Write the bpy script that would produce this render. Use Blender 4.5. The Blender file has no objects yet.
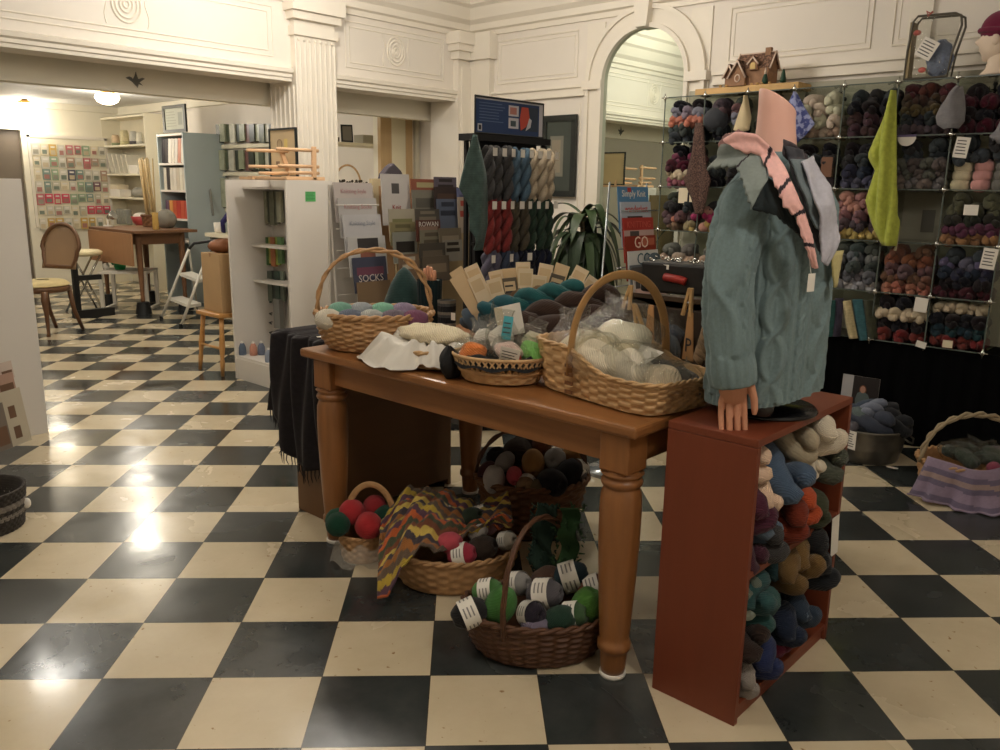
import bpy, math, random
import numpy as np
from math import sin, cos, pi, sqrt, radians
from mathutils import Vector, Matrix
rnd = random.Random(7)
col = bpy.context.scene.collection

# ------------------------------------------------------------------ camera maths (used to measure points off real planes)
F_PX = 826.243
CAM = np.array([-0.9944847, -1.5557541, 1.35211883])
CR = np.array([0.6778339537707678, -0.7350577312390967, 0.01520732919090228])
CU = np.array([0.15154756765759528, 0.15992990117827577, 0.9754259384731235])
CF = np.array([0.7194264839805075, 0.6588721867363494, -0.21980212849903433])
def ray(x, y): return CF + CR*(x-500)/F_PX - CU*(y-375)/F_PX
def onX(x, y, v):
    d = ray(x, y); return Vector(CAM + d*(v-CAM[0])/d[0])
def onY(x, y, v):
    d = ray(x, y); return Vector(CAM + d*(v-CAM[1])/d[1])
def onZ(x, y, v=0.0):
    d = ray(x, y); return Vector(CAM + d*(v-CAM[2])/d[2])

# ------------------------------------------------------------------ materials
def lin(c):
    out = []
    for v in c:
        v = v/255.0
        out.append(v/12.92 if v <= .04045 else ((v+.055)/1.055)**2.4)
    return tuple(out)+(1.0,)
_mats = {}
def mat(name, rgb, rough=.6, kind='plain', metal=0.0, scale=1.0, spec=.4, var=.08, alpha=1.0, emit=0.0, axis='X', bump=1.0):
    if name in _mats: return _mats[name]
    m = bpy.data.materials.new(name); m.use_nodes = True; _mats[name] = m
    nt = m.node_tree; N = nt.nodes; L = nt.links
    b = N['Principled BSDF']
    c = lin(rgb)
    b.inputs['Roughness'].default_value = rough
    b.inputs['Metallic'].default_value = metal
    b.inputs['Specular IOR Level'].default_value = spec
    b.inputs['Base Color'].default_value = c
    m.diffuse_color = c
    if emit:
        b.inputs['Emission Color'].default_value = c; b.inputs['Emission Strength'].default_value = emit
        return m
    if kind in ('glass', 'film'):
        out = N['Material Output']
        tr = N.new('ShaderNodeBsdfTransparent'); gl = N.new('ShaderNodeBsdfGlossy'); mx = N.new('ShaderNodeMixShader')
        tr.inputs[0].default_value = c; gl.inputs[0].default_value = (1, 1, 1, 1); gl.inputs[1].default_value = rough
        if kind == 'glass':
            fr = N.new('ShaderNodeFresnel'); fr.inputs[0].default_value = 1.45
            ge = N.new('ShaderNodeNewGeometry'); iv = N.new('ShaderNodeMath'); iv.operation = 'SUBTRACT'; iv.inputs[0].default_value = 1; mu = N.new('ShaderNodeMath'); mu.operation = 'MULTIPLY'
            L.new(ge.outputs['Backfacing'], iv.inputs[1]); L.new(iv.outputs[0], mu.inputs[0]); L.new(fr.outputs[0], mu.inputs[1])
            L.new(mu.outputs[0], mx.inputs[0]); L.new(tr.outputs[0], mx.inputs[1]); L.new(gl.outputs[0], mx.inputs[2])
            L.new(mx.outputs[0], out.inputs[0])
        else:
            lw = N.new('ShaderNodeLayerWeight'); lw.inputs[0].default_value = .35
            mr = N.new('ShaderNodeMapRange'); mr.inputs[3].default_value = .02; mr.inputs[4].default_value = .25
            L.new(lw.outputs[1], mr.inputs[0])
            no = N.new('ShaderNodeTexNoise'); no.inputs['Scale'].default_value = 30*scale
            bu = N.new('ShaderNodeBump'); bu.inputs[0].default_value = .6; bu.inputs[1].default_value = .02
            L.new(no.outputs[0], bu.inputs['Height']); L.new(bu.outputs[0], gl.inputs['Normal']); L.new(bu.outputs[0], lw.inputs['Normal'])
            L.new(mr.outputs[0], mx.inputs[0]); L.new(tr.outputs[0], mx.inputs[1]); L.new(gl.outputs[0], mx.inputs[2])
            L.new(mx.outputs[0], out.inputs[0])
        return m
    tc = N.new('ShaderNodeTexCoord'); mp = N.new('ShaderNodeMapping')
    L.new(tc.outputs['Object'], mp.inputs[0])
    no = N.new('ShaderNodeTexNoise'); no.inputs['Detail'].default_value = 4
    ramp = N.new('ShaderNodeMix'); ramp.data_type = 'RGBA'
    dk = tuple(v*(1-var*2.2) for v in c[:3])+(1,); lt = tuple(min(1, v*(1+var)) for v in c[:3])+(1,)
    ramp.inputs[6].default_value = dk; ramp.inputs[7].default_value = lt
    fac = no.outputs[0]; bh = no.outputs[0]; bd = .002*bump; bs = .3
    S = scale
    if kind == 'plain':
        no.inputs['Scale'].default_value = 6*S; bs = .12; bd = .0015*bump
    elif kind == 'wood':
        sc = {'X': (1.2, 14, 14), 'Y': (14, 1.2, 14), 'Z': (14, 14, 1.2)}[axis]
        mp.inputs['Scale'].default_value = tuple(v*S for v in sc)
        no.inputs['Scale'].default_value = 2.2; no.inputs['Distortion'].default_value = .8; no.inputs['Detail'].default_value = 6
        bs = .15; bd = .001
    elif kind == 'yarn':
        wv = N.new('ShaderNodeTexWave'); wv.wave_type = 'BANDS'; wv.bands_direction = 'DIAGONAL'
        wv.inputs['Scale'].default_value = 95*S; wv.inputs['Distortion'].default_value = 4; wv.inputs['Detail'].default_value = 2; wv.inputs['Detail Scale'].default_value = .4
        no.inputs['Scale'].default_value = 25*S
        L.new(mp.outputs[0], wv.inputs[0]); bh = wv.outputs['Fac']; bs = .6; bd = .0025*bump
        ad = N.new('ShaderNodeMath'); ad.operation = 'MULTIPLY_ADD'; ad.inputs[1].default_value = .35
        L.new(wv.outputs['Fac'], ad.inputs[0]); L.new(no.outputs[0], ad.inputs[2]); fac = ad.outputs[0]
    elif kind == 'knit':
        wv = N.new('ShaderNodeTexWave'); wv.wave_type = 'BANDS'; wv.bands_direction = 'Z'
        wv.inputs['Scale'].default_value = 60*S; wv.inputs['Distortion'].default_value = 1.5; wv.inputs['Detail'].default_value = 2
        wv.inputs['Detail Scale'].default_value = 3
        L.new(mp.outputs[0], wv.inputs[0]); bh = wv.outputs['Fac']; bs = .35; bd = .002*bump
        no.inputs['Scale'].default_value = 60*S
        ad = N.new('ShaderNodeMath'); ad.operation = 'MULTIPLY_ADD'; ad.inputs[1].default_value = .2
        L.new(wv.outputs['Fac'], ad.inputs[0]); L.new(no.outputs[0], ad.inputs[2]); fac = ad.outputs[0]
    elif kind == 'wicker':
        no.inputs['Scale'].default_value = 40*S; bs = .4; bd = .002; 
    elif kind == 'speckle':
        no.inputs['Scale'].default_value = 90*S
        cr = N.new('ShaderNodeMapRange'); cr.inputs[1].default_value = .48; cr.inputs[2].default_value = .56
        L.new(no.outputs[0], cr.inputs[0]); fac = cr.outputs[0]
    L.new(mp.outputs[0], no.inputs[0])
    L.new(fac, ramp.inputs[0]); L.new(ramp.outputs[2], b.inputs['Base Color'])
    bu = N.new('ShaderNodeBump'); bu.inputs[0].default_value = bs; bu.inputs[1].default_value = bd
    L.new(bh, bu.inputs['Height']); L.new(bu.outputs[0], b.inputs['Normal'])
    if kind in ('yarn', 'knit'):
        b.inputs['Sheen Weight'].default_value = .12; b.inputs['Sheen Roughness'].default_value = .5
    if alpha < 1: b.inputs['Alpha'].default_value = alpha
    return m
def yarn(n, rgb, scale=1.0):
    g = sum(rgb)/3; rgb = tuple(v*.86+g*.14 for v in rgb)
    return mat('yarn_'+n, rgb, .92, 'yarn', spec=.1, var=.16, scale=scale)

# ------------------------------------------------------------------ mesh building
def rotm(rx=0, ry=0, rz=0): return Matrix.Rotation(rz, 3, 'Z') @ Matrix.Rotation(ry, 3, 'Y') @ Matrix.Rotation(rx, 3, 'X')
class M:
    def __init__(s): s.v = []; s.f = []; s.m = []
    def add(s, vs, fs, m=0):
        o = len(s.v); s.v += [tuple(v) for v in vs]
        s.f += [tuple(i+o for i in f) for f in fs]; s.m += [m]*len(fs); return s
    def box(s, c, d, R=None, m=0):
        vs = []
        for x in (-.5, .5):
            for y in (-.5, .5):
                for z in (-.5, .5):
                    p = Vector((x*d[0], y*d[1], z*d[2]))
                    if R is not None: p = R @ p
                    vs.append(p+Vector(c))
        return s.add(vs, [(0, 1, 3, 2), (4, 6, 7, 5), (0, 4, 5, 1), (2, 3, 7, 6), (0, 2, 6, 4), (1, 5, 7, 3)], m)
    def b2(s, x0, x1, y0, y1, z0, z1, m=0):
        return s.box(((x0+x1)/2, (y0+y1)/2, (z0+z1)/2), (x1-x0, y1-y0, z1-z0), None, m)
    def tube(s, pts, r, n=8, closed=False, m=0, flat=None):
        P = [Vector(p) for p in pts]; k = len(P)
        rr = r if isinstance(r, (list, tuple)) else [r]*k
        T = []
        for i in range(k):
            a = P[(i-1) % k] if (closed or i > 0) else P[0]; b = P[(i+1) % k] if (closed or i < k-1) else P[-1]
            t = (b-a); T.append(t.normalized() if t.length > 1e-9 else Vector((0, 0, 1)))
        up = Vector((0, 0, 1)) if abs(T[0].z) < .9 else Vector((1, 0, 0))
        nv = T[0].cross(up).normalized(); vs = []
        for i in range(k):
            nv = (nv - T[i]*nv.dot(T[i])).normalized(); bv = T[i].cross(nv)
            for j in range(n):
                a = 2*pi*j/n; ca, sa = cos(a)*rr[i], sin(a)*rr[i]
                if flat: ca *= flat[0]; sa *= flat[1]
                vs.append(P[i]+nv*ca+bv*sa)
        fs = []
        for i in range(k if closed else k-1):
            for j in range(n):
                a = i*n+j; b = i*n+(j+1) % n; i2 = (i+1) % k; c = i2*n+(j+1) % n; d = i2*n+j
                fs.append((a, b, c, d))
        if not closed: fs.append(tuple(range(n-1, -1, -1))); fs.append(tuple(range((k-1)*n, k*n)))
        return s.add(vs, fs, m)
    def lathe(s, prof, n=24, c=(0, 0, 0), m=0, R=None, sx=1, sy=1):
        vs = []
        for (r, z) in prof:
            for j in range(n):
                a = 2*pi*j/n; p = Vector((r*cos(a)*sx, r*sin(a)*sy, z))
                if R is not None: p = R @ p
                vs.append(p+Vector(c))
        fs = []
        for i in range(len(prof)-1):
            for j in range(n):
                fs.append((i*n+j, i*n+(j+1) % n, (i+1)*n+(j+1) % n, (i+1)*n+j))
        fs.append(tuple(range(n-1, -1, -1))); k = (len(prof)-1)*n; fs.append(tuple(range(k, k+n)))
        return s.add(vs, fs, m)
    def ell(s, c, r, R=None, nu=16, nv=10, m=0, fn=None):
        vs = []; c = Vector(c)
        for i in range(nv+1):
            t = pi*i/nv
            for j in range(nu):
                a = 2*pi*j/nu; p = Vector((sin(t)*cos(a)*r[0], sin(t)*sin(a)*r[1], cos(t)*r[2]))
                if fn: p = p*fn(t, a)
                if R is not None: p = R @ p
                vs.append(p+c)
        fs = []
        for i in range(nv):
            for j in range(nu):
                fs.append((i*nu+j, (i+1)*nu+j, (i+1)*nu+(j+1) % nu, i*nu+(j+1) % nu))
        return s.add(vs, fs, m)
    def grid(s, fn, nu, nv, cu=False, cv=False, m=0, mf=None):
        U = nu if cu else nu+1; V = nv if cv else nv+1
        vs = [fn(i/nu, j/nv) for j in range(V) for i in range(U)]
        o = len(s.v); s.v += [tuple(v) for v in vs]
        for j in range(nv):
            for i in range(nu):
                a = j*U+i; b = j*U+(i+1) % U; c = ((j+1) % V)*U+(i+1) % U; d = ((j+1) % V)*U+i
                s.f.append((o+a, o+b, o+c, o+d)); s.m.append(mf((i+.5)/nu, (j+.5)/nv) if mf else m)
        return s
    def prism(s, poly, O, ux, uy, t, m=0):
        """poly in 2-D (list of (a,b)) placed at O + a*ux + b*uy, extruded by t along ux x uy"""
        ux = Vector(ux); uy = Vector(uy); w = ux.cross(uy).normalized()*t; O = Vector(O); n = len(poly)
        vs = [O+ux*a+uy*b for a, b in poly]+[O+ux*a+uy*b+w for a, b in poly]
        fs = [tuple(range(n-1, -1, -1)), tuple(range(n, 2*n))]+[(i, (i+1) % n, n+(i+1) % n, n+i) for i in range(n)]
        return s.add(vs, fs, m)
def mesh(name, mb, mats, smooth=False):
    me = bpy.data.meshes.new(name); me.from_pydata(mb.v, [], mb.f)
    for x in (mats if isinstance(mats, (list, tuple)) else [mats]): me.materials.append(x)
    me.polygons.foreach_set('material_index', mb.m)
    if smooth: me.polygons.foreach_set('use_smooth', [True]*len(mb.f))
    me.update(); return me
def obj(name, mb, mats, parent=None, smooth=False, bev=0, loc=None, rot=None, sub=0, auto=False, solid=0):
    me = mb if isinstance(mb, bpy.types.Mesh) else mesh(name, mb, mats, smooth)
    o = bpy.data.objects.new(name, me); col.objects.link(o)
    if loc is not None: o.location = loc
    if rot is not None: o.rotation_euler = rot
    if parent is not None: o.parent = parent
    if solid:
        md = o.modifiers.new('s', 'SOLIDIFY'); md.thickness = solid; md.offset = 0
    if bev:
        md = o.modifiers.new('b', 'BEVEL'); md.width = bev; md.segments = 2; md.limit_method = 'ANGLE'; md.angle_limit = radians(40)
    if sub:
        md = o.modifiers.new('u', 'SUBSURF'); md.levels = sub; md.render_levels = sub
    return o
def tag(o, label=None, cat=None, group=None, kind=None):
    if label: o['label'] = label
    if cat: o['category'] = cat
    if group: o['group'] = group
    if kind: o['kind'] = kind
    return o
def thing(name, label, cat, loc=(0, 0, 0), rz=0, group=None, rot=None):
    o = bpy.data.objects.new(name, None); col.objects.link(o); o.empty_display_size = .05
    o.location = loc; o.rotation_euler = rot if rot else (0, 0, rz)
    return tag(o, label, cat, group)
def st(name, mb, m, **k): return tag(obj(name, mb, m, **k), kind='structure')
def inst(me, name, m, loc, rot=(0, 0, 0), sc=1, label=None, cat=None, group=None, parent=None):
    o = bpy.data.objects.new(name, me); col.objects.link(o); o.location = loc; o.rotation_euler = rot
    o.scale = (sc, sc, sc) if isinstance(sc, (int, float)) else sc
    if parent is not None: o.parent = parent
    o.material_slots[0].link = 'OBJECT'; o.material_slots[0].material = m
    return tag(o, label, cat, group)
def dup(o, loc=None, rot=None, label=None, group=None, parent=None):
    c = o.copy(); col.objects.link(c)
    if parent is not None: c.parent = parent
    if loc is not None: c.location = loc
    if rot is not None: c.rotation_euler = rot
    if label: c['label'] = label
    if group: c['group'] = group
    for ch in list(o.children): dup(ch, parent=c)
    return c
def textmesh(s, size, align='CENTER'):
    cu = bpy.data.curves.new('t', 'FONT'); cu.body = s; cu.size = size; cu.align_x = align; cu.align_y = 'CENTER'; cu.extrude = .0004; cu.resolution_u = 2
    t = bpy.data.objects.new('t', cu); col.objects.link(t)
    dg = bpy.context.evaluated_depsgraph_get(); me = bpy.data.meshes.new_from_object(t.evaluated_get(dg))
    bpy.data.objects.remove(t); return me
def lettering(s, size, m, O, ux, uy, parent=None, name='lettering', squash=1.0):
    """flat letters standing at O, reading along ux, upright along uy"""
    me = textmesh(s, size); me.materials.clear(); me.materials.append(m)
    o = bpy.data.objects.new(name, me); col.objects.link(o)
    ux = Vector(ux).normalized(); uy = Vector(uy).normalized(); w = ux.cross(uy)
    mt = Matrix((ux*squash, uy, w)).transposed().to_4x4(); mt.translation = Vector(O)+w*.001
    o.matrix_world = mt
    if parent is not None: o.parent = parent
    return o
XM = (0, -1, 0)      # reading direction of things that face -X
YM = (1, 0, 0)       # reading direction of things that face -Y
UP = (0, 0, 1)
def panel_mb(O, ux, uy, w, h, t, prints=()):
    """thin board; O is its lower left front corner; prints = (x0,y0,x1,y1,material index) in fractions, on the front"""
    ux = Vector(ux).normalized(); uy = Vector(uy).normalized(); n = ux.cross(uy).normalized(); O = Vector(O)
    mb = M(); mb.prism([(0, 0), (w, 0), (w, h), (0, h)], O-n*t, ux, uy, t, 0)
    for i, (a, b, c, d, k) in enumerate(prints):
        q = O+n*.0005*(1+i*.15)
        mb.add([q+ux*a*w+uy*b*h, q+ux*c*w+uy*b*h, q+ux*c*w+uy*d*h, q+ux*a*w+uy*d*h], [(0, 1, 2, 3)], k)
    return mb
def lines(x0, x1, y0, y1, n, k, jag=.2):
    out = []
    for i in range(n):
        y = y1-(y1-y0)*(i+.5)/n; hh = (y1-y0)/n*.15
        out.append((x0, y-hh, x1-(x1-x0)*jag*rnd.random(), y+hh, k))
    return out

# shared meshes -----------------------------------------------------
def hank_mesh(L=.24, a=.026, r=.03, turns=1.25, nr=22, n=10, seed=0):
    rn = random.Random(seed); mb = M()
    for k in (0, 1):
        pts = []; rr = []
        for i in range(nr+1):
            t = i/nr*2-1; x = t*L/2; e = sqrt(max(0, 1-abs(t)**7))
            ph = k*pi+turns*2*pi*(t/2)+rn.uniform(-.06, .06); aa = a*(.35+.65*min(1, (1-abs(t))*5))
            pts.append((x, aa*cos(ph), aa*sin(ph))); rr.append(max(.003, r*e*rn.uniform(.94, 1.06)))
        mb.tube(pts, rr, n)
    me = mesh('hank', mb, [None], True); return me
HANK = [hank_mesh(seed=i, turns=1+.25*i) for i in range(3)]
HANKL = [hank_mesh(L=.3, a=.024, r=.029, turns=1.6+.3*i, nr=30, seed=i+9) for i in range(2)]
def ball_mesh(seed, r=.05, rx=1, hole=False, nu=24, nv=16):
    rn = random.Random(seed); ph = [rn.uniform(0, 6) for _ in range(4)]
    mb = M()
    def fn(t, a):
        f = 1+.012*sin(9*t+5*cos(a+ph[0])+ph[1])+.012*sin(7*a+6*sin(t*2+ph[2]))
        if hole: 
            for e in (t, pi-t):
                if e < .42: f *= .62+.38*(e/.42)
        return f
    mb.ell((0, 0, 0), (r, r, r*rx), None, nu, nv, 0, fn)
    return mesh('ball', mb, [None], True)
BALL = [ball_mesh(i) for i in range(3)]
SKEIN = [ball_mesh(5+i, .04, 1.9, True) for i in range(2)]
white = mat('white_paper', (228, 222, 212), .7, var=.03)
cream_paper = mat('cream_paper', (222, 208, 180), .7, var=.05)
ink = mat('dark_ink', (52, 50, 52), .6)
def label_band(r, w, parent, m=None, rx=1.9, prints=True):
    """paper band round a skein that lies along local Z"""
    mb = M(); n = 20
    mb.grid(lambda u, v: (r*1.04*cos(2*pi*u), r*1.04*sin(2*pi*u), (v-.5)*w), n, 1, cu=True)
    for q in range(5):
        a0 = q*2*pi/5
        for l in range(3):
            zz = w*(-.28+.25*l)
            mb.grid(lambda u, v: (r*1.05*cos(a0+u*.7), r*1.05*sin(a0+u*.7), zz+(v-.5)*w*.09), 4, 1, m=1)
    return obj('paper_band', mb, [m or white, mat('grey_print', (128, 124, 120), .6)], parent, True)

# basket with a real over-and-under weave ----------------------------
def basket(parent, rx, ry, h, m, rim_m=None, flare=1.25, nst=44, rows=12, amp=.006, rim=.010, pw=2.0, rimfn=None, bottom=True, name='basket_body', belly=0, square=0):
    def cross(a, k):
        ca, sa = cos(a), sin(a)
        q = (abs(ca)**pw+abs(sa)**pw)**(-1/pw)
        return Vector((rx*k*ca*q, ry*k*sa*q, 0))
    def prof(t): return (1/flare)+(1-1/flare)*t**.8+belly*sin(pi*t)
    NU = nst*(7 if square else 4); NV = rows*(6 if square else 4)
    sq = (lambda x: max(-1, min(1, square*x))) if square else (lambda x: x)
    def fn(u, v):
        a = 2*pi*u; rowi = int(v*rows*.9999); fr = v*rows-rowi
        s = sq(cos(nst*a/2*1.0+pi*rowi))*sq(sin(pi*fr))
        hh = rimfn(a) if rimfn else 1
        p = cross(a, prof(v)); rad = p.length
        p = p*(1+(amp*s+.0015)/max(rad, .01)); p.z = .004+v*h*(1+(hh-1)*v)
        return p
    mb = M(); mb.grid(fn, NU, NV, cu=True)
    if bottom: mb.grid(lambda u, v: cross(2*pi*u, prof(0)*v*.99)+Vector((0, 0, .004)), NU//4, 2, cu=True)
    body = obj(name, mb, m, parent, True)
    def fi(u, v):
        a = 2*pi*u; hh = rimfn(a) if rimfn else 1
        p = cross(a, prof(v)); rad = p.length; p = p*(1-(amp+.003)/rad); p.z = .006+v*h*(1+(hh-1)*v); return p
    mi = M(); mi.grid(fi, 48, 6, cu=True); obj('lining', mi, m, parent, True)
    R = M()
    for k in range(2):
        pts = []
        for i in range(120):
            a = 2*pi*i/120; hh = rimfn(a) if rimfn else 1
            p = cross(a, prof(1)); p.z = .004+h*hh; d = p.copy(); d.z = 0; d.normalize()
            ph = a*nst*.5+k*pi
            pts.append(p+d*cos(ph)*rim*.6+Vector((0, 0, sin(ph)*rim*.6)))
        R.tube(pts, rim*.75, 6, closed=True)
    obj('rim', R, rim_m or m, parent, True)
    return body
def arch_handle(parent, p0, p1, height, m, r=.008, flat=None, twist=0, n=28, name='handle', lean=Vector((0, 0, 0)), pw=1.0, strands=1):
    p0 = Vector(p0); p1 = Vector(p1); mb = M()
    for s_ in range(strands):
        pts = []
        for i in range(n+1):
            t = i/n; a = pi*t
            b = p0.lerp(p1, .5-.5*(abs(cos(a))**pw)*(1 if cos(a) > 0 else -1)); b = b+Vector((0, 0, height*sin(a)**.85))+lean*sin(a)
            if strands > 1:
                ph = twist*t*2*pi+s_*2*pi/strands
                b = b+Vector((cos(ph)*r*.8, sin(ph)*r*.8, sin(ph+1)*r*.8))
            pts.append(b)
        mb.tube(pts, r if strands == 1 else r*.8, 8, flat=flat)
    return obj(name, mb, m, parent, True)
EXPO = 0.05
LP = [11, 15, 23, 22, 42, 27, 40, 24]
# ================================================================== SETTING
sc = bpy.context.scene
UW = 4.12; VW = 3.52          # right wall plane X, left wall plane Y
paint = mat('cream_wall_paint', (230, 222, 211), .55, var=.015, bump=.4)
paint2 = mat('craft_wall_paint', (236, 229, 210), .55, var=.015, bump=.4)
trimp = mat('trim_paint', (233, 225, 211), .45, var=.01, bump=.3)
ceilp = mat('ceiling_paint', (232, 230, 224), .7, var=.01)
# checker floor
def floor_mat():
    m = bpy.data.materials.new('checker_floor'); m.use_nodes = True; nt = m.node_tree; N = nt.nodes; L = nt.links
    b = N['Principled BSDF']; tc = N.new('ShaderNodeTexCoord')
    mp = N.new('ShaderNodeMapping'); mp.inputs['Rotation'].default_value = (0, 0, radians(45)); mp.inputs['Scale'].default_value = (1/.3048,)*3
    # order: scale, rotate
    L.new(tc.outputs['Object'], mp.inputs[0])
    ck = N.new('ShaderNodeTexChecker'); ck.inputs['Scale'].default_value = 1.0
    off = N.new('ShaderNodeVectorMath'); off.operation = 'ADD'; off.inputs[1].default_value = (1, 0, .5)
    L.new(mp.outputs[0], off.inputs[0]); L.new(off.outputs[0], ck.inputs[0])
    ns = N.new('ShaderNodeTexNoise'); ns.inputs['Scale'].default_value = 5; ns.inputs['Detail'].default_value = 8; ns.inputs['Roughness'].default_value = .65
    L.new(tc.outputs['Object'], ns.inputs[0])
    def mixc(a, bb, f):
        x = N.new('ShaderNodeMix'); x.data_type = 'RGBA'; x.inputs[6].default_value = lin(a); x.inputs[7].default_value = lin(bb); L.new(f, x.inputs[0]); return x.outputs[2]
    mr = N.new('ShaderNodeMapRange'); mr.inputs[1].default_value = .2; mr.inputs[2].default_value = .85; L.new(ns.outputs[0], mr.inputs[0])
    ligh = mixc((192, 176, 147), (210, 196, 168), mr.outputs[0])
    dark = mixc((36, 39, 39), (66, 70, 69), mr.outputs[0])
    # small brown specks in the tiles
    n2 = N.new('ShaderNodeTexNoise'); n2.inputs['Scale'].default_value = 38; n2.inputs['Detail'].default_value = 3; L.new(tc.outputs['Object'], n2.inputs[0])
    m2 = N.new('ShaderNodeMapRange'); m2.inputs[1].default_value = .68; m2.inputs[2].default_value = .74; L.new(n2.outputs[0], m2.inputs[0])
    sp = N.new('ShaderNodeMix'); sp.data_type = 'RGBA'; L.new(m2.outputs[0], sp.inputs[0]); L.new(ligh, sp.inputs[6]); sp.inputs[7].default_value = lin((150, 120, 85))
    mx = N.new('ShaderNodeMix'); mx.data_type = 'RGBA'; L.new(ck.outputs['Fac'], mx.inputs[0]); L.new(sp.outputs[2], mx.inputs[6]); L.new(dark, mx.inputs[7])
    # seams
    sx = N.new('ShaderNodeSeparateXYZ'); L.new(mp.outputs[0], sx.inputs[0])
    ed = []
    for k in ('X', 'Y'):
        f = N.new('ShaderNodeMath'); f.operation = 'PINGPONG'; f.inputs[1].default_value = .5; L.new(sx.outputs[k], f.inputs[0])
        ed.append(f.outputs[0])
    mn = N.new('ShaderNodeMath'); mn.operation = 'MINIMUM'; L.new(ed[0], mn.inputs[0]); L.new(ed[1], mn.inputs[1])
    ls = N.new('ShaderNodeMath'); ls.operation = 'LESS_THAN'; ls.inputs[1].default_value = .0045; L.new(mn.outputs[0], ls.inputs[0])
    m3 = N.new('ShaderNodeMix'); m3.data_type = 'RGBA'; L.new(ls.outputs[0], m3.inputs[0]); L.new(mx.outputs[2], m3.inputs[6]); m3.inputs[7].default_value = lin((60, 54, 46))
    L.new(m3.outputs[2], b.inputs['Base Color'])
    # waxed, scuffed gloss
    n4 = N.new('ShaderNodeTexNoise'); n4.inputs['Scale'].default_value = 2.2; n4.inputs['Detail'].default_value = 6; n4.inputs['Distortion'].default_value = .6; L.new(tc.outputs['Object'], n4.inputs[0])
    r = N.new('ShaderNodeMapRange'); r.inputs[1].default_value = .3; r.inputs[2].default_value = .7; r.inputs[3].default_value = .10; r.inputs[4].default_value = .34; L.new(n4.outputs[0], r.inputs[0]); L.new(r.outputs[0], b.inputs['Roughness'])
    b.inputs['Specular IOR Level'].default_value = .55
    n5 = N.new('ShaderNodeTexNoise'); n5.inputs['Scale'].default_value = 7; n5.inputs['Detail'].default_value = 3; L.new(tc.outputs['Object'], n5.inputs[0])
    bu = N.new('ShaderNodeBump'); bu.inputs[0].default_value = .25; bu.inputs[1].default_value = .004; L.new(n5.outputs[0], bu.inputs['Height']); L.new(bu.outputs[0], b.inputs['Normal'])
    return m
fl = M(); fl.b2(-3.4, 6.2, -3.2, 13, -.05, 0)
st('floor', fl, floor_mat())
# walls of the shop
w = M(); w.b2(UW, UW+.12, -3.2, 13, 0, 3.0)
arc_c = (1.81, 2.105); arc_r = .335     # arched mirror centre (Y, z) and radius
st('wall_right', w, paint)
w = M(); w.b2(-3.4, -3.28, -3.2, 13, 0, 3.0); st('wall_rear_left', w, paint)
w = M(); w.b2(-3.4, 6.2, -3.3, -3.2, 0, 3.0); st('wall_behind', w, paint)
c = M(); c.b2(-3.4, 6.2, -3.3, VW+.35, 2.98, 3.05); st('ceiling', c, ceilp)
c = M(); c.b2(-3.4, 6.2, VW+.35, 13, 2.34, 2.4); st('ceiling_craft', c, ceilp)
# header over the wide openings: panelled frieze above, lip moulding at its foot
h = M(); h.b2(-3.3, UW, VW, VW+.22, 2.045, 2.98)
st('wall_left', h, paint)
lip = M()
for (x0, x1) in ((-3.3, 2.38), (2.74, 3.93)):
    lip.prism([(0, 0), (.028, 0), (.03, .02), (.04, .025), (.04, .045), (.055, .055), (.058, .08), (.0, .092)], (x1, VW, 2.04), (0, -1, 0), (0, 0, 1), x1-x0)
st('trim_1', lip, trimp)
cr = M()   # crown cornices
prof = [(0, 0), (.02, 0), (.025, .035), (.05, .045), (.055, .09), (.09, .12), (.12, .2), (.15, .22), (.16, .3), (.19, .32), (.19, .45), (0, .45)]
cr.prism(prof, (UW, VW, 2.545), (0, -1, 0), (0, 0, 1), UW+3.3)
cr.prism([(-a, b) for a, b in prof][::-1], (UW, VW, 2.545), (1, 0, 0), (0, 0, 1), VW+3.2)
st('trim_2', cr, trimp)
# bulkhead behind the header (the bird hangs on it)
h = M(); h.b2(-3.3, UW, VW+.30, VW+.40, 1.905, 2.4); st('wall_bulkhead', h, paint2)
# raised picture panels on the frieze + medallions
def mould(mb, pts, closed=True, r=.008):
    mb.tube(pts, r, 6, closed=closed)
t = M()
for (x0, x1) in ((-1.2, 2.26), (2.86, 3.82)):
    for inset in (0, .035):
        mould(t, [(x0+inset, VW, 2.19+inset), (x1-inset, VW, 2.19+inset), (x1-inset, VW, 2.50-inset), (x0+inset, VW, 2.50-inset)], r=.006)
for mx_, mz in ((1.30, 2.36), (3.33, 2.35)):
    for rr in (.10, .075, .045, .02):
        mould(t, [(mx_+rr*.85*cos(a*pi/16), VW, mz+rr*sin(a*pi/16)) for a in range(32)], r=.008)
    for s_ in (-1, 1):
        mould(t, [(mx_+s_*(.12+.01*sin(k)), VW, mz+(k-4)*.03) for k in range(9)], False, .004)
st('trim_3', t, trimp)
# fluted pilasters
def pilaster(name, x0, x1, yf, yb, ztop, faceX=None):
    p = M(); p.b2(x0, x1, yf, yb, 0, ztop)
    n = 8; wv = (x1-x0)/n
    for i in range(n+1):
        xx = x0+wv*(i+.0); p.tube([(min(max(xx, x0+.006), x1-.006), yf, .12), (min(max(xx, x0+.006), x1-.006), yf, ztop-.14)], .0085, 6)
    nj = 6
    for i in range(nj):
        yy = yf+.03+(yb-yf-.04)*i/(nj-1)
        p.tube([(x0, yy, .12), (x0, yy, min(2.02, ztop-.1))], .0095, 6)
    return p
p = pilaster('p', 2.40, 2.73, VW-.05, VW+.27, 2.44)
p.b2(2.385, 2.745, VW-.07, VW+.02, 2.34, 2.40); p.b2(2.37, 2.76, VW-.09, VW+.02, 2.44, 2.49); p.b2(2.35, 2.78, VW-.12, VW+.02, 2.49, 2.60)
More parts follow.
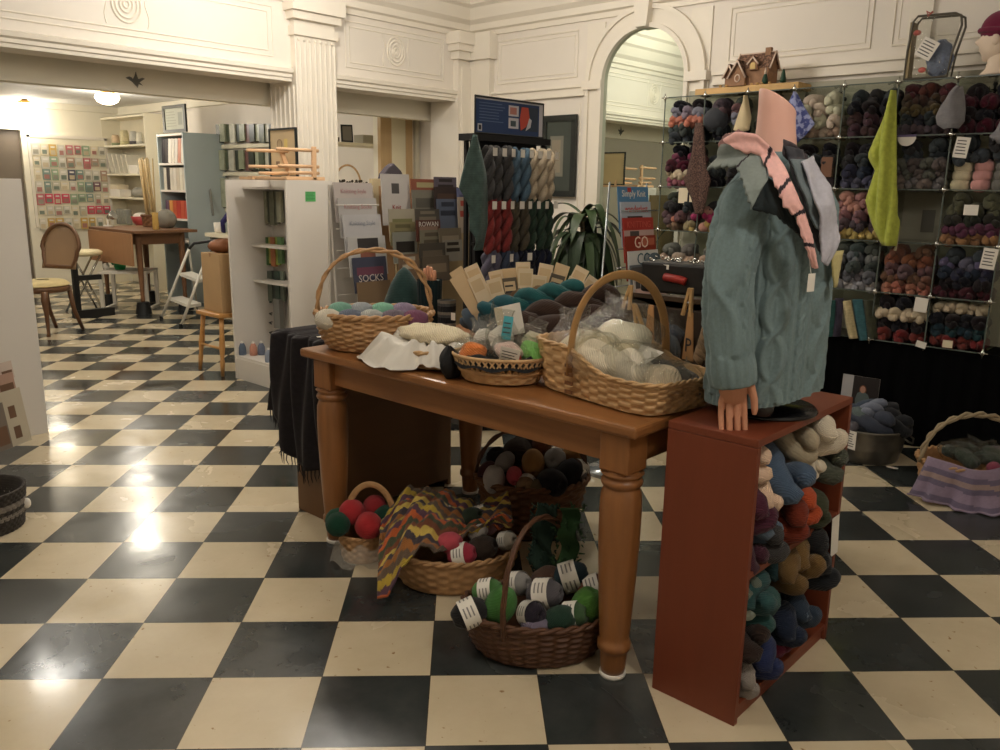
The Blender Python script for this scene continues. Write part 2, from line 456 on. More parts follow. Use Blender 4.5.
for i in range(7): p.ell((2.43+.045*i, VW-.052, 2.315), (.012, .012, .012), None, 8, 6)
p.b2(2.38, 2.75, VW-.07, VW+.28, 0, .14)
st('trim_4', p, trimp)
p = M(); p.b2(3.93, UW, VW-.06, VW+.27, 0, 2.36); p.b2(3.96, 4.09, VW-.075, VW, .2, 2.3); p.b2(3.90, UW, VW-.10, VW+.0, 2.36, 2.42)
p.b2(3.87, UW, VW-.13, VW+.0, 2.42, 2.47); p.b2(3.85, UW, VW-.15, VW, 2.47, 2.56)
p.b2(UW-.06, UW, VW-.28, VW, 0, 2.36); p.b2(UW-.09, UW, VW-.31, VW, 2.36, 2.56)
st('trim_5', p, trimp)
# right wall mouldings: chair rail height band behind the glass, panels, arch surround
t = M()
def ring(r0, r1, y0, z0, thick, a0=0, a1=pi, n=40):
    mb = t
    poly = [(r1*cos(a0+(a1-a0)*i/n), r1*sin(a0+(a1-a0)*i/n)) for i in range(n+1)]+[(r0*cos(a1-(a1-a0)*i/n), r0*sin(a1-(a1-a0)*i/n)) for i in range(n+1)]
    for i in range(n):
        q = [poly[i], poly[i+1], poly[2*n+1-i-1], poly[2*n+1-i]]
        mb.prism(q, (UW, y0, z0), (0, -1, 0), (0, 0, 1), thick)
cy, cz = arc_c
ring(arc_r, arc_r+.03, cy, cz, .05); ring(arc_r+.03, arc_r+.12, cy, cz, .025); ring(arc_r+.12, arc_r+.15, cy, cz, .045)
for s_ in (-1, 1):
    for (a, b, th) in ((arc_r, arc_r+.03, .05), (arc_r+.03, arc_r+.12, .025), (arc_r+.12, arc_r+.15, .045)):
        y0, y1 = sorted((cy+s_*a, cy+s_*b)); t.b2(UW-th, UW, y0, y1, .55, cz)
    t.b2(UW-.058, UW, *sorted((cy+s_*(arc_r+.004), cy+s_*(arc_r+.17))), cz-.04, cz+.02)
t.prism([(-.045, 0), (.045, 0), (.065, .20), (-.065, .20)], (UW, cy, cz+arc_r-.0), (0, -1, 0), (0, 0, 1), .09)
for s_ in (-1, 1):
    for rr in (.045, .028, .01):
        t.tube([(UW, cy+s_*.40+rr*cos(k*pi/8), cz+.30+rr*sin(k*pi/8)) for k in range(16)], .007, 6, True)
t.b2(UW-.012, UW, cy-.50, cy-arc_r-.01, .5, 2.52); t.b2(UW-.012, UW, cy+arc_r+.01, cy+.50, .5, 2.52)
def frame(y0, y1, z0, z1, r=.008, off=0):
    t.tube([(UW-off, y0, z0), (UW-off, y1, z0), (UW-off, y1, z1), (UW-off, y0, z1)], r, 6, True)
# entablature strips left and right of arch
for (y0, y1) in ((2.31, 3.45), (-3.2, 1.28)):
    for (z0, z1, th) in ((2.03, 2.05, .03), (2.05, 2.09, .018), (2.09, 2.11, .035)): t.b2(UW-th, UW, y0, y1, z0, z1)
for (y0, y1) in ((2.40, 3.20), (.30, 1.18), (-.9, .18)):
    frame(y0, y1, 2.17, 2.49); frame(y0+.03, y1-.03, 2.20, 2.46, .005)
frame(2.36, 2.30, 1.0, 1.98)
t.b2(UW-.02, UW, -.02, .10, .5, 2.52)
st('trim_6', t, trimp)
mir = M()
poly = [(-arc_r, .60-cz)]+[(arc_r, .60-cz)]+[(arc_r*cos(pi*i/32), arc_r*sin(pi*i/32)) for i in range(33)]
mir.prism(poly, (UW-.004, cy, cz), (0, -1, 0), (0, 0, 1), .008)
mirror_m = mat('mirror_glass', (215, 225, 215), .01, metal=1.0, var=0, bump=0)
mirror_m.node_tree.nodes['Principled BSDF'].inputs['Normal'].default_value = (0, 0, 0)
for l in list(mirror_m.node_tree.links):
    if l.to_socket.name == 'Normal' and l.to_node.type == 'BSDF_PRINCIPLED': mirror_m.node_tree.links.remove(l)
tag(obj('arched_mirror', mir, mirror_m), 'tall arched mirror set in the white moulded wall surround behind the plant', 'mirror')
t = M(); t.b2(UW-.02, UW, -3.2, 3.4, 0, .14); st('baseboard_right', t, trimp)

# ------------------------------------------------------------------ craft room shell
YB = 10.2
grey_door = mat('taupe_door_paint', (118, 106, 92), .6)
w = M(); w.b2(2.98, 3.86, YB, YB+.1, 0, 2.4); w.b2(3.86, UW, YB, YB+.1, 0, 2.4); st('wall_back', w, paint2)
w = M(); w.b2(-3.3, 2.98, YB+.0, YB+.1, 2.02, 2.4); w.b2(-3.3, .9, YB, YB+.1, 0, 2.02); st('wall_back_left', w, paint2)
t = M(); t.b2(2.84, 2.98, YB-.03, YB+.1, 0, 2.06); t.b2(.9, 2.84, YB-.03, YB+.05, 1.98, 2.06); st('trim_7', t, paint2)
d = M(); d.b2(.9, 2.84, YB+.03, YB+.07, 0, 1.98); d.b2(1.1, 2.7, YB+.02, YB+.03, 1.1, 1.9); st('door_1', d, grey_door)
t = M(); t.b2(UW-.05, UW, 5.0, YB, 2.24, 2.34); t.b2(2.98, UW, YB-.05, YB, 2.26, 2.34); st('trim_8', t, paint2)
# alcove behind the right-hand opening: partition with a wooden door frame and a panelled door
t = M()
pine = mat('pale_pine', (196, 165, 120), .5, 'wood', axis='Z')
A = lambda px: onY(px, 100, 4.16).x
st('wall_alcove', M().b2(A(377), UW, 4.16, 4.22, 0, 2.34), paint2)
t = M()
for a, b in ((377, 388), (402.5, 409)): t.b2(A(a), A(b), 4.12, 4.16, 0, 2.2)
t.b2(A(377), A(409), 4.12, 4.16, 2.12, 2.2)
st('trim_9', t, pine)
d = M(); d.b2(A(388), A(402.5), 4.125, 4.16, 0, 2.12); st('door_2', d, mat('cream_door', (232, 222, 190), .5, var=.01))
d = M(); d.b2(A(413), min(A(436), UW-.01), 4.13, 4.16, 0, 2.25)
for q in (A(414), A(420), A(426)): d.tube([(q, 4.13, 0), (q, 4.13, 2.2)], .009, 6)
st('door_3', d, mat('pale_door', (206, 198, 176), .5, var=.01))


# ------------------------------------------------------------------ camera and light
cam = bpy.data.cameras.new('camera'); co = bpy.data.objects.new('camera', cam); col.objects.link(co)
cam.sensor_width = 36; cam.lens = F_PX*36/1000
Rm = Matrix((CR.tolist(), CU.tolist(), (-CF).tolist())).transposed().to_4x4(); Rm.translation = Vector(CAM)
co.matrix_world = Rm; sc.camera = co
sc.view_settings.view_transform = 'Standard'; sc.view_settings.look = 'None'; sc.view_settings.gamma = 1
sc.view_settings.exposure = EXPO
sc.cycles.transparent_max_bounces = 20; sc.cycles.max_bounces = 8; sc.cycles.use_denoising = True
wd = bpy.data.worlds.new('w'); sc.world = wd; wd.use_nodes = True
wd.node_tree.nodes['Background'].inputs[0].default_value = lin((255, 244, 232)); wd.node_tree.nodes['Background'].inputs[1].default_value = .12
bulb = mat('lamp_glass', (255, 236, 200), .5, emit=16)
brass = mat('brass', (150, 120, 70), .3, metal=1)
def lamp(loc, ceil, label, power, colr=(1, .96, .88), grp=None, r=.13):
    t = thing('ceiling_lamp', label, 'lamp', loc, group=grp)
    s = M(); s.lathe([(.005, -.075), (.05, -.07), (r*.8, -.045), (r, 0), (r*.9, .03), (r*.55, .045)], 28); obj('lamp_shade', s, bulb, t, True)
    s = M(); s.lathe([(r*.6, .04), (r*.62, .055), (.03, ceil-loc[2]-.005), (.03, ceil-loc[2])], 20); obj('lamp_base', s, brass, t, True)
    l = bpy.data.lights.new('lamp_light', 'POINT'); l.energy = power; l.color = colr; l.shadow_soft_size = .13
    lo = bpy.data.objects.new('lamp_light', l); col.objects.link(lo); lo.location = (loc[0], loc[1], loc[2]-.14)
    return t
lamp((2.87, 10.0, 2.25), 2.34, 'glowing ceiling lamp nearest the taupe doorway in the craft room', LP[0])
lamp((3.10, 8.15, 2.27), 2.34, 'glowing ceiling lamp right of the first, below the white bulkhead with the bird', LP[1], (1, .95, .87))
for p_, pw_ in (((.80, 4.35, 2.24), LP[2]), ((2.3, 6.2, 2.24), LP[3]), ((1.0, 7.6, 2.24), LP[2])):
    lamp(p_, 2.34, 'craft room ceiling lamp hidden behind the bulkhead', pw_, grp='craft room ceiling lamps')
lamp((1.75, 2.45, 2.80), 2.98, 'shop ceiling lamp by the fluted pilaster', LP[4], (1, .955, .89))
lamp((-.5, .5, 2.82), 2.98, 'shop ceiling lamp above the card rack', LP[5], (1, .955, .89))
lamp((.2, -1.9, 2.82), 2.98, 'shop ceiling lamp above the entrance', LP[6], (1, .955, .89))
lamp((2.6, 1.6, 2.82), 2.98, 'shop ceiling lamp above the display table', LP[7], (1, .955, .89))
# ================================================================== TABLE
honey = lambda ax: mat('honey_pine_'+ax.lower(), (146, 96, 54), .34, 'wood', axis=ax, var=.2, spec=.5)
TX0, TX1, TY0, TY1 = .735, 1.607, -.444, 1.049
tbl = thing('pine_table', 'honey pine farmhouse table with thick turned legs, covered in baskets of yarn and kits', 'table', ((TX0+TX1)/2, (TY0+TY1)/2, 0))
hx, hy = (TX1-TX0)/2, (TY1-TY0)/2
mb = M(); mb.b2(-hx, hx, -hy, hy, .728, .76); obj('tabletop', mb, honey('Y'), tbl, bev=.009)
kn = mat('pine_knot', (84, 42, 20), .4)
for k, (a, b, c_, d_) in enumerate(((-hx+.045, -hx+.067, -hy+.1, hy-.1), (hx-.067, hx-.045, -hy+.1, hy-.1))):
    mb = M(); mb.b2(a, b, c_, d_, .635, .728); obj('apron', mb, honey('Y'), tbl, bev=.003)
for a, b in ((-hy+.045, -hy+.067), (hy-.125, hy-.103)):
    mb = M(); mb.b2(-hx+.1, hx-.1, a, b, .635, .728); obj('apron', mb, honey('X'), tbl, bev=.003)
lp = [(.033, .012), (.036, .03), (.039, .075), (.041, .083), (.047, .088), (.047, .108), (.041, .113), (.0425, .13), (.047, .2), (.0525, .3), (.057, .42), (.058, .5), (.056, .55), (.050, .568), (.048, .572), (.055, .578), (.058, .586), (.055, .594), (.049, .598), (.052, .603), (.06, .612)]
for sx in (-1, 1):
    for sy in (-1, 1):
        cx, cy_ = sx*(hx-.064), (hy-.108 if sy > 0 else -(hy-.076))
        mb = M(); mb.lathe(lp, 32, (cx, cy_, 0)); g = obj('leg', mb, honey('Z'), tbl, True)
        mb = M(); mb.b2(cx-.047, cx+.047, cy_-.047, cy_+.047, .618, .727)
        mb.lathe([(.045, .600), (.0465, .61), (.046, .62)], 24, (cx, cy_, 0)); obj('leg_block', mb, honey('Z'), g, bev=.006)
        mb = M(); mb.lathe([(.036, 0), (.038, .004), (.038, .012), (.034, .014)], 24, (cx, cy_, 0)); tag(obj('glide', mb, white, g, True), 'white floor glide')
for (a, b) in ((-.02, -.52), (.0, .21), (-.26, .33), (.1, -.1), (-.33, -.18)): obj('knot', M().ell((a, b, .7602), (.011, .017, .0008), None, 12, 4), kn, tbl, True)

# ================================================================== BOOKCASES standing at both table ends
def bookcase(name, label, X0, X1, Y0, Y1, H, wood, openneg=True, shelves=(.30,)):
    t = thing(name, label, 'bookcase', ((X0+X1)/2, (Y0+Y1)/2, 0)); a = (X1-X0)/2; b = (Y1-Y0)/2; th = .019
    obj('side_panel', M().b2(-a, -a+th, -b, b, 0, H-.001), wood('Z'), t, bev=.0015)
    obj('side_panel', M().b2(a-th, a, -b, b, 0, H-.001), wood('Z'), t, bev=.0015)
    obj('top_board', M().b2(-a, a, -b, b, H, H+.02), wood('X'), t, bev=.0015)
    for z in (.035,)+tuple(shelves): obj('shelf', M().b2(-a+th, a-th, -b+.002, b-.008, z, z+.018), wood('X'), t, bev=.0015)
    yb = (b-.006, b) if openneg else (-b, -b+.006)
    obj('back_panel', M().b2(-a+th, a-th, yb[0], yb[1], .03, H), wood('X'), t)
    yk = (-b+.01, -b+.025) if openneg else (b-.025, b-.01)
    obj('kick_board', M().b2(-a+th, a-th, yk[0], yk[1], 0, .035), wood('X'), t)
    return t
cherry = lambda ax: mat('cherry_veneer_'+ax.lower(), (116, 56, 34), .45, 'wood', axis=ax, var=.07, scale=.8, spec=.4)
walnut = lambda ax: mat('brown_veneer_'+ax.lower(), (112, 80, 52), .5, 'wood', axis=ax, var=.08, scale=.7)
bc = bookcase('low_bookcase', 'low cherry red bookcase stuffed with yarn, standing under the sweater mannequin', .82, 1.43, -.735, -.487, .755, cherry, True, (.405,))
bc2 = bookcase('low_bookcase', 'low brown bookcase under the dark fringed shawl at the far end of the table', .885, 1.56, 1.085, 1.325, .735, walnut, False, (.38,))
# its contents seen from the open side: hanks of yarn, one object each
LAB = {}
def hank(i, m, loc, rot, sc, label, group=None, long=False, cat='yarn', name='yarn_hank'):
    return inst((HANKL if long else HANK)[i % (2 if long else 3)], name, m, loc, rot, sc, label, cat, group)
CH = [  # colour name, rgb, x, y, z, rz, ry, scale  (x: along the case, from the near end)
 ('blush cream', (226, 190, 160), .925, -.672, .67, 1.45, .5, .95, 'near end of the top shelf, upper one'),
 ('blush cream', (222, 184, 154), .955, -.690, .60, 1.35, .2, .95, 'near end of the top shelf, lower one'),
 ('plum purple', (78, 34, 52), .89, -.668, .55, 1.5, .7, 1.15, 'under the blush cream hanks'),
 ('denim blue', (72, 92, 118), 1.055, -.695, .635, 1.3, .9, 1.25, 'in the middle of the top shelf'),
 ('slate blue', (86, 104, 124), .965, -.69, .49, 1.4, .1, .95, 'low beside the plum hank'),
 ('dark plum', (66, 30, 44), .90, -.662, .45, 1.5, .2, 1.1, 'at the bottom near corner of the top shelf'),
 ('charcoal grey', (62, 60, 60), .985, -.69, .452, 1.4, .3, 1.1, 'lying at the front of the top shelf'),
 ('rust red', (122, 44, 26), 1.09, -.69, .51, 1.4, .6, 1.2, 'below the denim blue hank'),
 ('burnt orange', (186, 74, 38), 1.165, -.70, .50, 1.45, .9, 1.05, 'beside the rust hank'),
 ('oatmeal ribbed', (176, 160, 132), 1.175, -.69, .69, 1.45, .4, .95, 'under the top board beside the white hank'),
 ('soft white', (222, 208, 184), 1.275, -.70, .685, 1.3, .3, 1.15, 'highest at the far end of the top shelf'),
 ('ivory', (214, 200, 176), 1.24, -.69, .61, 1.4, .2, .9, 'under the soft white hank'),
 ('moss grey', (74, 78, 66), 1.31, -.70, .585, 1.4, .8, 1.15, 'at the far end, above the green one'),
 ('dark olive', (66, 70, 50), 1.25, -.70, .49, 1.45, .5, 1.05, 'at the far end of the top shelf, lowest'),
 ('steel blue', (70, 84, 100), 1.13, -.66, .585, 1.5, .1, 1.0, 'behind the denim blue hank'),
 ('bronze brown', (110, 82, 44), 1.15, -.715, .345, .9, .1, 1.15, 'uppermost in the lower half'),
 ('golden brown', (118, 88, 46), 1.22, -.715, .335, 1.0, .15, 1.15, 'second bronze one, further along'),
 ('deep teal', (40, 78, 80), .97, -.705, .34, .75, .45, 1.15, 'uppermost near the end panel'),
 ('teal green', (44, 84, 82), 1.03, -.70, .255, .8, .5, 1.25, 'crossing the middle of the lower shelf'),
 ('pale mint', (168, 178, 160), .91, -.71, .295, 1.3, .3, .6, 'small one tucked beside the end panel'),
 ('grey green', (96, 104, 92), .885, -.68, .345, 1.3, .2, .9, 'tucked under the middle shelf by the end panel'),
 ('black', (34, 34, 36), 1.28, -.70, .37, 1.2, .3, 1.2, 'at the far end of the lower half, upper one'),
 ('coal', (38, 40, 44), 1.33, -.70, .26, 1.3, .5, 1.2, 'at the far end of the lower half, lower one'),
 ('navy', (40, 50, 92), 1.02, -.695, .13, 1.2, .7, 1.15, 'lying low in the middle of the bottom shelf'),
 ('dark brown', (52, 38, 34), .91, -.675, .19, 1.4, .9, 1.2, 'in the near corner of the bottom shelf'),
 ('midnight blue', (34, 44, 66), 1.15, -.70, .17, 1.2, .3, 1.15, 'beside the navy hank'),
 ('raspberry', (110, 30, 56), 1.17, -.69, .085, 1.1, .1, .95, 'lowest on the bottom shelf, beyond the navy'),
 ('smoke grey', (150, 140, 132), .91, -.70, .10, 1.3, .2, .95, 'lowest on the bottom shelf, near corner'),
 ('storm blue', (52, 66, 84), 1.27, -.69, .14, 1.3, .2, 1.1, 'at the far bottom corner'),
 ('dark teal', (34, 62, 66), 1.10, -.67, .36, 1.3, .3, 1.0, 'behind the bronze hanks'),
]
for i, (n, c, x, y, z, rz, ry, s, where) in enumerate(CH):
    hank(i, yarn(n.replace(' ', '_'), c), (min(1.40-.05*s, max(x, .848+.10*s*abs(cos(rz))+.045*s)), y+.055, z), (ry*2, .15*(-1)**i, rz), s, f'{n} hank in cherry bookcase, {where}', 'hanks in the cherry bookcase')
# price cards hanging from the middle shelf
tt = panel_mb((1.375, -.7402, .29), YM, (-.15, 0, 1), .055, .13, .001); tag(obj('price_card', tt, [white, ink]), 'white price card hanging at the far end of the cherry bookcase', 'card')

# dark fringed shawl draped over the brown bookcase's end
shawl_m = mat('charcoal_knit', (40, 36, 38), .95, 'knit', var=.2, spec=.1)
sh = thing('fringed_shawl', 'dark charcoal shawl with a tattered fringe, hanging over the brown bookcase beside the table', 'shawl')
def sfn(u, v):
    # v: 0 on the top board back .. 1 at the hem; u across
    y = 1.08+.36*u
    if v < .3: x = 1.12-(.25)*(v/.3); z = .762+.006*sin(u*25)
    else:
        q = (v-.3)/.7; x = .862-.02*sin(q*2)-.016*sin(u*16+q*3)-.012*sin(u*31); z = .755-q*(.40+.17*(1-abs(u-.35)*2.2)+.03*sin(u*13))
        y += .05*q*(u-.3)
    return (x, y, z)
mb = M(); mb.grid(sfn, 60, 40); obj('cloth', mb, shawl_m, sh, True, solid=.006)
mb = M()
for i in range(46):
    u = .02+.96*i/45; p = Vector(sfn(u, 1)); L_ = .035+.03*rnd.random()
    mb.tube([p+Vector((0, 0, .01)), p+Vector((rnd.uniform(-.004, .004), rnd.uniform(-.006, .006), -L_*.5)), p+Vector((rnd.uniform(-.006, .006), rnd.uniform(-.008, .012), -L_))], [.0028, .0022, .0012], 5)
obj('fringe', mb, shawl_m, sh, True)
mb = M(); mb.b2(.90, .93, 1.16, 1.20, .764, .767); obj('tag', mb, white, sh)

# ================================================================== BASKETS ON THE TABLE
wick = mat('honey_wicker', (184, 142, 98), .55, 'wicker', var=.22)
wickp = mat('pale_splint', (208, 168, 120), .5, 'wicker', var=.2)
wickd = mat('dark_willow', (92, 60, 40), .55, 'wicker', var=.25)
wickb = mat('brown_willow', (124, 84, 54), .55, 'wicker', var=.25)
T = .761
# 1 left round basket with arched handle
b1 = thing('yarn_basket', 'round honey wicker basket with tall twisted handle at the left end of the table', 'basket', (.945, .862, T), radians(-45))
basket(b1, .215, .165, .13, wick, flare=1.28, rows=13, nst=32, amp=.006, rim=.010, belly=.05)
arch_handle(b1, (-.212, 0, .12), (.212, 0, .12), .245, wick, r=.0075, twist=5, strands=2, pw=.9)
cols1 = [('cream', (206, 196, 176)), ('slate blue', (98, 106, 124)), ('pale grey', (168, 170, 164)), ('mauve grey', (112, 100, 112)), ('plum', (120, 70, 96)), ('sea green', (110, 160, 140)), ('silver', (150, 156, 160)), ('mint', (120, 178, 150)), ('lilac', (140, 124, 150))]
def place_local(parent, p):
    return parent.matrix_world @ Vector(p) if False else Matrix.LocRotScale(parent.location, parent.rotation_euler, None) @ Vector(p)
for i, (n, c) in enumerate(cols1):
    r_, k = divmod(i, 5) if i < 5 else (1, i-5)
    x = -.155+.078*k+(.03 if r_ else 0); y = -.095+.10*r_
    p = place_local(b1, (x, y, .120+.012*r_))
    inst(SKEIN[i % 2], 'yarn_skein', yarn('b1_'+n.replace(' ', '_'), c, .8), p, (0, radians(90), radians(-50)+rnd.uniform(-.15, .15)), (.98, .95, .70), f'{n} yarn skein, {["first","second","third","fourth","fifth"][k]} from left, {"front" if not r_ else "back"} row of the left table basket', 'yarn', 'skeins in the left table basket')
mb = M(); mb.ell((0, 0, .05), (.17, .13, .055), None, 20, 10); obj('lining_cloth', mb, mat('beige_cloth', (170, 150, 120), .9), b1, True)

# 2 low tray basket wrapped in white paper
b2_ = thing('lined_tray', 'shallow basket lined with crumpled white tissue, in front of the left basket', 'basket', (.900, .515, T), radians(-90))
basket(b2_, .165, .115, .055, wickp, flare=1.1, rows=5, nst=30, amp=.004, rim=.006)
tissue = mat('white_tissue', (214, 208, 198), .5, bump=2)
def tis(u, v):
    a = 2*pi*u; k = .35+.85*v
    r = k*(1+.16*sin(3*a+1)+.07*sin(7*a)); z = .055+.045*v-.15*max(0, v-.5)*(1.0+.5*sin(a+3.6))+.008*sin(11*a+6*v)+.006*sin(23*a)
    return (.20*r*cos(a)*(1.22 if cos(a) < 0 else .95), .135*r*sin(a)*(1.1 if sin(a) < 0 else .9), max(z+.012, .008))
mb = M(); mb.grid(tis, 90, 18, cu=True); obj('tissue_paper', mb, tissue, b2_, True)
fleece = mat('cream_fleece', (214, 200, 170), .95, 'yarn', var=.1, scale=.6)
mb = M(); mb.ell((.01, .015, .10), (.15, .09, .034), None, 28, 14, 0, lambda t, a: 1+.06*sin(5*a+t*7)+.04*sin(11*a)); 
tag(obj('wool_batt', mb, fleece, None, True, loc=b2_.location, rot=b2_.rotation_euler), 'cream wool bundle lying on the crumpled tissue in the shallow tray', 'wool')

# 3 small open-weave basket with black cloth
b3 = thing('openwork_basket', 'small openwork cane basket lined with black cloth at the table front', 'basket', (.885, .16, T), radians(-62))
b3.scale = (1, 1, 1.3)
basket(b3, .135, .098, .028, wickp, flare=1.15, rows=3, nst=30, amp=.003, rim=.004)
mb = M()
for i in range(44):
    for s_ in (-1, 1):
        a0 = 2*pi*i/44; a1 = a0+s_*.2
        mb.tube([(.136*cos(a0), .099*sin(a0), .03), (.149*cos((a0+a1)/2), .11*sin((a0+a1)/2), .048), (.155*cos(a1), .117*sin(a1), .064)], .0028, 5)
for z, k in ((.031, 1.0), (.066, 1.15)):
    mb.tube([(.137*k*cos(a*pi/24), .101*k*sin(a*pi/24), z) for a in range(48)], .0045, 6, True)
obj('openwork_band', mb, wickp, b3, True)
blk = mat('black_cloth', (22, 22, 24), .85)
def bc_(u, v):
    a = 2*pi*u; k = .8+.25*v; return (.15*k*cos(a), .113*k*sin(a), .062+.018*sin(pi*min(1, v*1.3))-.02*v+.004*sin(9*a))
mb = M(); mb.grid(bc_, 60, 6, cu=True)
mb.grid(lambda u, v: (.125*v*cos(2*pi*u), .09*v*sin(2*pi*u), .058), 32, 2, cu=True)
obj('black_lining', mb, blk, b3, True)
def knot(u, v):   # loose knotted cloth end hanging over the left side
    a = 2*pi*u; r = .045*sin(pi*min(.98, v*.9+.05))*(1+.25*sin(3*a)+.12*sin(7*a+4*v)); return (-.165+r*cos(a)*.8, -.03+.03*v+r*sin(a), .082-.095*v)
mb = M(); mb.grid(knot, 24, 14, cu=True); obj('cloth_knot', mb, blk, b3, True)

film = mat('cellophane', (238, 238, 235), .08, 'film')
def bag_mb(w, d, h, seed=0, tail=.35):
    rn = random.Random(seed); ph = [rn.uniform(0, 6) for _ in range(6)]; mb = M()
    def fn(u, v):
        a = 2*pi*u
        if v < 1-tail: q = v/(1-tail); k = sin(pi*(.12+.62*q))**.6
        else: q = (v-(1-tail))/tail; k = .78-.5*q if q < .5 else .53+.25*(q-.5)
        wob = 1+.10*sin(3*a+ph[0]+4*v)+.06*sin(7*a+ph[1]+7*v)+.04*sin(13*a+ph[2])
        fl = 1-.75*max(0, v-(1-tail))/tail
        return (w*k*wob*cos(a), d*k*wob*sin(a)*fl, h*v+.004*sin(5*a+ph[3]))
    mb.grid(fn, 48, 20, cu=True); return mb
BAGS = [bag_mb(1, 1, 1, s) for s in range(4)]
BAGM = [mesh('bag', b, [None], True) for b in BAGS]
def kit(label, loc, w, d, h, rot, fill_rgb, seed=0, group=None, card=None, name='kit_bag'):
    t = thing(name, label, 'bag', loc, group=group, rot=rot)
    o = bpy.data.objects.new('clear_bag', BAGM[seed % 4]); col.objects.link(o); o.parent = t; o.scale = (w, d, h)
    o.material_slots[0].link = 'OBJECT'; o.material_slots[0].material = film
    mb = M(); mb.ell((0, 0, h*.36), (w*.74, d*.72, h*.27), None, 20, 12, 0, lambda q, a: 1+.07*sin(4*a+seed)+.06*sin(5*q+seed))
    obj('wool_filling', mb, mat('wool_%d_%d_%d' % fill_rgb, fill_rgb, .95, 'yarn', var=.14, scale=.7), t, True)
    if card:
        cw, ch, cx_, cm = card
        obj('card', panel_mb((cx_, -d*.9, h*.35), (1, 0, 0), (0, .15, 1), cw, ch, .001, lines(.1, .9, .2, .8, 3, 1)), [cm, ink], t)
    return t
teal_p = mat('aqua_paper', (60, 150, 160), .6)
for i, (lb, x, y, w, d, h, rot, c, card) in enumerate((
 ('orange', -.085, -.03, .055, .05, .07, (.9, 0, .3), (226, 128, 62), None),
 ('white and aqua', -.01, .0, .05, .035, .15, (-.25, .12, .2), (222, 216, 206), (.03, .075, .0, teal_p)),
 ('pink and white', .03, -.045, .06, .05, .09, (.5, .2, .1), (226, 196, 186), (.06, .05, -.02, white)),
 ('lime green', .095, -.01, .06, .055, .085, (.5, .5, -.3), (126, 196, 98), None),
 ('red', .055, -.062, .035, .03, .05, (.9, .2, .1), (176, 62, 48), None),
 ('pale lemon', .075, .045, .05, .05, .12, (-.2, .3, .2), (214, 206, 178), None),
 ('white', -.06, .045, .05, .04, .12, (-.3, -.2, .3), (220, 214, 205), None))):
    p = place_local(b3, (x, y, .078)); 
    kit(f'clear bag with {lb} wool in the small openwork basket', p, w, d, h, (rot[0], rot[1], radians(-62)+rot[2]), c, i, 'bags in the openwork basket', card)
# tall clear cone and white card standing behind them
p = place_local(b3, (-.03, .085, .0))
tag(obj('price_card', panel_mb(p+Vector((0, 0, .12)), (.6, -.8, .25), (-.18, .1, 1), .085, .10, .002, [(0, 0, .3, 1, 1)]), [white, cream_paper]), 'folded white card standing behind the openwork basket', 'card')
t = thing('cellophane_cone', 'narrow clear cellophane cone standing behind the openwork basket', 'wrapper', p+Vector((.0, .03, 0)))
mb = M(); mb.lathe([(.038, .0), (.036, .06), (.02, .14), (.008, .22), (.002, .24)], 20, sx=1, sy=.7); obj('cone', mb, film, t, True)

# 4 long splint basket with big bags of cream wool
b4 = thing('splint_basket', 'long pale splint-woven market basket with a flat arched handle, full of bagged cream wool', 'basket', (1.008, -.215, T), radians(-101))
mz = lambda a: 1+.0*a
def rim4(a):
    ca = cos(a); x = ca*min(1.0, (abs(ca)**5+abs(sin(a))**5)**(-.2))
    t = min(1, max(0, (x+.35)/.75)); t = t*t*(3-2*t); return 1.16*(1-t)+.70*t+.04*max(0, x-.6)
basket(b4, .262, .16, .125, wickp, flare=1.12, rows=9, nst=44, amp=.003, rim=.006, pw=5, rimfn=rim4, square=2.6)
# flat handle of the splint basket, over its narrow waist, one foot on each long side
hd = M(); pts = []
for i in range(33):
    a = pi*i/32; pts.append((-.055+.07*i/32, -.163*cos(a), .07+.285*sin(a)**.6))
hd.tube(pts, .0135, 8, flat=(1.0, .2))
obj('handle', hd, mat('bent_ash', (178, 136, 86), .4, 'wood', axis='Z', var=.1), b4, True)
for k in range(4): obj('handle_lacing', M().box((-.052, -.166-.001*k, .02+.026*k), (.03, .006, .010)), mat('dark_lacing', (120, 80, 48), .6), b4)
for i, (x, y, z, w, d, h, rx, ry, c, card) in enumerate((
 (-.14, -.02, .05, .105, .10, .20, .1, -.2, (240, 228, 204), None),
 (-.05, .04, .08, .13, .11, .21, .1, .15, (242, 232, 210), None),
 (-.02, -.06, .06, .12, .08, .17, .5, .3, (240, 228, 206), None),
 (.07, -.03, .07, .10, .08, .13, .6, .5, (240, 230, 212), None),
 (.10, .05, .05, .09, .07, .10, .1, .4, (120, 112, 110), None),
 (.17, -.02, .06, .08, .07, .09, .3, .4, (232, 214, 188), None),
 (.18, .06, .045, .07, .05, .09, .1, .6, (110, 102, 102), None))):
    p = place_local(b4, (x, y, z)); where = ['at the raised left end', 'highest in the middle', 'at the front of the middle', 'front right with a white slip', 'holding grey wool', 'at the right end', 'grey one at the back right'][i]
    kit(f'clear bag of wool in the long splint basket, {where}', p, w, d, h, (rx, ry, radians(-101)), c, i+2, 'wool bags in the splint basket', card)
mb = M(); mb.ell((-.06, 0, .08), (.17, .13, .10), None, 28, 14, 0, lambda t, a: 1+.05*sin(5*a+3*t)).ell((.12, 0, .055), (.09, .11, .035), None, 20, 10); obj('wool_bed', mb, fleece, b4, True)

q = place_local(b4, (.03, -.07, .13)); tag(obj('paper_slip', panel_mb(q, (-.2, -.97, -.1), (.9, -.2, .35), .11, .09, .001), white), 'white paper slip lying on the bags at the front of the splint basket', 'paper')
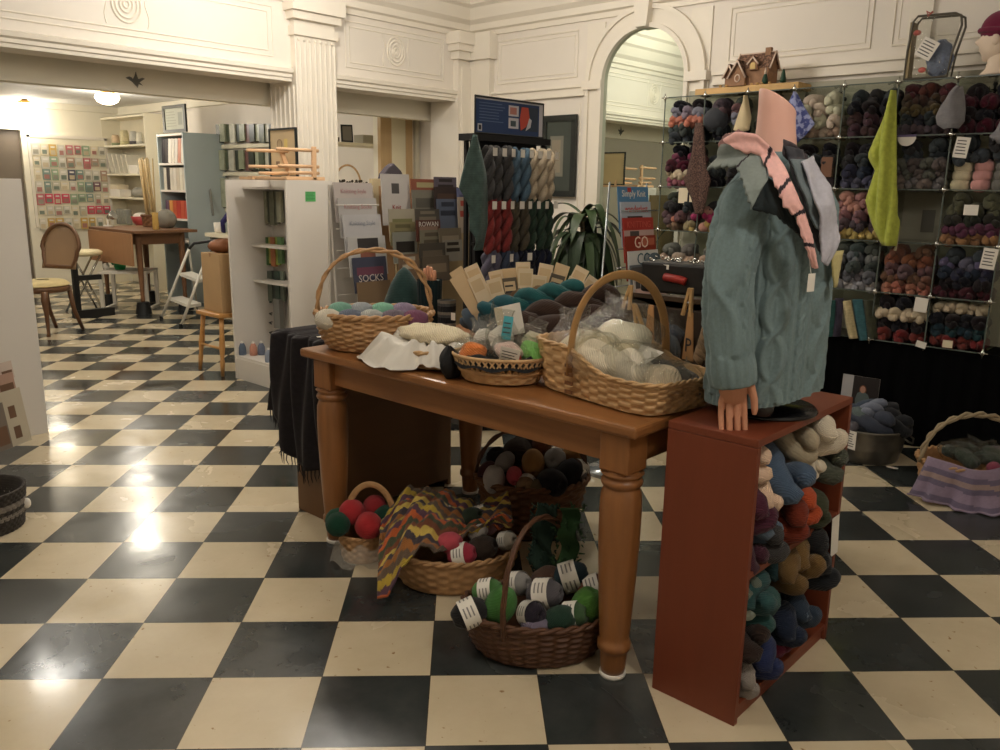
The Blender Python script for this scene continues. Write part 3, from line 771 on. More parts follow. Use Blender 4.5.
# kits with letter tags and clothes pegs standing behind the splint basket
kraft = mat('kraft_card', (186, 140, 92), .7); pegw = mat('peg_wood', (206, 166, 112), .5, 'wood', axis='Z')
def lettered(px, py, X_, ch, h=.13, w=.05, lean=0):
    p = onX(px, py, X_); t = thing('letter_kit', f'kit bag with a brown card lettered {ch}, behind the splint basket', 'kit', p)
    ux = Vector((-.35+.0, -.94, lean)).normalized(); uy = Vector((0, 0, 1)); uy = (uy-ux*uy.dot(ux)).normalized()
    poly = [(-w/2, 0), (w/2, 0), (w/2*.45, h), (-w/2*.45, h)]
    mb = M(); mb.prism(poly, (0, 0, 0), ux, uy, .003); obj('card', mb, kraft, t)
    lettering(ch, h*.42, ink, ux*0+uy*h*.3+ux.cross(uy)*.0035, ux, uy, t, 'letter')
    o = bpy.data.objects.new('clear_bag', BAGM[1]); col.objects.link(o); o.parent = t; o.scale = (.03, .04, .10); o.location = (.05, -.04, -.05)
    o.material_slots[0].link = 'OBJECT'; o.material_slots[0].material = film
    mb = M(); mb.ell((.06, -.04, .0), (.025, .035, .05), None, 16, 10, 0, lambda q, a: 1+.1*sin(5*a)); obj('wool_filling', mb, mat('grey_wool_mix', (86, 92, 98), .95, 'yarn', var=.25), t, True)
lettered(649, 352, 1.22, 'C', .15, .055); lettered(688, 360, 1.20, 'P', .145, .05)
def peg(px, py, X_, ang, lb):
    p = onX(px, py, X_); t = thing('clothes_peg', lb, 'clothes peg', p); R = rotm(ang, 0, 0)
    for s_ in (-1, 1): obj('peg_half', M().box((0, s_*.008, .03), (.011, .009, .085), R @ rotm(s_*.12)), pegw, t)
    obj('spring', M().tube([(0, -.012, .028), (0, .012, .028)], .004, 6), mat('steel_wire', (160, 160, 160), .3, metal=1), t)
peg(637, 326, 1.25, -.35, 'pale wooden clothes peg gripping a bag left of the letter C card')
peg(628, 306, 1.38, .2, 'pale wooden clothes peg highest above the cream wool bags')
peg(688, 312, 1.20, .1, 'pale wooden clothes peg above the letter P card')
bd = thing('braided_hank', 'brown and cream braided hank beside the sweater sleeve, behind the letter cards', 'yarn', onX(703, 345, 1.18))
mb = M()
for k in range(3):
    mb.tube([(0.012*sin(i*.7+k*2.1), .02*cos(i*.7+k*2.1)-.004*i*.4, -.05+i*.0065) for i in range(24)], .013, 8)
obj('braid', mb, mat('tweed_brown', (136, 112, 84), .95, 'yarn', var=.35), bd, True)

# pile of teal and dark brown hanks behind
teal = yarn('teal', (30, 84, 96)); dbr = yarn('chocolate', (58, 40, 32)); slb = yarn('slate_b', (76, 92, 108)); tgr = yarn('peacock', (34, 92, 94))
zig = yarn('zigzag', (128, 98, 70))
PL = [(teal, 'teal blue', (520, 308), 1.40, (0.3, -.12, -.95), 1.1, 'lying across the top of the pile', 0), (tgr, 'peacock green', (548, 296), 1.46, (1.2, -.22, -.9), .95, 'right of the teal one', 0),
      (dbr, 'chocolate brown', (535, 340), 1.20, (0, -.1, -.8), 1.3, 'lowest of the pile', 0), (dbr, 'chocolate brown', (566, 312), 1.36, (.8, -.3, -.75), 1.35, 'right side of the pile, above the other brown', 1),
      (dbr, 'dark brown', (556, 335), 1.24, (1.8, -.25, -.7), 1.5, 'nearest the splint basket', 2), (slb, 'slate blue', (493, 326), 1.40, (.5, .2, -1.2), .95, 'at the left of the pile', 1),
      (zig, 'brown zigzag', (530, 296), 1.50, (.5, -.2, -.8), .8, 'behind the teal one', 2), (tgr, 'blue green variegated', (598, 318), 1.44, (0, .3, -.8), .8, 'beyond the splint basket handle', 0)]
for m_, n, (px, py), X_, rot, s, wh, k in PL:
    hank(k, m_, onX(px, py, X_), rot, s, f'{n} hank in the table pile, {wh}', 'hank pile on the table', True)

# mitten on a wooden hand, ribbed cuffs
skinw = mat('hand_wood', (212, 150, 116), .5)
def knit_sleeve(nm, lb, loc, r0, r1, h, rgb, stripes=None, fingers=False, rx=1.0):
    t = thing(nm, lb, 'mitten' if fingers else 'knitwear', loc)
    mb = M(); prof = [(r0*(1-.08*(i % 2)*.2)*(1+(r1/r0-1)*i/20), h*i/20) for i in range(21)]
    def fn(u, v):
        a = 2*pi*u; r = (r0+(r1-r0)*v)*(1+.035*sin(18*a)); return (r*cos(a), r*sin(a)*rx, h*v)
    ms = [mat('knit_%d_%d_%d' % rgb, rgb, .95, 'knit', spec=.1, var=.15)]
    if stripes: ms += [mat('knit_%d_%d_%d' % c, c, .95, 'knit', spec=.1, var=.15) for c in stripes]
    mb.grid(fn, 72, 12, cu=True, mf=(lambda u, v: int(v*12) % len(ms)) if stripes else None); mb.add([(r1*.98*cos(2*pi*i/24), r1*.98*sin(2*pi*i/24)*rx, h-.004) for i in range(24)], [tuple(range(24))], 0)
    obj('knit', mb, ms, t, True)
    if fingers:
        for i in range(4):
            x = 0; y = (1.5-i)*.019; L_ = [.045, .056, .052, .04][i]
            m2 = M(); m2.tube([(x, y, h-.02), (x, y, h+L_*.5), (x, y*1.02, h+L_*.92), (x, y*1.02, h+L_)], [.0095, .0092, .008, .003], 10); tag(obj('finger', m2, skinw, t, True), 'bare wooden finger')
    return t
knit_sleeve('fingerless_mitten', 'dark teal fingerless mitten worn by a wooden display hand', (1.37, 1.02, T), .046, .052, .215, (22, 38, 42), None, True, 1.0)
knit_sleeve('knitted_cuff', 'black and grey striped knitted cuff with a white tag, right of the wooden hand', (1.36, .905, T), .036, .038, .14, (36, 36, 38), [(36, 36, 38), (74, 74, 74), (120, 114, 104)], False)
mb = panel_mb(onX(451, 320, 1.31), (.1, -1, 0), UP, .022, .03, .001); tag(obj('price_tag', mb, white), 'small white tag hanging on the striped cuff', 'tag')
cone = thing('knitted_hat', 'dark green pointed knitted hat behind the left table basket', 'hat', (1.385, 1.20, .757))
cone.scale = (1.12, 1.12, 1.25)
mb = M(); mb.lathe([(.085, 0), (.088, .03), (.078, .09), (.052, .15), (.024, .19), (.004, .205)], 28); obj('knit', mb, mat('forest_knit', (34, 60, 58), .95, 'knit', var=.15), cone, True)
mb = M(); mb.lathe([(.09, 0), (.092, .01), (.09, .022)], 28); obj('hat_band', mb, mat('forest_knit', (34, 60, 58)), cone, True)

# willow basket with paper packets
b5 = thing('packet_basket', 'dark willow basket packed with upright paper packets behind the table middle', 'basket', (1.50, .60, T-.0), radians(-50))
basket(b5, .135, .09, .115, wickb, flare=1.2, rows=8, nst=30, amp=.006, rim=.008)
paperk = mat('brown_paper', (206, 180, 142), .7); paperd = mat('printed_paper', (96, 86, 72), .7); glassine = mat('glassine', (220, 200, 168), .35)
for i in range(17):
    x = -.125+.25*(i % 9)/8+rnd.uniform(-.006, .006); y = (-.03 if i < 9 else .04); fan = (x*4.6)
    p = place_local(b5, (x*1.15, y, .05)); ux = Vector((cos(radians(-50)), sin(radians(-50)), 0)); ux2 = (ux*cos(fan)+Vector((0, 0, -sin(fan)))).normalized()
    ux3 = (ux2+Vector((.5, .5, 0))*rnd.uniform(-.6, .6)).normalized(); uy = Vector((sin(fan)*ux.x, sin(fan)*ux.y, cos(fan))); uy = (uy-ux3*uy.dot(ux3)).normalized()
    h_ = .20+.045*rnd.random()+(.02 if i >= 9 else 0); dk = i in (3, 6)
    mbp = panel_mb(p-ux3*.028, ux3, uy, .058, h_, .007, [(.1, .72, .9, .93, 1)] + (lines(.15, .85, .2, .9, 6, 2) if dk else []))
    tag(obj('paper_packet', mbp, [paperd if dk else (glassine if i % 3 else paperk), paperk, ink]), f'{"dark printed" if dk else "brown paper"} packet, {["first","second","third","fourth","fifth","sixth","seventh","eighth","ninth"][i % 9]} from left in the {"front" if i < 9 else "rear"} row of the willow basket', 'packet', 'paper packets in the willow basket')

# open plastic crate with dark items behind the splint basket
cr_ = thing('black_crate', 'black woven box with glittery rim and a red item in it, behind the splint basket', 'box', onX(677, 290, 1.50))
crm = mat('black_raffia', (30, 27, 26), .5, 'wicker', var=.3)
ux = Vector((-.2, -.98, 0)).normalized()
obj('box_body', M().box((.03, 0, .04), (.12, .26, .105), rotm(0, 0, .1)), crm, cr_, bev=.01)
mb = M(); mb.tube([(-.035, .03, .045), (-.037, -.03, .04), (-.035, -.05, .035)], .014, 8); tag(obj('red_roll', mb, mat('red_item', (170, 52, 44), .5), cr_, True), 'red roll')
obj('tag', panel_mb((-.033, .04, .07), XM, UP, .022, .016, .001), white, cr_)
mb = M()
for i in range(40): mb.ell((.03+rnd.uniform(-.05, .05), .12-.24*rnd.random(), .094+rnd.random()*.012), (.004, .005, .004), None, 6, 4)
obj('foil_scraps', mb, mat('foil', (220, 220, 215), .15, metal=1), cr_, True)
mb = M(); mb.b2(-.04, .12, -.22, .16, -.035, -.015); mb.b2(-.04, -.035, -.22, .16, -.035, .0)
tag(obj('brown_tray', mb, mat('tray_brown', (74, 56, 40), .5), None, loc=onX(677, 290, 1.52)-Vector((0, 0, .02))), 'long brown tray under the black woven box', 'tray')
# pedestal that carries the tray
tag(obj('display_riser', M().b2(1.46, 1.60, -.24, .16, T, onX(677, 290, 1.52).z-.056), mat('riser_brown', (60, 46, 36), .6), bev=.003), 'dark brown riser block at the back of the table', 'riser')
# pile of fluffy silver wool bags behind
kit('clear bag of silver grey wool between the black box and the splint basket', onX(640, 340, 1.36), .06, .05, .12, (0, 0, 0), (150, 160, 160), 3)
kit('clear bag with dark blue wool in front of the black woven box', onX(672, 348, 1.40), .06, .05, .12, (0, 0, .5), (60, 72, 90), 1)
# ================================================================== SWEATER MANNEQUIN on the cherry bookcase
MX, MY, MZ = 1.085, -.612, .776
man = thing('display_torso', 'headless display torso in a teal cabled sweater and zigzag shawl, standing on the cherry bookcase', 'mannequin', (MX, MY, MZ))
PR = [(0, .186, .136), (.05, .186, .138), (.2, .184, .138), (.35, .184, .138), (.48, .186, .138), (.55, .188, .132), (.585, .165, .116), (.61, .132, .098), (.635, .095, .082), (.66, .062, .065), (.74, .055, .055)]
def ab(z):
    for i in range(len(PR)-1):
        if z <= PR[i+1][0]:
            t = (z-PR[i][0])/(PR[i+1][0]-PR[i][0]); t = max(0, t); return PR[i][1]*(1-t)+PR[i+1][1]*t, PR[i][2]*(1-t)+PR[i+1][2]*t
    return PR[-1][1:]
def bul(th, z): return .05*max(0, -cos(th))**2*min(1, max(0, (z-.3)/.15))
def tor(th, z, off=0):
    a, b = ab(z)
    if off > .02: off += bul(th, z)
    return Vector(((a+off)*cos(th)-.03*min(1, max(0, (z-.55)/.12)), (b+off)*sin(th), z))
def cable(x, z, c, w, P, amp):
    """two cords that cross over and under each other, with a sunk channel on both sides"""
    best = 0; k = 2*pi*z/P
    for s_ in (-1, 1):
        cx = c+s_*w*.42*sin(k/2+.6*sin(k)*.3); lift = .82+.18*cos(k/2)*s_; d = (x-cx)/(w*.21)
        best = max(best, amp*lift*math.exp(-d*d))
    e = abs(x-c)/(w*.5)
    if 1.05 < e < 1.45 and best < .0015: best = -.0028
    return best
def rib(x, n=1.0): return .5+.5*cos(x*n)
def pick_disp(vals):
    m = max(vals); return m if m > .0004 else min(vals)
def body_disp(th, z):
    x = th*.165; C_ = .165
    vals = [cable(x, z, c_*C_, .060, .12, .0125) for c_ in (-1.571, -2.50, -.64, 1.571, 2.6, .6)]
    vals += [cable(x, z, c_*C_, .022, .045, .006) for c_ in (-2.035, -1.10, -2.95, 2.1, 1.1, 3.05, -.1)]
    vals += [(cable(x, z+.06, -3.2*C_, .05, .12, .011))]
    d = pick_disp(vals)
    if abs(d) < .0008: d += .0026*rib(x, 2*pi/.0125)
    if z < .065: d = .004*rib(x, 2*pi/.016)
    return d+.004*sin(th*5+z*4)*max(0, 1-z/.5)
swm = mat('teal_wool', (116, 134, 136), .95, 'knit', spec=.08, var=.14, scale=2.2, bump=1.0)
NU, NV = 420, 170
mb = M()
def fn(u, v):
    th = -pi+2*pi*u; z0 = .05+.02*cos(th+1.2)
    z = z0+(.665-z0)*v
    hem = .004*sin(th*3) ; return tor(th, z, body_disp(th, z)-.0)+Vector((0, 0, hem*(1-v)))
mb.grid(fn, NU, NV, cu=True); sw = obj('cabled_sweater', mb, swm, man, True)
def sleeve(p0, p1, p2, nm='sleeve'):
    mb = M(); p0, p1, p2 = map(Vector, (p0, p1, p2)); n = 110; NR = 90; vs = []
    up = Vector((0, 1, 0))
    def C_(t): return p0*(1-t)**2+p1*2*t*(1-t)+p2*t*t
    for i in range(n+1):
        t = i/n; c_ = C_(t); tn = (C_(min(1, t+.01))-C_(max(0, t-.01))).normalized(); sd = tn.cross(up).normalized(); uq = sd.cross(tn)
        for j in range(NR):
            a = 2*pi*j/NR; r = .069-.018*t**.8; 
            if t < .12: r *= .55+.45*sqrt(t/.12)
            x = math.atan2(sin(a-pi-.2), cos(a-pi-.2))*.065; L_ = t*.52
            d = pick_disp([cable(x, L_, 0.0, .085, .17, .0095), cable(x, L_, .07, .022, .045, .006), cable(x, L_, -.07, .022, .045, .006), cable(x, L_+.085, .13, .05, .12, .008), cable(x, L_+.085, -.13, .05, .12, .008)])+.0018*rib(x, 2*pi/.0125)
            d += .004*sin(L_*26+a*2)*t
            if t > .885: r = .055+.004*sin(pi*min(1, (t-.885)/.115)); d = .0035*rib(a, 16)
            p = c_+(sd*cos(a)*.9+uq*sin(a))*(r+d); vs.append(p)
    fs = [(i*NR+j, i*NR+(j+1) % NR, (i+1)*NR+(j+1) % NR, (i+1)*NR+j) for i in range(n) for j in range(NR)]
    fs.append(tuple(range(n*NR, n*NR+NR)))
    mb.add(vs, fs); return obj(nm, mb, swm, man, True)
W_ = onX(733, 384, .865); wl = W_-Vector((MX, MY, MZ))
sleeve((-.125, -.005, .585), (-.27, .03, .46), (wl.x+.0, wl.y+.0, wl.z+.0))
sleeve((.13, .03, .62), (.17, .055, .40), (.165, .05, .085))
# hand: palm, four unequal fingers, thumb, fused into one skin
skin = mat('display_skin', (196, 138, 108), .5, var=.06, bump=.3)
hm = M()
S = Vector((.735, -.735, 0)).normalized(); S = Vector((.66, -.75, 0)); D = Vector((0.05, -.03, -1)).normalized(); Nn = S.cross(D).normalized()
def H(a, b, c_=0): return S*a+D*b+Nn*c_
hm.tube([H(0, -.05), H(0, -.02), H(0, .01)], [.026, .025, .027], 12, flat=(1, .8))
R = Matrix((S, Nn, D)).transposed()
hm.ell(H(0, .04), (.037, .017, .045), R, 18, 12); hm.ell(H(.005, .02), (.031, .019, .035), R, 18, 12)
for (a, L_, r, sp, cur) in ((-.0255, .078, .0076, -.16, .004), (-.0088, .096, .0086, -.05, .010), (.0085, .102, .0088, .03, .008), (.0255, .090, .0086, .10, .002)):
    pts = [H(a*.9, .055, 0), H(a+sp*.015, .078, .004), H(a+sp*(.02)+sp*.2*L_*.5, .078+L_*.42, .002-cur), H(a+sp*.2*L_+sp*.015, .078+L_*.78, -.006-cur), H(a+sp*.22*L_+sp*.015, .078+L_, -.013-cur)]
    hm.tube(pts, [r*1.15, r*1.1, r, r*.9, r*.55], 10)
hm.tube([H(.022, .005, 0), H(.040, .03, -.004), H(.049, .065, -.01), H(.050, .092, -.014), H(.049, .104, -.016)], [.012, .0115, .0095, .0085, .005], 10)
ho = obj('hand', hm, skin, man, True, loc=(wl.x, wl.y, wl.z+.03))
md = ho.modifiers.new('r', 'REMESH'); md.mode = 'VOXEL'; md.voxel_size = .0014; md.use_smooth_shade = True
md = ho.modifiers.new('s', 'SMOOTH'); md.iterations = 4
# neck with its slanting cut
cl = M(); cl.tube([(-.03+.058*cos(k*pi/18), .058*sin(k*pi/18), .655) for k in range(36)], .021, 10, True); obj('neck_rib', cl, swm, man, True)
nk = M(); NN = 36
vs = []; rows_ = [(.60, .060), (.68, .052), (.73, .046), (.77, .044), (.80, .045)]
for z, r in rows_:
    for j in range(NN):
        a = 2*pi*j/NN; zz = z
        if z >= .77: zz = z-(.03*(cos(a+.75)) if z > .79 else .015*cos(a+.75))
        vs.append((r*cos(a)-.028+(z-.7)*-.05, r*sin(a)*1.05+.01, zz))
nk.add(vs, [(i*NN+j, i*NN+(j+1) % NN, (i+1)*NN+(j+1) % NN, (i+1)*NN+j) for i in range(4) for j in range(NN)]+[tuple(range(4*NN, 5*NN))])
neck_o = obj('neck', nk, mat('neck_plastic', (228, 178, 162), .4, var=.02, bump=.2), man, True, bev=.004)
# stand under the sweater
s = M(); s.lathe([(.135, 0), (.137, .004), (.13, .012), (.04, .016), (.012, .03), (.012, .3)], 40, (.03, .0, 0)); obj('stand', s, mat('black_gloss', (24, 24, 26), .2), man, True)
s = M(); s.lathe([(.024, .017), (.03, .03), (.03, .045), (.02, .055)], 20, (-.10, -.05, 0)); obj('stand_knob', s, mat('smoky_glass', (70, 66, 64), .15), man, True)

# shawl pieces laid over the shoulders: strips between two edges on the torso surface
def pick(px, py, off):
    d = ray(px, py); best = None
    for k in range(400):
        t = 1.5+k*.005; p = CAM+d*t; x, y, z = p[0]-MX, p[1]-MY, p[2]-MZ; x += .03*min(1, max(0, (z-.55)/.12))
        if z < 0 or z > .85: continue
        a, b = ab(min(z, .74)); o2 = off+bul(math.atan2(y, x), z); f = sqrt((x/(a+o2))**2+(y/(b+o2))**2)
        if f <= 1: return math.atan2(y/(b+o2), x/(a+o2)), z
        if best is None or f < best[0]: best = (f, math.atan2(y/(b+o2), x/(a+o2)), z)
    return best[1], best[2]
def path_pts(P, n):
    L_ = [0]
    for i in range(1, len(P)): L_.append(L_[-1]+math.hypot(P[i][0]-P[i-1][0], P[i][1]-P[i-1][1]))
    out = []
    for k in range(n+1):
        s_ = L_[-1]*k/n; i = 0
        while i < len(P)-2 and s_ > L_[i+1]: i += 1
        t = (s_-L_[i])/max(1e-6, L_[i+1]-L_[i]); out.append((P[i][0]*(1-t)+P[i+1][0]*t, P[i][1]*(1-t)+P[i+1][1]*t))
    return out
def strip(name, E1, E2, m, off, n=40, w=10, jag1=0, jag2=0, wav=.004, lab=None, thick=.006, jn=9, seams=None, sm=None):
    A_ = path_pts(E1, n); B_ = path_pts(E2, n); mb = M()
    def unw(q): 
        th = q[0]
        return (th-2*pi if th > .6 else th, q[1])
    A2 = [unw(pick(x, y, off)) for x, y in A_]; B2 = [unw(pick(x, y, off)) for x, y in B_]
    def f(u, v):
        i = min(n-1, int(u*n)); t = u*n-i
        a = [A2[i][k]*(1-t)+A2[i+1][k]*t for k in (0, 1)]; b = [B2[i][k]*(1-t)+B2[i+1][k]*t for k in (0, 1)]
        saw = abs(((u*jn) % 1)-.5)*2
        lo = -jag1*saw; hi = 1+jag2*saw; q = lo+(hi-lo)*v
        th = a[0]+(b[0]-a[0])*q; z = a[1]+(b[1]-a[1])*q
        return tor(th, min(z, .735), off+wav*sin(u*14+v*3)+wav*.6*sin(v*9+u*5)+(max(0, z-.735)*-.2))+Vector((0, 0, max(0, z-.735)))
    ms = [m]+([sm] if sm else [])
    mb.grid(f, n*2, w, mf=(lambda u, v: 1 if sm and any(abs(u-q+ (v-.5)*.05) < .013 for q in seams) else 0))
    o = obj(name, mb, ms, shw, True, solid=thick)
    if lab: o['label'] = lab
    return o
shw = thing('zigzag_shawl', 'zigzag shawl in pink, greys and black draped over the teal sweater', 'shawl', (MX, MY, MZ))
K = lambda n, c, s_=2.0: mat('shawl_'+n, c, .95, 'knit', spec=.08, var=.1, scale=s_)
drk = K('seam', (54, 46, 52))
strip('black_panel', [(752, 206), (768, 178), (776, 184), (783, 200)], [(753, 209), (775, 214), (790, 226), (806, 240)], K('black', (42, 48, 50)), .042, jag2=.06)
strip('grey_collar', [(722, 145), (740, 143), (756, 153), (766, 165), (768, 180)], [(708, 168), (722, 166), (738, 166), (744, 182), (752, 207)], K('grey', (128, 136, 132)), .062, jag2=.10, wav=.003, seams=(.45,), sm=drk, lab='grey ribbed collar panel')
strip('charcoal_panel', [(784, 146), (792, 172), (802, 196), (811, 222), (818, 250)], [(801, 150), (810, 176), (822, 202), (828, 232), (824, 258)], K('charcoal', (72, 72, 78)), .040, lab='charcoal panel')
strip('mid_grey_panel', [(790, 160), (799, 182), (808, 204), (816, 228)], [(812, 160), (824, 186), (832, 212), (832, 240)], K('midgrey', (108, 118, 122)), .050, jag2=.05)
strip('pale_grey_panel', [(801, 162), (812, 188), (820, 214), (823, 246), (821, 262)], [(811, 156), (829, 184), (838, 212), (839, 240), (828, 266)], K('palegrey', (184, 182, 192)), .062, lab='pale lilac grey panel')
strip('pink_panel', [(724, 140), (738, 132), (757, 134), (772, 148), (785, 168), (795, 190), (806, 212), (813, 235), (817, 268)], [(734, 147), (748, 152), (758, 152), (766, 164), (775, 182), (786, 206), (798, 216), (804, 238), (814, 268)], K('pink', (236, 184, 178)), .070, n=60, jag2=.16, jag1=.0, jn=13, wav=.003, seams=(.27, .47, .66, .86), sm=drk, lab='pink striped panel')
strip('back_collar', [(783, 140), (794, 144), (806, 156), (815, 172)], [(783, 156), (794, 164), (804, 176), (811, 188)], K('backgrey', (78, 70, 74)), .036, lab='dark grey collar behind the neck')
strip('mauve_panel', [(716, 146), (724, 136), (740, 130)], [(724, 147), (735, 140), (748, 134)], K('mauve', (150, 112, 108)), .058)
mb = panel_mb(onY(807, 292, MY-.175)-Vector((MX, MY, MZ)), (1, -.2, 0), UP, .027, .042, .001); obj('price_tag', mb, white, shw)
mb = M(); q = onY(812, 280, MY-.175)-Vector((MX, MY, MZ)); mb.tube([q, q+Vector((0, .012, .05))], .0008, 4); obj('tag_string', mb, white, shw)
mb = M(); q0 = pick(833, 236, .03); mb.grid(lambda u, v: tor(pick(835-2*v, 236+30*v, .02)[0]-.0+(u-.5)*.35*(1-v*.8), .44-.09*v, .03), 6, 8); tag(obj('yellow_tip', mb, K('yellow', (196, 184, 128)), shw, True, solid=.004), 'pale yellow end')
# ================================================================== GLASS CUBE SHELVING against the right wall
GX = 3.75; GD = .30; CW = .2815; GY0 = 1.405
RZ = [1.93, 1.656, 1.381, 1.105, .83, .565]
colY = [GY0-CW*i for i in range(8)]
glass = mat('greenish_glass', (240, 243, 240), .02, 'glass'); edge = mat('glass_edge', (92, 100, 94), .25, var=.03)
gs = thing('glass_cube_shelving', 'tall grid of glass cubes full of yarn along the right wall', 'shelving', (GX, (colY[0]+colY[-1])/2, 0)); gy = (colY[0]+colY[-1])/2
for k, z in enumerate(RZ):
    o = obj('glass_shelf', M().b2(.003, GD, colY[-1]-gy, colY[0]-gy, z-.0025, z+.0025), glass, gs)
    obj('shelf_edge', M().b2(-.0005, .003, colY[-1]-gy, colY[0]-gy, z-.0032, z+.0032), edge, o)
for k, y in enumerate(colY):
    o = obj('glass_panel', M().b2(.004, GD, y-gy-.0025, y-gy+.0025, RZ[-1]+.003, RZ[0]-.003), glass, gs)
    obj('panel_edge', M().b2(-.001, .0035, y-gy-.0032, y-gy+.0032, RZ[-1]+.003, RZ[0]-.003), edge, o)
chrome = mat('chrome', (190, 190, 185), .15, metal=1, var=0, bump=0)
for i, y in enumerate(colY):
    for k, z in enumerate(RZ):
        mb = M(); mb.ell((-.004, y-gy, z), (.006, .013, .013), None, 10, 6); mb.box((-.003, y-gy, z), (.004, .05, .006)); mb.box((-.003, y-gy, z), (.004, .006, .05)); obj('connector', mb, chrome, gs, True)
# slatted backing wall behind it
slat = mat('slatwall_grey', (168, 164, 146), .6, var=.03)
mb = M(); mb.b2(UW-.05, UW-.02, -1.2, 1.42, .50, 2.0)
for k in range(20): mb.b2(UW-.056, UW-.05, -1.2, 1.42, .51+.075*k, .51+.075*k+.062)
st('wall_slatted', mb, slat)
blackm = mat('black_iron', (30, 28, 26), .5)
for i, y in enumerate((1.03, .78, .62, .42, .12, -.38)):
    t = thing('wall_hook', f'black cross-shaped slatwall hook, {["first","second","third","fourth","fifth","sixth"][i]} from the left above the top cubes', 'hook', (UW-.058, y, 1.885), group='slatwall hooks')
    mb = M(); mb.box((0, 0, 0), (.008, .012, .07)); mb.box((0, 0, .006), (.008, .055, .014)); 
    for a, b in ((.03, .006), (-.03, .006)): mb.ell((0, a, b), (.005, .010, .012), None, 8, 6)
    mb.ell((0, 0, .037), (.005, .012, .010), None, 8, 6); obj('cross', mb, blackm, t)
    obj('arm', M().tube([(0, 0, .0), (-.10, .0, .0), (-.115, 0, .012)], .004, 6), chrome, t)
# counter the shelving stands on, under a floor-length black cloth
velvet = mat('black_drape', (9, 9, 10), .95, spec=.05)
dr = thing('draped_counter', 'counter covered by a floor-length black cloth below the glass cubes', 'counter', (3.93, .05, 0))
def drp(u, v):
    y = 1.45-2.9*u; return (-.16-.012*sin(y*38)*(1-v*.8)-.006*sin(y*71+1), y, .54*v+.002)
mb = M(); mb.grid(drp, 200, 6); obj('cloth_front', mb, velvet, dr, True)
obj('counter_top', M().b2(-.165, .13, -1.45, 1.45, .54, .561), velvet, dr)
obj('cloth_side', M().b2(-.15, .13, 1.43, 1.45, .0, .54), velvet, dr)

CN = ['leftmost', 'second', 'third', 'fourth', 'fifth', 'sixth', 'rightmost']
RN = ['top', 'second', 'middle', 'fourth', 'bottom']
YC = {}
def yc(n, c): YC[n] = c
for n, c in (('black', (24, 23, 26)), ('dark slate', (62, 66, 74)), ('slate green', (62, 72, 68)), ('coral', (190, 116, 94)), ('lilac grey', (134, 128, 138)), ('dark grey', (70, 68, 70)), ('mauve brown', (98, 78, 82)),
             ('rose', (156, 84, 94)), ('cream', (206, 190, 158)), ('burgundy', (74, 22, 36)), ('raspberry', (124, 52, 82)), ('charcoal', (50, 50, 54)), ('navy', (40, 44, 62)), ('ivory', (208, 196, 172)), ('beige', (176, 156, 134)),
             ('plum', (72, 42, 50)), ('slate blue', (72, 78, 96)), ('peach', (184, 130, 114)), ('dusty mauve', (134, 96, 96)), ('plum grey', (78, 66, 74)), ('straw', (190, 164, 98)), ('grey green', (74, 86, 78)), ('blue grey', (106, 114, 118)),
             ('steel', (96, 98, 106)), ('pale lilac', (176, 168, 176)), ('oxblood', (78, 36, 34)), ('brown', (66, 52, 44)), ('olive brown', (86, 74, 44)), ('ink blue', (40, 44, 54)), ('taupe grey', (88, 80, 76)), ('stone grey', (112, 104, 98)),
             ('olive', (84, 88, 62)), ('dark green', (44, 54, 42)), ('magenta', (98, 50, 74)), ('mustard', (150, 112, 70)), ('lavender', (88, 88, 118)), ('wine', (74, 24, 32)), ('dark teal', (30, 56, 60)), ('red', (118, 40, 38)), ('teal', (52, 110, 112)),
             ('copper', (112, 80, 62)), ('rust', (136, 84, 62)), ('salmon', (176, 104, 88)), ('pale pink', (214, 150, 146)), ('vanilla', (222, 206, 170)), ('ash grey', (112, 110, 104)), ('ochre', (160, 130, 80)), ('tan', (150, 124, 98)), ('hot pink', (170, 50, 98))): yc(n, c)
ORD = ['first', 'second', 'third', 'fourth', 'fifth', 'sixth']
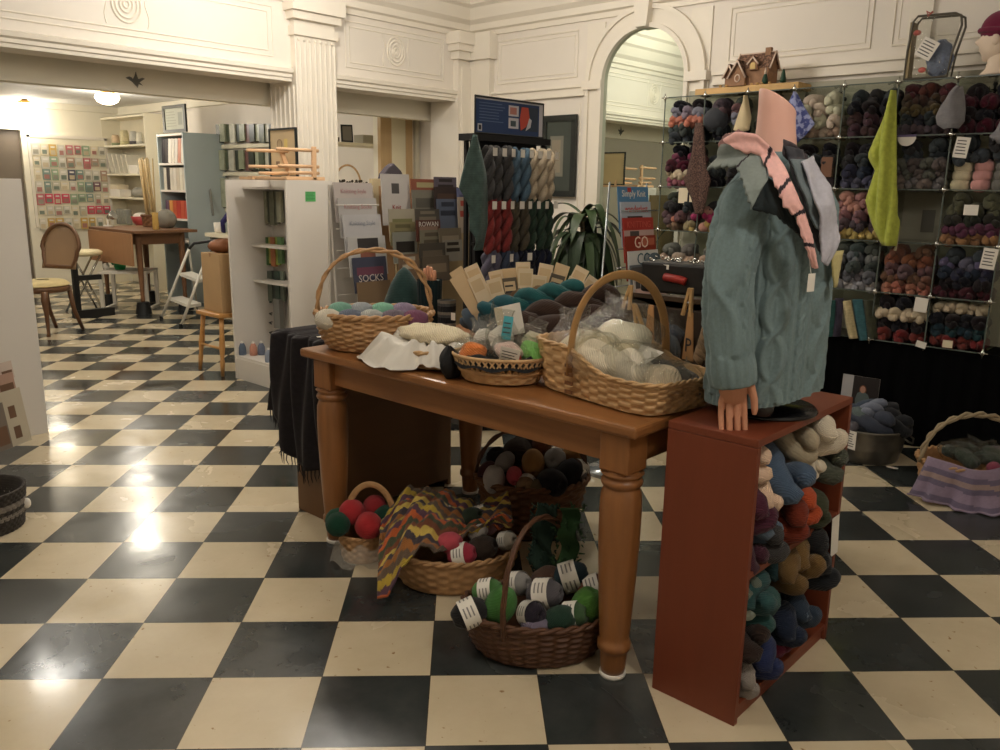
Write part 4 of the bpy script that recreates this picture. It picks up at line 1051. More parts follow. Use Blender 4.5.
CUB = {  # (column, row): layers from the shelf upwards, (colour, number)
 (0, 0): [('dark slate', 3), ('slate green', 3), ('coral', 4), ('lilac grey', 3), ('black', 2)],
 (0, 1): [('rose', 4), ('cream', 4), ('burgundy', 3), ('raspberry', 2), ('black', 2)],
 (0, 2): [('tan', 2), ('mauve brown', 3), ('charcoal', 2), ('dark grey', 2)],
 (0, 3): [('stone grey', 3), ('beige', 3), ('ash grey', 2)],
 (1, 0): [('black', 2), ('charcoal', 2), ('lilac grey', 2), ('mauve brown', 2), ('dark grey', 2)],
 (1, 1): [('black', 2), ('charcoal', 2), ('dark slate', 2)],
 (1, 2): [('straw', 2), ('hot pink', 2), ('charcoal', 2)],
 (1, 3): [('ivory', 3), ('beige', 3), ('ash grey', 2)],
 (2, 0): [('charcoal', 2), ('dark grey', 2)],
 (3, 0): [('beige', 4), ('ivory', 3), ('ivory', 3), ('ivory', 2)],
 (3, 1): [('plum grey', 3), ('brown', 3), ('charcoal', 3), ('black', 2)],
 (3, 3): [('pale lilac', 3), ('steel', 3)],
 (4, 0): [('plum', 3), ('plum', 3), ('black', 3), ('charcoal', 3)],
 (4, 1): [('slate blue', 4), ('navy', 3), ('charcoal', 3), ('black', 3)],
 (4, 2): [('straw', 4), ('plum grey', 3), ('dusty mauve', 3), ('peach', 4), ('peach', 3)],
 (4, 3): [('pale lilac', 4), ('steel', 4), ('slate green', 3), ('blue grey', 3), ('grey green', 3)],
 (5, 0): [('plum grey', 4), ('ink blue', 4), ('olive brown', 5), ('brown', 4), ('oxblood', 3)],
 (5, 1): [('stone grey', 4), ('taupe grey', 5), ('taupe grey', 4), ('dark slate', 2), ('charcoal', 2)],
 (5, 3): [('salmon', 4), ('copper', 4), ('mauve brown', 3), ('rust', 3), ('copper', 2)],
 (5, 4): [('red', 3), ('black', 3), ('cream', 4), ('black', 3)],
 (6, 0): [('burgundy', 3), ('black', 3), ('burgundy', 3), ('black', 2)],
 (6, 1): [('dark slate', 3), ('charcoal', 2)],
 (6, 2): [('mustard', 4), ('magenta', 4), ('dark green', 3), ('olive', 3), ('olive', 2)],
 (6, 3): [('wine', 4), ('black', 3), ('navy', 4), ('lavender', 3), ('dark slate', 2)],
 (6, 4): [('red', 4), ('dark teal', 4), ('black', 4), ('cream', 5)],
}
for (c, r), layers in CUB.items():
    z0 = RZ[r+1]+.003; ytop = colY[c]-.012; wdt = CW-.024; zz = z0
    for li, (n, k) in enumerate(layers):
        w_ = wdt/k; s = min(w_/.092, .78); hgt = .0515 if len(layers) >= 5 else .062
        if c == 6 and r == 1: s = .8; hgt = .075
        for j in range(k):
            base = tuple(int(max(0, min(255, v+rnd.uniform(-7, 7)))) for v in YC[n])
            m_ = yarn(f'{n.replace(" ", "_")}_{(j+li) % 2}', base)
            zc = zz+hgt*.5+rnd.uniform(-.003, .004)+(.12 if (c, r) == (6, 1) else 0)
            hank(j+li+c, m_, (GX+.088+rnd.uniform(-.018, .018)-.006*li*(1 if li < 3 else -.5), ytop-w_*(j+.5)+rnd.uniform(-.006, .006), zc), (rnd.uniform(0, 3), rnd.uniform(-.1, .1), rnd.uniform(-.12, .12)), (min(s, .70)*.92, s*1.06, min(s, .72)*1.04),
                 f'{n} hank, {ORD[j]} of layer {li+1} in the {RN[r]} cube of the {CN[c]} glass column', f'{n} hanks in the glass cubes')
        zz += hgt*.93
# neat stacked skeins in the rightmost column, second cube
def skein(m, loc, rot, sc, label, group=None, k=0): return inst(SKEIN[k % 2], 'yarn_skein', m, loc, rot, sc, label, 'yarn', group)
for j in range(3):
    for q, (n, k) in enumerate((('vanilla', 0), ('pale pink', 1), ('ash grey', 2))):
        skein(yarn(n.replace(' ', '_')+'_s', YC[n]), (GX+.08, colY[6]-.05-.095*q-.004*j, RZ[2]+.027+.046*j), (0, 0, pi/2), (1, .98, .62), f'{n} skein, {["lowest", "middle", "topmost"][j]} of its stack in the rightmost glass column', 'stacked skeins in the rightmost column', j)
        bpy.context.scene.collection.objects[-1].rotation_euler = (pi/2, rnd.uniform(-.2, .2), 0)
# balls with holes and bright balls in the left column
for i, (px, py, n, s) in enumerate(((708, 212, 'peach', .9), (704, 227, 'peach', .9), (695, 217, 'hot pink', .72), (691, 229, 'straw', .6), (674, 219, 'coral', .55), (668, 221, 'mauve brown', .8))):
    p = onX(px, py, GX+.03); inst(BALL[i % 3], 'yarn_ball', yarn('ball_'+n.replace(' ', '_'), YC[n]), p, (1, i, 0), (.6*s/.9, .8*s, .8*s), f'{n} ball of yarn in the middle cubes of the left glass columns, {"upper" if i in (0, 4) else "lower"} one', 'yarn')
p = onX(716, 120, GX+.04); inst(BALL[0], 'yarn_ball', yarn('ball_dg', (64, 66, 72)), p, (0, 0, 1), 1.5, 'big dark grey ball of yarn in the top cube, right of the speckled brown scarf', 'yarn')
# cards and signs taped on the glass
def sign(px0, py0, px1, py1, label, X_=GX-.012, tilt=0, prints=True, m=None, cat='sign', name='price_sign'):
    a = onX(px0, py1, X_); b = onX(px1, py0, X_); w_ = a.y-b.y; h_ = b.z-a.z
    ux = Vector((0, -cos(tilt), sin(tilt))); uy = Vector((0, sin(tilt), cos(tilt)))
    ms = [m or white, ink]; return tag(obj(name, panel_mb(a, ux, uy, w_, h_, .0012, lines(.12, .88, .12, .9, 5, 1) if prints else ()), ms), label, cat)
sign(952, 136, 969, 157, 'white price sign with dark lettering near the top right, left of the burgundy hanks', tilt=-.12)
sign(979, 248, 997, 268, 'white price sign on the lavender and navy cube at the right edge', tilt=-.1)
sign(913, 298, 928, 311, 'square white sign on the glass below the copper hanks', tilt=-.06, prints=False)
sign(915, 341, 926, 346, 'narrow white card among the red hanks at the foot of the sixth column', tilt=-.2, prints=False)
sign(942, 341, 953, 347, 'cream card on the red hanks in the rightmost bottom cube', prints=False, m=cream_paper)
sign(678, 188, 688, 203, 'cream card left of the folded one in the left glass column', prints=False, m=cream_paper)
sign(689, 188, 698, 202, 'folded cream card under the rose hanks in the left glass column', prints=False, m=cream_paper)
sign(820, 157, 833, 177, 'brown kraft label hanging in the fourth glass column', m=mat('kraft_label', (118, 82, 62), .7), prints=False)
sign(963, 205, 979, 215, 'small white slip on the olive hanks in the rightmost column', prints=False)
hc = M(); p = onX(907, 137, GX-.012); hc.prism([(.046*cos(a), .046*sin(a)) for a in [-pi*i/16 for i in range(17)]][::-1], p, XM, UP, .0015); hc.prism([(-.046, 0), (.046, 0), (.046, .012), (-.046, .012)], p, XM, UP, .0015, 1)
tag(obj('round_sign', hc, [white, mat('violet_ink', (96, 84, 120), .6)]), 'half round white sign with a violet band beside the lime cardigan', 'sign')
# outlet plate in the empty cube
sign(920, 210, 936, 232, 'grey plate on the wall inside the empty middle cube of the sixth column', X_=UW-.06, prints=False, m=mat('plate_grey', (112, 108, 98), .5), cat='wall plate', name='wall_plate')

# --- garments hanging from the top edge of the cubes
def cloth_shape(name, label, cat, pts, X_, m, thick=.012, fold=.01, fs=60, seams=None, sm=None, cols=None):
    """pts = outline in photo pixels, put on the plane X_, given real folds and thickness"""
    P = [onX(x, y, X_) for x, y in pts]; n = len(P)//2
    L_ = P[:n]; R_ = P[n:][::-1]        # left edge downwards, right edge upwards
    def pt(E, t):
        s_ = t*(len(E)-1); i = min(len(E)-2, int(s_)); return E[i].lerp(E[i+1], s_-i)
    def f(u, v):
        p = pt(L_, v).lerp(pt(R_, v), u); return (X_-.012-fold*sin(pi*u)-fold*.5*sin(p.y*fs+v*3)*sin(pi*u), p.y, p.z)
    mb = M(); mb.grid(f, 24, 40, mf=cols)
    return tag(obj(name, mb, m, None, True, solid=thick), label, cat)
cloth_shape('lime_cardigan', 'lime green knitted cardigan hanging by its collar from the glass cubes', 'cardigan',
  [(894, 91), (884, 122), (870, 153), (870, 158), (877, 170), (872, 186), (867, 200), (870, 212), (875, 228), (884, 245), (897, 246), (901, 222), (898, 215), (898, 200), (897, 186), (897, 170), (897, 158), (897, 153), (897, 122), (896, 91)],
  GX-.035, mat('lime_knit', (176, 184, 76), .9, 'knit', var=.2, scale=.8), .014, .030, 110)
mb = M(); q = onX(901, 226, GX-.03); mb.tube([q, q+Vector((0, .006, -.06)), q+Vector((0, .016, -.13))], [.002, .003, .008], 6); tag(obj('cord_tie', mb, mat('pale_cord', (176, 170, 140), .9)), 'pale cord hanging below the lime cardigan', 'cord')
greyknit = mat('grey_knit', (126, 124, 128), .95, 'knit', var=.1, scale=.7)
cloth_shape('grey_hat', 'grey knitted hat hanging point up in front of the sixth glass column', 'hat', [(960, 88), (951, 97), (943, 107), (938, 117), (939, 124), (946, 128), (958, 128), (964, 121), (965, 110), (964, 97), (962, 88), (961, 87)], GX-.03, greyknit, .02, .035, 20)
cloth_shape('grey_hat', 'second grey knitted hat hanging at the right edge of the picture', 'hat', [(1004, 120), (998, 130), (991, 138), (1000, 142), (1016, 145), (1018, 120)], GX-.03, greyknit, .02, .03, 20)
cloth_shape('speckled_scarf', 'speckled brown scarf hanging between the first two glass columns', 'scarf', [(697, 123), (694, 150), (688, 175), (684, 178), (693, 198), (697, 214), (704, 214), (708, 198), (712, 180), (708, 170), (706, 150), (704, 123)], GX-.03, mat('tweed_scarf', (98, 74, 66), .95, 'speckle', var=.3, scale=2), .012, .02, 60)
bl = mat('blue_print', (58, 66, 128), .8, 'speckle', var=.0, scale=.35)
_rm = [n for n in bl.node_tree.nodes if n.type == 'MIX'][0]; _rm.inputs[6].default_value = lin((66, 74, 132)); _rm.inputs[7].default_value = lin((150, 156, 196))
cloth_shape('blue_bandana', 'blue and white flowered cloth hanging behind the mannequin neck', 'cloth', [(795, 92), (788, 106), (786, 118), (787, 132), (790, 148), (798, 143), (808, 134), (816, 124), (806, 108), (797, 92)], GX-.04, bl, .004, .012, 50)
cloth_shape('cream_hood', 'cream pointed hood hanging just left of the mannequin neck', 'hood', [(747, 96), (742, 108), (738, 120), (735, 130), (741, 132), (750, 130), (752, 118), (748, 96)], GX-.04, mat('cream_felt', (206, 188, 152), .9), .01, .02, 40)
# long things hanging in the open bottom cubes beside the sweater
for i, (pts, c, n) in enumerate((
 ([(829, 300), (826, 318), (825, 336), (833, 336), (835, 318), (836, 300)], (44, 92, 88), 'teal knitted scarf, nearest the sweater'),
 ([(837, 298), (836, 318), (834, 336), (841, 336), (843, 318), (844, 298)], (52, 46, 62), 'dark plum knitted scarf'),
 ([(843, 301), (847, 320), (851, 338), (858, 338), (854, 318), (851, 300)], (196, 180, 138), 'cream plaited scarf'),
 ([(854, 299), (857, 320), (861, 340), (868, 340), (866, 320), (863, 299)], (52, 94, 102), 'sparkly teal scarf'),
 ([(864, 300), (866, 320), (869, 338), (878, 338), (876, 320), (873, 300)], (58, 60, 44), 'dark olive scarf'))):
    cloth_shape('hanging_scarf', n+', hanging below the pale lilac hanks', 'scarf', pts, GX-.02+.012*i, mat('hang_%d' % i, c, .9, 'knit', var=.3, scale=.6), .014, .015, 60)

# --- things standing on top of the glass
pl = onX(705, 92, 3.86)
plank = M(); y1 = onX(700, 90, 3.86).y; y0 = onX(803, 84, 3.86).y; plank.b2(3.80, 3.98, y0, y1, RZ[0]+.005, RZ[0]+.045)
tag(obj('wooden_plank', plank, mat('plank_pine', (204, 164, 104), .5, 'wood', axis='Y', var=.12), bev=.003), 'pale wooden plank lying on top of the glass cubes under the gingerbread house', 'plank')
gh = thing('gingerbread_house', 'gingerbread model house with white icing edges on the wooden plank', 'model house', (3.88, onX(752, 79, 3.88).y, RZ[0]+.046))
gh.scale = (1.12, 1.12, 1.12)
ginger = mat('gingerbread', (156, 118, 90), .8, var=.2, scale=6); gdark = mat('gingerbread_roof', (128, 96, 78), .85, 'speckle', var=.25, scale=1.0); icing = mat('icing', (220, 196, 178), .6)
def gable(mb, c, w, d, h, rh, m=0):   # front faces -X, width along Y
    x, y, z = c; vs = []
    for xx in (x-d/2, x+d/2):
        vs += [(xx, y-w/2, z), (xx, y+w/2, z), (xx, y+w/2, z+h), (xx, y, z+h+rh), (xx, y-w/2, z+h)]
    mb.add(vs, [(0, 1, 2, 3, 4), (9, 8, 7, 6, 5), (0, 5, 6, 1), (1, 6, 7, 2), (4, 3, 8, 9), (3, 2, 7, 8), (0, 4, 9, 5)], m)
def roofs(mb, ic, c, w, d, h, rh, ov=.012):
    x, y, z = c; L_ = sqrt((w/2)**2+rh**2)
    for s_ in (-1, 1):
        a = math.atan2(rh, w/2); R = rotm(-a*s_, 0, 0); mb.box((x, y+s_*w/4, z+h+rh/2+.004), (d+2*ov, L_+.016, .006), R)
        ic.tube([(x-d/2-ov, y, z+h+rh+.006), (x-d/2-ov, y+s_*(w/2+.010), z+h-.008)], .0045, 6)
    ic.tube([(x-d/2-ov, y, z+h+rh+.008), (x+d/2+ov, y, z+h+rh+.008)], .004, 6)
wl_ = M(); rf = M(); ic = M()
main = (0, -.05, 0); 
# main block: ridge runs along Y
vs = []
for yy in (-.115, .065):
    vs += [(-.055, yy, 0), (.055, yy, 0), (.055, yy, .085), (0, yy, .16), (-.055, yy, .085)]
wl_.add(vs, [(0, 4, 3, 2, 1), (5, 6, 7, 8, 9), (0, 1, 6, 5), (0, 5, 9, 4), (1, 2, 7, 6), (3, 4, 9, 8), (2, 3, 8, 7)])
for s_ in (-1, 1):
    a = math.atan2(.075, .055); rf.box((s_*.0275, -.025, .125), (.098, .20, .006), rotm(0, a*s_, 0))
for yy in (-.127, .077):
    for s_ in (-1, 1): ic.tube([(0, yy, .172), (s_*.062, yy, .078)], .0045, 6)
ic.tube([(0, -.127, .168), (0, .077, .168)], .004, 6)
gable(wl_, (-.05, .045, 0), .085, .06, .045, .075); roofs(rf, ic, (-.05, .045, 0), .085, .06, .045, .075)
gable(wl_, (-.03, .105, 0), .05, .05, .05, .055); roofs(rf, ic, (-.03, .105, 0), .05, .05, .05, .055)
gable(wl_, (-.055, -.035, .075), .045, .03, .035, .022); roofs(rf, ic, (-.055, -.035, .075), .045, .03, .035, .022, .006)
wl_.b2(-.012, .012, -.10, -.07, .15, .19)
obj('walls', wl_, ginger, gh); obj('roof', rf, gdark, gh); obj('icing', ic, icing, gh, True)
mb = M(); mb.prism([(-.014, 0), (.014, 0), (.014, .022), (.009, .032), (-.009, .032), (-.014, .022)], (-.0715, -.035, .08), XM, UP, .002); tag(obj('window', mb, mat('candy_window', (206, 172, 98), .3), gh), 'yellow candy window')
mb = M(); mb.tube([(-.081, .045+.014*cos(k*pi/8), .038+.018*sin(k*pi/8)) for k in range(16)], .0035, 6, True); obj('round_window', mb, icing, gh, True)
for i, (px, lb) in enumerate(((765, 'in front of the gingerbread house'), (783, 'right of the gingerbread house'))):
    t = thing('bottle_tree', 'small dark green model fir tree '+lb, 'model tree', (3.815, onX(px, 79, 3.815).y, RZ[0]+.046))
    mb = M(); mb.lathe([(.003, 0), (.018, .004), (.017, .02), (.012, .045), (.006, .068), (.001, .078)] if i else [(.003, 0), (.019, .004), (.017, .025), (.010, .05), (.001, .074)], 14); obj('foliage', mb, mat('fir_green', (26, 62, 44), .6), t, True)
    mb = M(); mb.lathe([(.0085, .05), (.006, .075), (.001, .092)] if not i else [(.001, .076), (.003, .08), (.001, .086)], 12); obj('snow_tip', mb, icing, t, True)
mb = M()
for i in range(9): mb.ell((3.815+rnd.uniform(-.012, .01), onX(722+6*i, 79, 3.82).y, RZ[0]+.052), (.008, .011, .008), None, 8, 6)
tag(obj('candy_crumbs', mb, mat('crumb', (190, 150, 96), .7), None, True), 'tan crumbs and gravel along the front of the plank', 'crumbs', kind='stuff')

zb = thing('clear_zip_bag', 'clear vinyl zip bag with dark piping holding folded knitting, on top of the cubes', 'bag', (3.80, onX(929, 80, 3.80).y, RZ[0]+.005))
yl, yr = .125, -.115
pipm = mat('grey_piping', (84, 78, 66), .4)
for dx, sc_ in ((0, 1), (.07, .98)):
    mb = M(); pts = [(dx, yl*sc_-.0, .01), (dx, yl*sc_*.98, .15), (dx, yl*.88, .29), (dx, yl*.72, .315), (dx, yr*.75, .31), (dx, yr*1.0, .295), (dx, yr*1.06, .25), (dx, yr*.8, .12), (dx, yr*.72, .01)]
    mb.tube(pts, .006, 8, True); obj('piping', mb, pipm, zb, True)
mb = M(); mb.grid(lambda u, v: (.002+.01*sin(u*9)*sin(v*7), yl*.97+(yr*(.8+.2*v)-yl*.97)*u, .012+.295*v), 10, 12); mb.grid(lambda u, v: (.068, yl*.97+(yr*(.8+.2*v)-yl*.97)*u, .012+.295*v), 4, 4); obj('clear_vinyl', mb, film, zb, True)
mb = M(); mb.b2(.0, .07, yl*.86, yl*.99, .01, .29); obj('gusset', mb, mat('tan_gusset', (150, 134, 100), .6), zb)
mb = M(); mb.ell((.035, -.03, .10), (.028, .065, .09), None, 20, 12, 0, lambda t, a: 1+.08*sin(6*a)+.05*sin(9*t)); tag(obj('folded_knitting', mb, mat('denim_knit', (120, 132, 160), .9, 'knit', var=.3), zb, True), 'blue grey folded knitting')
obj('slip', panel_mb((-.012, .085, .13), (0, -.8, -.45), (0, -.45, .8), .085, .095, .001, lines(.1, .9, .1, .9, 5, 1)), [white, ink], zb)
for y, z in ((.085, .235), (.04, .05)):
    mb = M(); mb.ell((.0, y, z), (.006, .02, .014), None, 12, 8); tag(obj('red_sticker', mb, mat('rose_tag', (186, 92, 82), .5), zb, True), 'red round sticker')
obj('bow', M().tube([(-.002, .03, .32), (-.004, .05, .335), (-.002, .04, .31), (-.004, .02, .33)], .005, 6), mat('rose_tag', (186, 92, 82)), zb, True)

# display head with burgundy hat
hd_ = thing('mannequin_head', 'white foam display head wearing a burgundy knitted hat at the right edge', 'mannequin head', (3.82, onX(994, 70, 3.82).y, RZ[0]+.006))
foam = mat('foam_white', (226, 206, 186), .6, var=.03)
mb = M()
def headf(t, a):
    # face looks along +Y (towards the left of the picture); local a measured in XY
    f = 1.0; d = math.atan2(sin(a-pi/2), cos(a-pi/2)); zz = cos(t)
    f += .28*math.exp(-(d/.22)**2-((zz+.02)/.16)**2)           # nose
    f -= .07*math.exp(-(d/.5)**2-((zz-.22)/.13)**2)           # eye line
    f += .07*math.exp(-(d/.28)**2-((zz+.36)/.06)**2)+.05*math.exp(-(d/.28)**2-((zz+.50)/.05)**2)   # lips
    f += .13*math.exp(-(d/.35)**2-((zz+.78)/.12)**2)          # chin
    return f
mb.ell((0, 0, .165), (.070, .080, .105), None, 48, 40, 0, headf)
mb.lathe([(.075, 0), (.07, .01), (.052, .03), (.046, .06), (.048, .1)], 28, (0, -.012, 0)); obj('head', mb, foam, hd_, True)
for s_ in (-1, 1): obj('ear', M().ell((s_*.070, -.005, .16), (.010, .018, .028), None, 12, 8), foam, hd_, True)
mb = M(); mb.ell((0, -.012, .215), (.083, .094, .085), None, 40, 20, 0, lambda t, a: 1+.015*sin(22*a)); mb.tube([(.083*cos(k*pi/20), -.012+.094*sin(k*pi/20), .20+.012*sin(k*pi/20)) for k in range(40)], .013, 8, True)
tag(obj('knitted_hat', mb, mat('burgundy_knit', (110, 26, 58), .95, 'knit', var=.15), hd_, True), 'burgundy knitted hat')

# ================================================================== by the black drape on the floor
tub = thing('galvanised_tub', 'galvanised metal tub full of slate blue yarn in front of the black drape', 'tub', (3.40, -.15, 0))
zinc = mat('galvanised_zinc', (122, 118, 110), .38, metal=.75, scale=3, var=.2)
mb = M(); mb.lathe([(.165, .002), (.17, .01), (.183, .07), (.188, .08), (.186, .09), (.20, .165), (.207, .175), (.203, .182), (.196, .175), (.18, .09), (.168, .02), (.02, .02)], 48, sy=1.0); obj('tub_body', mb, zinc, tub, True)
for s_ in (-1, 1):
    mb = M(); mb.tube([(.04, s_*.20, .15), (.04, s_*.225, .135), (0, s_*.235, .12), (-.04, s_*.225, .135), (-.04, s_*.20, .15)], .005, 6); obj('handle', mb, zinc, tub, True)
obj('price_card', panel_mb((-.205, .05, .09), (-.35, -.93, 0), UP, .09, .095, .001, lines(.08, .92, .1, .9, 6, 1)), [white, ink], tub)
for i, (x, y, z, n, c, s) in enumerate(((-.07, .08, .20, 'grey green', (92, 106, 104), 1.1), (-.10, -.02, .19, 'slate blue', (62, 68, 84), 1.25), (-.06, -.11, .18, 'black', (34, 36, 40), 1.1), (.05, .05, .21, 'steel blue', (70, 82, 100), 1.1), (-.03, -.03, .255, 'pale blue', (130, 138, 158), .8), (.06, -.08, .19, 'charcoal', (44, 46, 52), 1.2), (-.12, .05, .165, 'grey mauve', (96, 92, 100), .9))):
    hank(i, yarn('tub_'+n.replace(' ', '_'), c), (3.40+x, -.15+y, z+.01), (i, .15, 1.3+i*.4), s, f'{n} yarn hank heaped in the galvanised tub', 'hanks in the galvanised tub')
pb = onX(842, 398, 3.62)
P_ = thing('knitting_poster', 'poster of a woman in a grey knitted sweater standing behind the galvanised tub', 'poster', (3.64, -.01, .22))
P_.scale = (.66, .66, .66)
mb = panel_mb((-.06, .12, 0), (0, -1, 0), (.05, 0, 1), .30, .24, .003, [(0, 0, .30, 1, 1), (.30, 0, 1, 1, 2)])
mb.v = [(x, y, z) for x, y, z in mb.v]; obj('print', mb, [white, mat('poster_grey', (170, 168, 170), .6), mat('poster_dark', (40, 34, 34), .5)], P_)
mb = M(); q = Vector((-.064, -.06, .0)); 
mb.prism([(-.055, .0), (.06, .0), (.062, .05), (.04, .10), (.01, .115), (-.02, .115), (-.045, .10), (-.058, .05)], q, XM, UP, .0015); obj('pictured_sweater', mb, mat('poster_sweater', (92, 104, 104), .7), P_)
mb = M(); mb.prism([(.022*cos(a*pi/8), .03*sin(a*pi/8)) for a in range(16)], q+Vector((-.0005, .003, .135)), XM, UP, .0015); obj('pictured_face', mb, mat('poster_face', (176, 132, 112), .7), P_)
mb = M(); mb.prism([(.030*cos(a*pi/8), .04*sin(a*pi/8)-.004) for a in range(16)], q+Vector((.0, .003, .137)), XM, UP, .001); obj('pictured_hair', mb, mat('poster_hair', (110, 66, 40), .7), P_)
obj('floor_slip', panel_mb(onZ(891, 470, .002), (.7, -.7, 0), (.7, .7, .0), .03, .02, .001), white) if False else None
t = tag(obj('paper_scrap', M().ell((0, 0, .003), (.018, .03, .002), None, 12, 4), white, None, loc=onZ(892, 468, .001)), 'white paper scrap on the dark tile beside the galvanised tub', 'paper')
# right-hand basket with lilac shawl
rb = thing('shawl_basket', 'round basket with pale rope handle holding dark green glittery bags, wrapped in a lilac shawl', 'basket', (3.17, -.70, 0), radians(-45))
basket(rb, .23, .19, .16, wick, flare=1.2, rows=8, nst=34, amp=.006)
arch_handle(rb, (-.235, 0, .16), (.235, 0, .16), .22, mat('pale_rope', (160, 142, 112), .8, 'yarn', var=.15), r=.010, twist=5, strands=2)
lil = mat('lilac_knit', (138, 122, 142), .95, 'knit', var=.1); lil2 = mat('lilac_dark', (104, 94, 116), .95, 'knit', var=.1); lil3 = mat('lilac_buff', (152, 130, 126), .95, 'knit', var=.1)
def shf(u, v):
    a = -2.9+3.6*u; k = .93+.28*v+.22*max(0, v-.6)*(1+.6*sin(a*3)); wv_ = 1+.06*sin(a*15+v*2)*v+.035*sin(a*7+2)+.02*sin(a*31)*v
    z = .185+.01*sin(a*4)-.175*min(1, v*1.15)+.003; z = max(.006+.004*sin(a*20), z)
    return (.25*k*wv_*cos(a), .21*k*wv_*sin(a), z)
mb = M(); mb.grid(shf, 110, 26, mf=lambda u, v: [0, 0, 1, 2, 1, 0, 0, 1, 0][int((v*9+.35*sin(u*9)) % 9)]); obj('lilac_shawl', mb, [lil, lil2, lil3], None, True, solid=.006)
o_ = col.objects[-1]; o_.location = rb.location; o_.rotation_euler = (0, 0, radians(-45)); tag(o_, 'striped lilac knitted shawl wrapped round the basket at the right edge', 'shawl')
for i in range(5):
    a = i*1.3; p = place_local(rb, (.085*cos(a), .07*sin(a), .155)); kit('clear bag of dark green wool in the lilac draped basket', p, .085, .07, .10, (rnd.uniform(-.5, .5), rnd.uniform(-.5, .5), a), (30, 48, 38), i, 'dark green wool bags')
inst(BALL[1], 'yarn_ball', yarn('rose_ball', (140, 60, 82)), place_local(rb, (.02, -.14, .17)), (0, 0, 0), .6, 'small rose ball of yarn at the front of the lilac draped basket', 'yarn')
# ================================================================== YARN TOWER (faces -Y)
TYF = 1.60
tw = thing('yarn_tower', 'black wire yarn tower with a blue framed sign on top, standing behind the table', 'display stand', (2.52, TYF+.16, 0))
blk2 = mat('black_metal', (26, 26, 28), .45)
xa, xb = 2.235-2.52, 2.83-2.52
mb = M()
for x in (xa+.02, xb-.02):
    for y in (-.14, -.07): mb.box((x, y, .81), (.02, .02, 1.60))
obj('frame', mb, blk2, tw)
obj('top_rail', M().b2(xa-.02, xb+.02, -.165, -.05, 1.60, 1.635), blk2, tw)
for z in (1.33, 1.05): obj('rail', M().b2(xa, xb, -.15, -.13, z, z+.015), blk2, tw)
obj('base', M().b2(xa-.03, xb+.03, -.17, .05, 0, .03), blk2, tw)
obj('inner_panel', M().b2(xa+.03, xb-.03, -.10, -.085, .03, 1.62), mat('dark_mesh_panel', (34, 34, 36), .8), tw)
sg = M(); O = (xa+.005, -.15, 1.64)
prs = [(0, 0, 1, 1, 1), (0, .93, 1, 1, 2), (.94, 0, 1, .95, 2), (.03, .06, .09, .26, 2), (.045, .09, .08, .22, 3), (.47, .55, .62, .85, 2), (.49, .6, .59, .8, 4), (.47, .2, .62, .5, 2), (.50, .26, .58, .42, 5), (.64, .16, .92, .85, 6)]
sg = panel_mb(O, YM, UP, .55, .185, .008, prs+lines(.05, .42, .3, .88, 7, 7, .3))
obj('sign_board', sg, [blk2, mat('sign_blue', (44, 66, 108), .5), mat('sign_pale', (196, 194, 200), .5), ink, mat('sign_pink', (180, 120, 110), .5), mat('sign_slate', (70, 84, 90), .5), mat('sign_navy', (50, 62, 80), .5), mat('sign_faint', (92, 112, 148), .5)], tw)
mb = M(); q = Vector(O)+Vector((0, -.0015, 0))
mb.prism([(.36, .03), (.40, .05), (.435, .09), (.42, .155), (.365, .155), (.35, .09)], q, YM, UP, .001, 0); mb.prism([(.40, .03), (.44, .05), (.45, .09), (.43, .10)], q+Vector((0, -.001, 0)), YM, UP, .001, 1)
obj('sign_picture', mb, [mat('sign_red', (190, 78, 62), .5), mat('sign_pale', (196, 194, 200))], tw)
mb = M(); xs = (xa, xb-.0)
mb.tube([(xa, -.152, 1.64), (xb-.04, -.152, 1.64), (xb-.04, -.152, 1.825), (xa, -.152, 1.825)], .006, 6, True); obj('sign_frame', mb, blk2, tw)
rowsT = [(1.575, [('charcoal grey', (70, 68, 68), 3), ('steel blue', (78, 104, 124), 2), ('oatmeal cream', (186, 168, 142), 3)], 'top'),
         (1.30, [('brick red', (138, 48, 46), 3), ('brown heather', (82, 74, 60), 2), ('forest green', (48, 68, 54), 3)], 'second'),
         (1.015, [('lavender grey', (96, 92, 112), 2), ('dusk blue', (64, 74, 96), 2), ('navy', (28, 32, 52), 4)], 'third')]
for z, gr, rn_ in rowsT:
    n = sum(g[2] for g in gr); x = 2.52+xa+.05; st_ = (xb-xa-.08)/(n-1); j = 0
    for nm, c, k in gr:
        for q in range(k):
            xx = x+st_*j; p = (xx, TYF-.045+.012*(j % 2), z-.145+rnd.uniform(-.006, .004))
            hank(j, yarn('t_'+nm.replace(' ', '_'), c), p, (0, pi/2, rnd.uniform(-.4, .4)), (1.0, .78, .72), f'{nm} twisted hank, {["first","second","third","fourth"][q]} of its colour in the {rn_} row of the yarn tower', f'{nm} hanks on the tower', True)
            if rn_ != 'third' or q == 0:
                tag(obj('paper_tag', panel_mb((xx-.017, TYF-.095, z-.055), (1, rnd.uniform(-.2, .2), 0), UP, .034, .042, .001), white), f'white tag on the {["first","second","third","fourth"][q]} {nm} hank in the {rn_} tower row', 'tag')
            j += 1
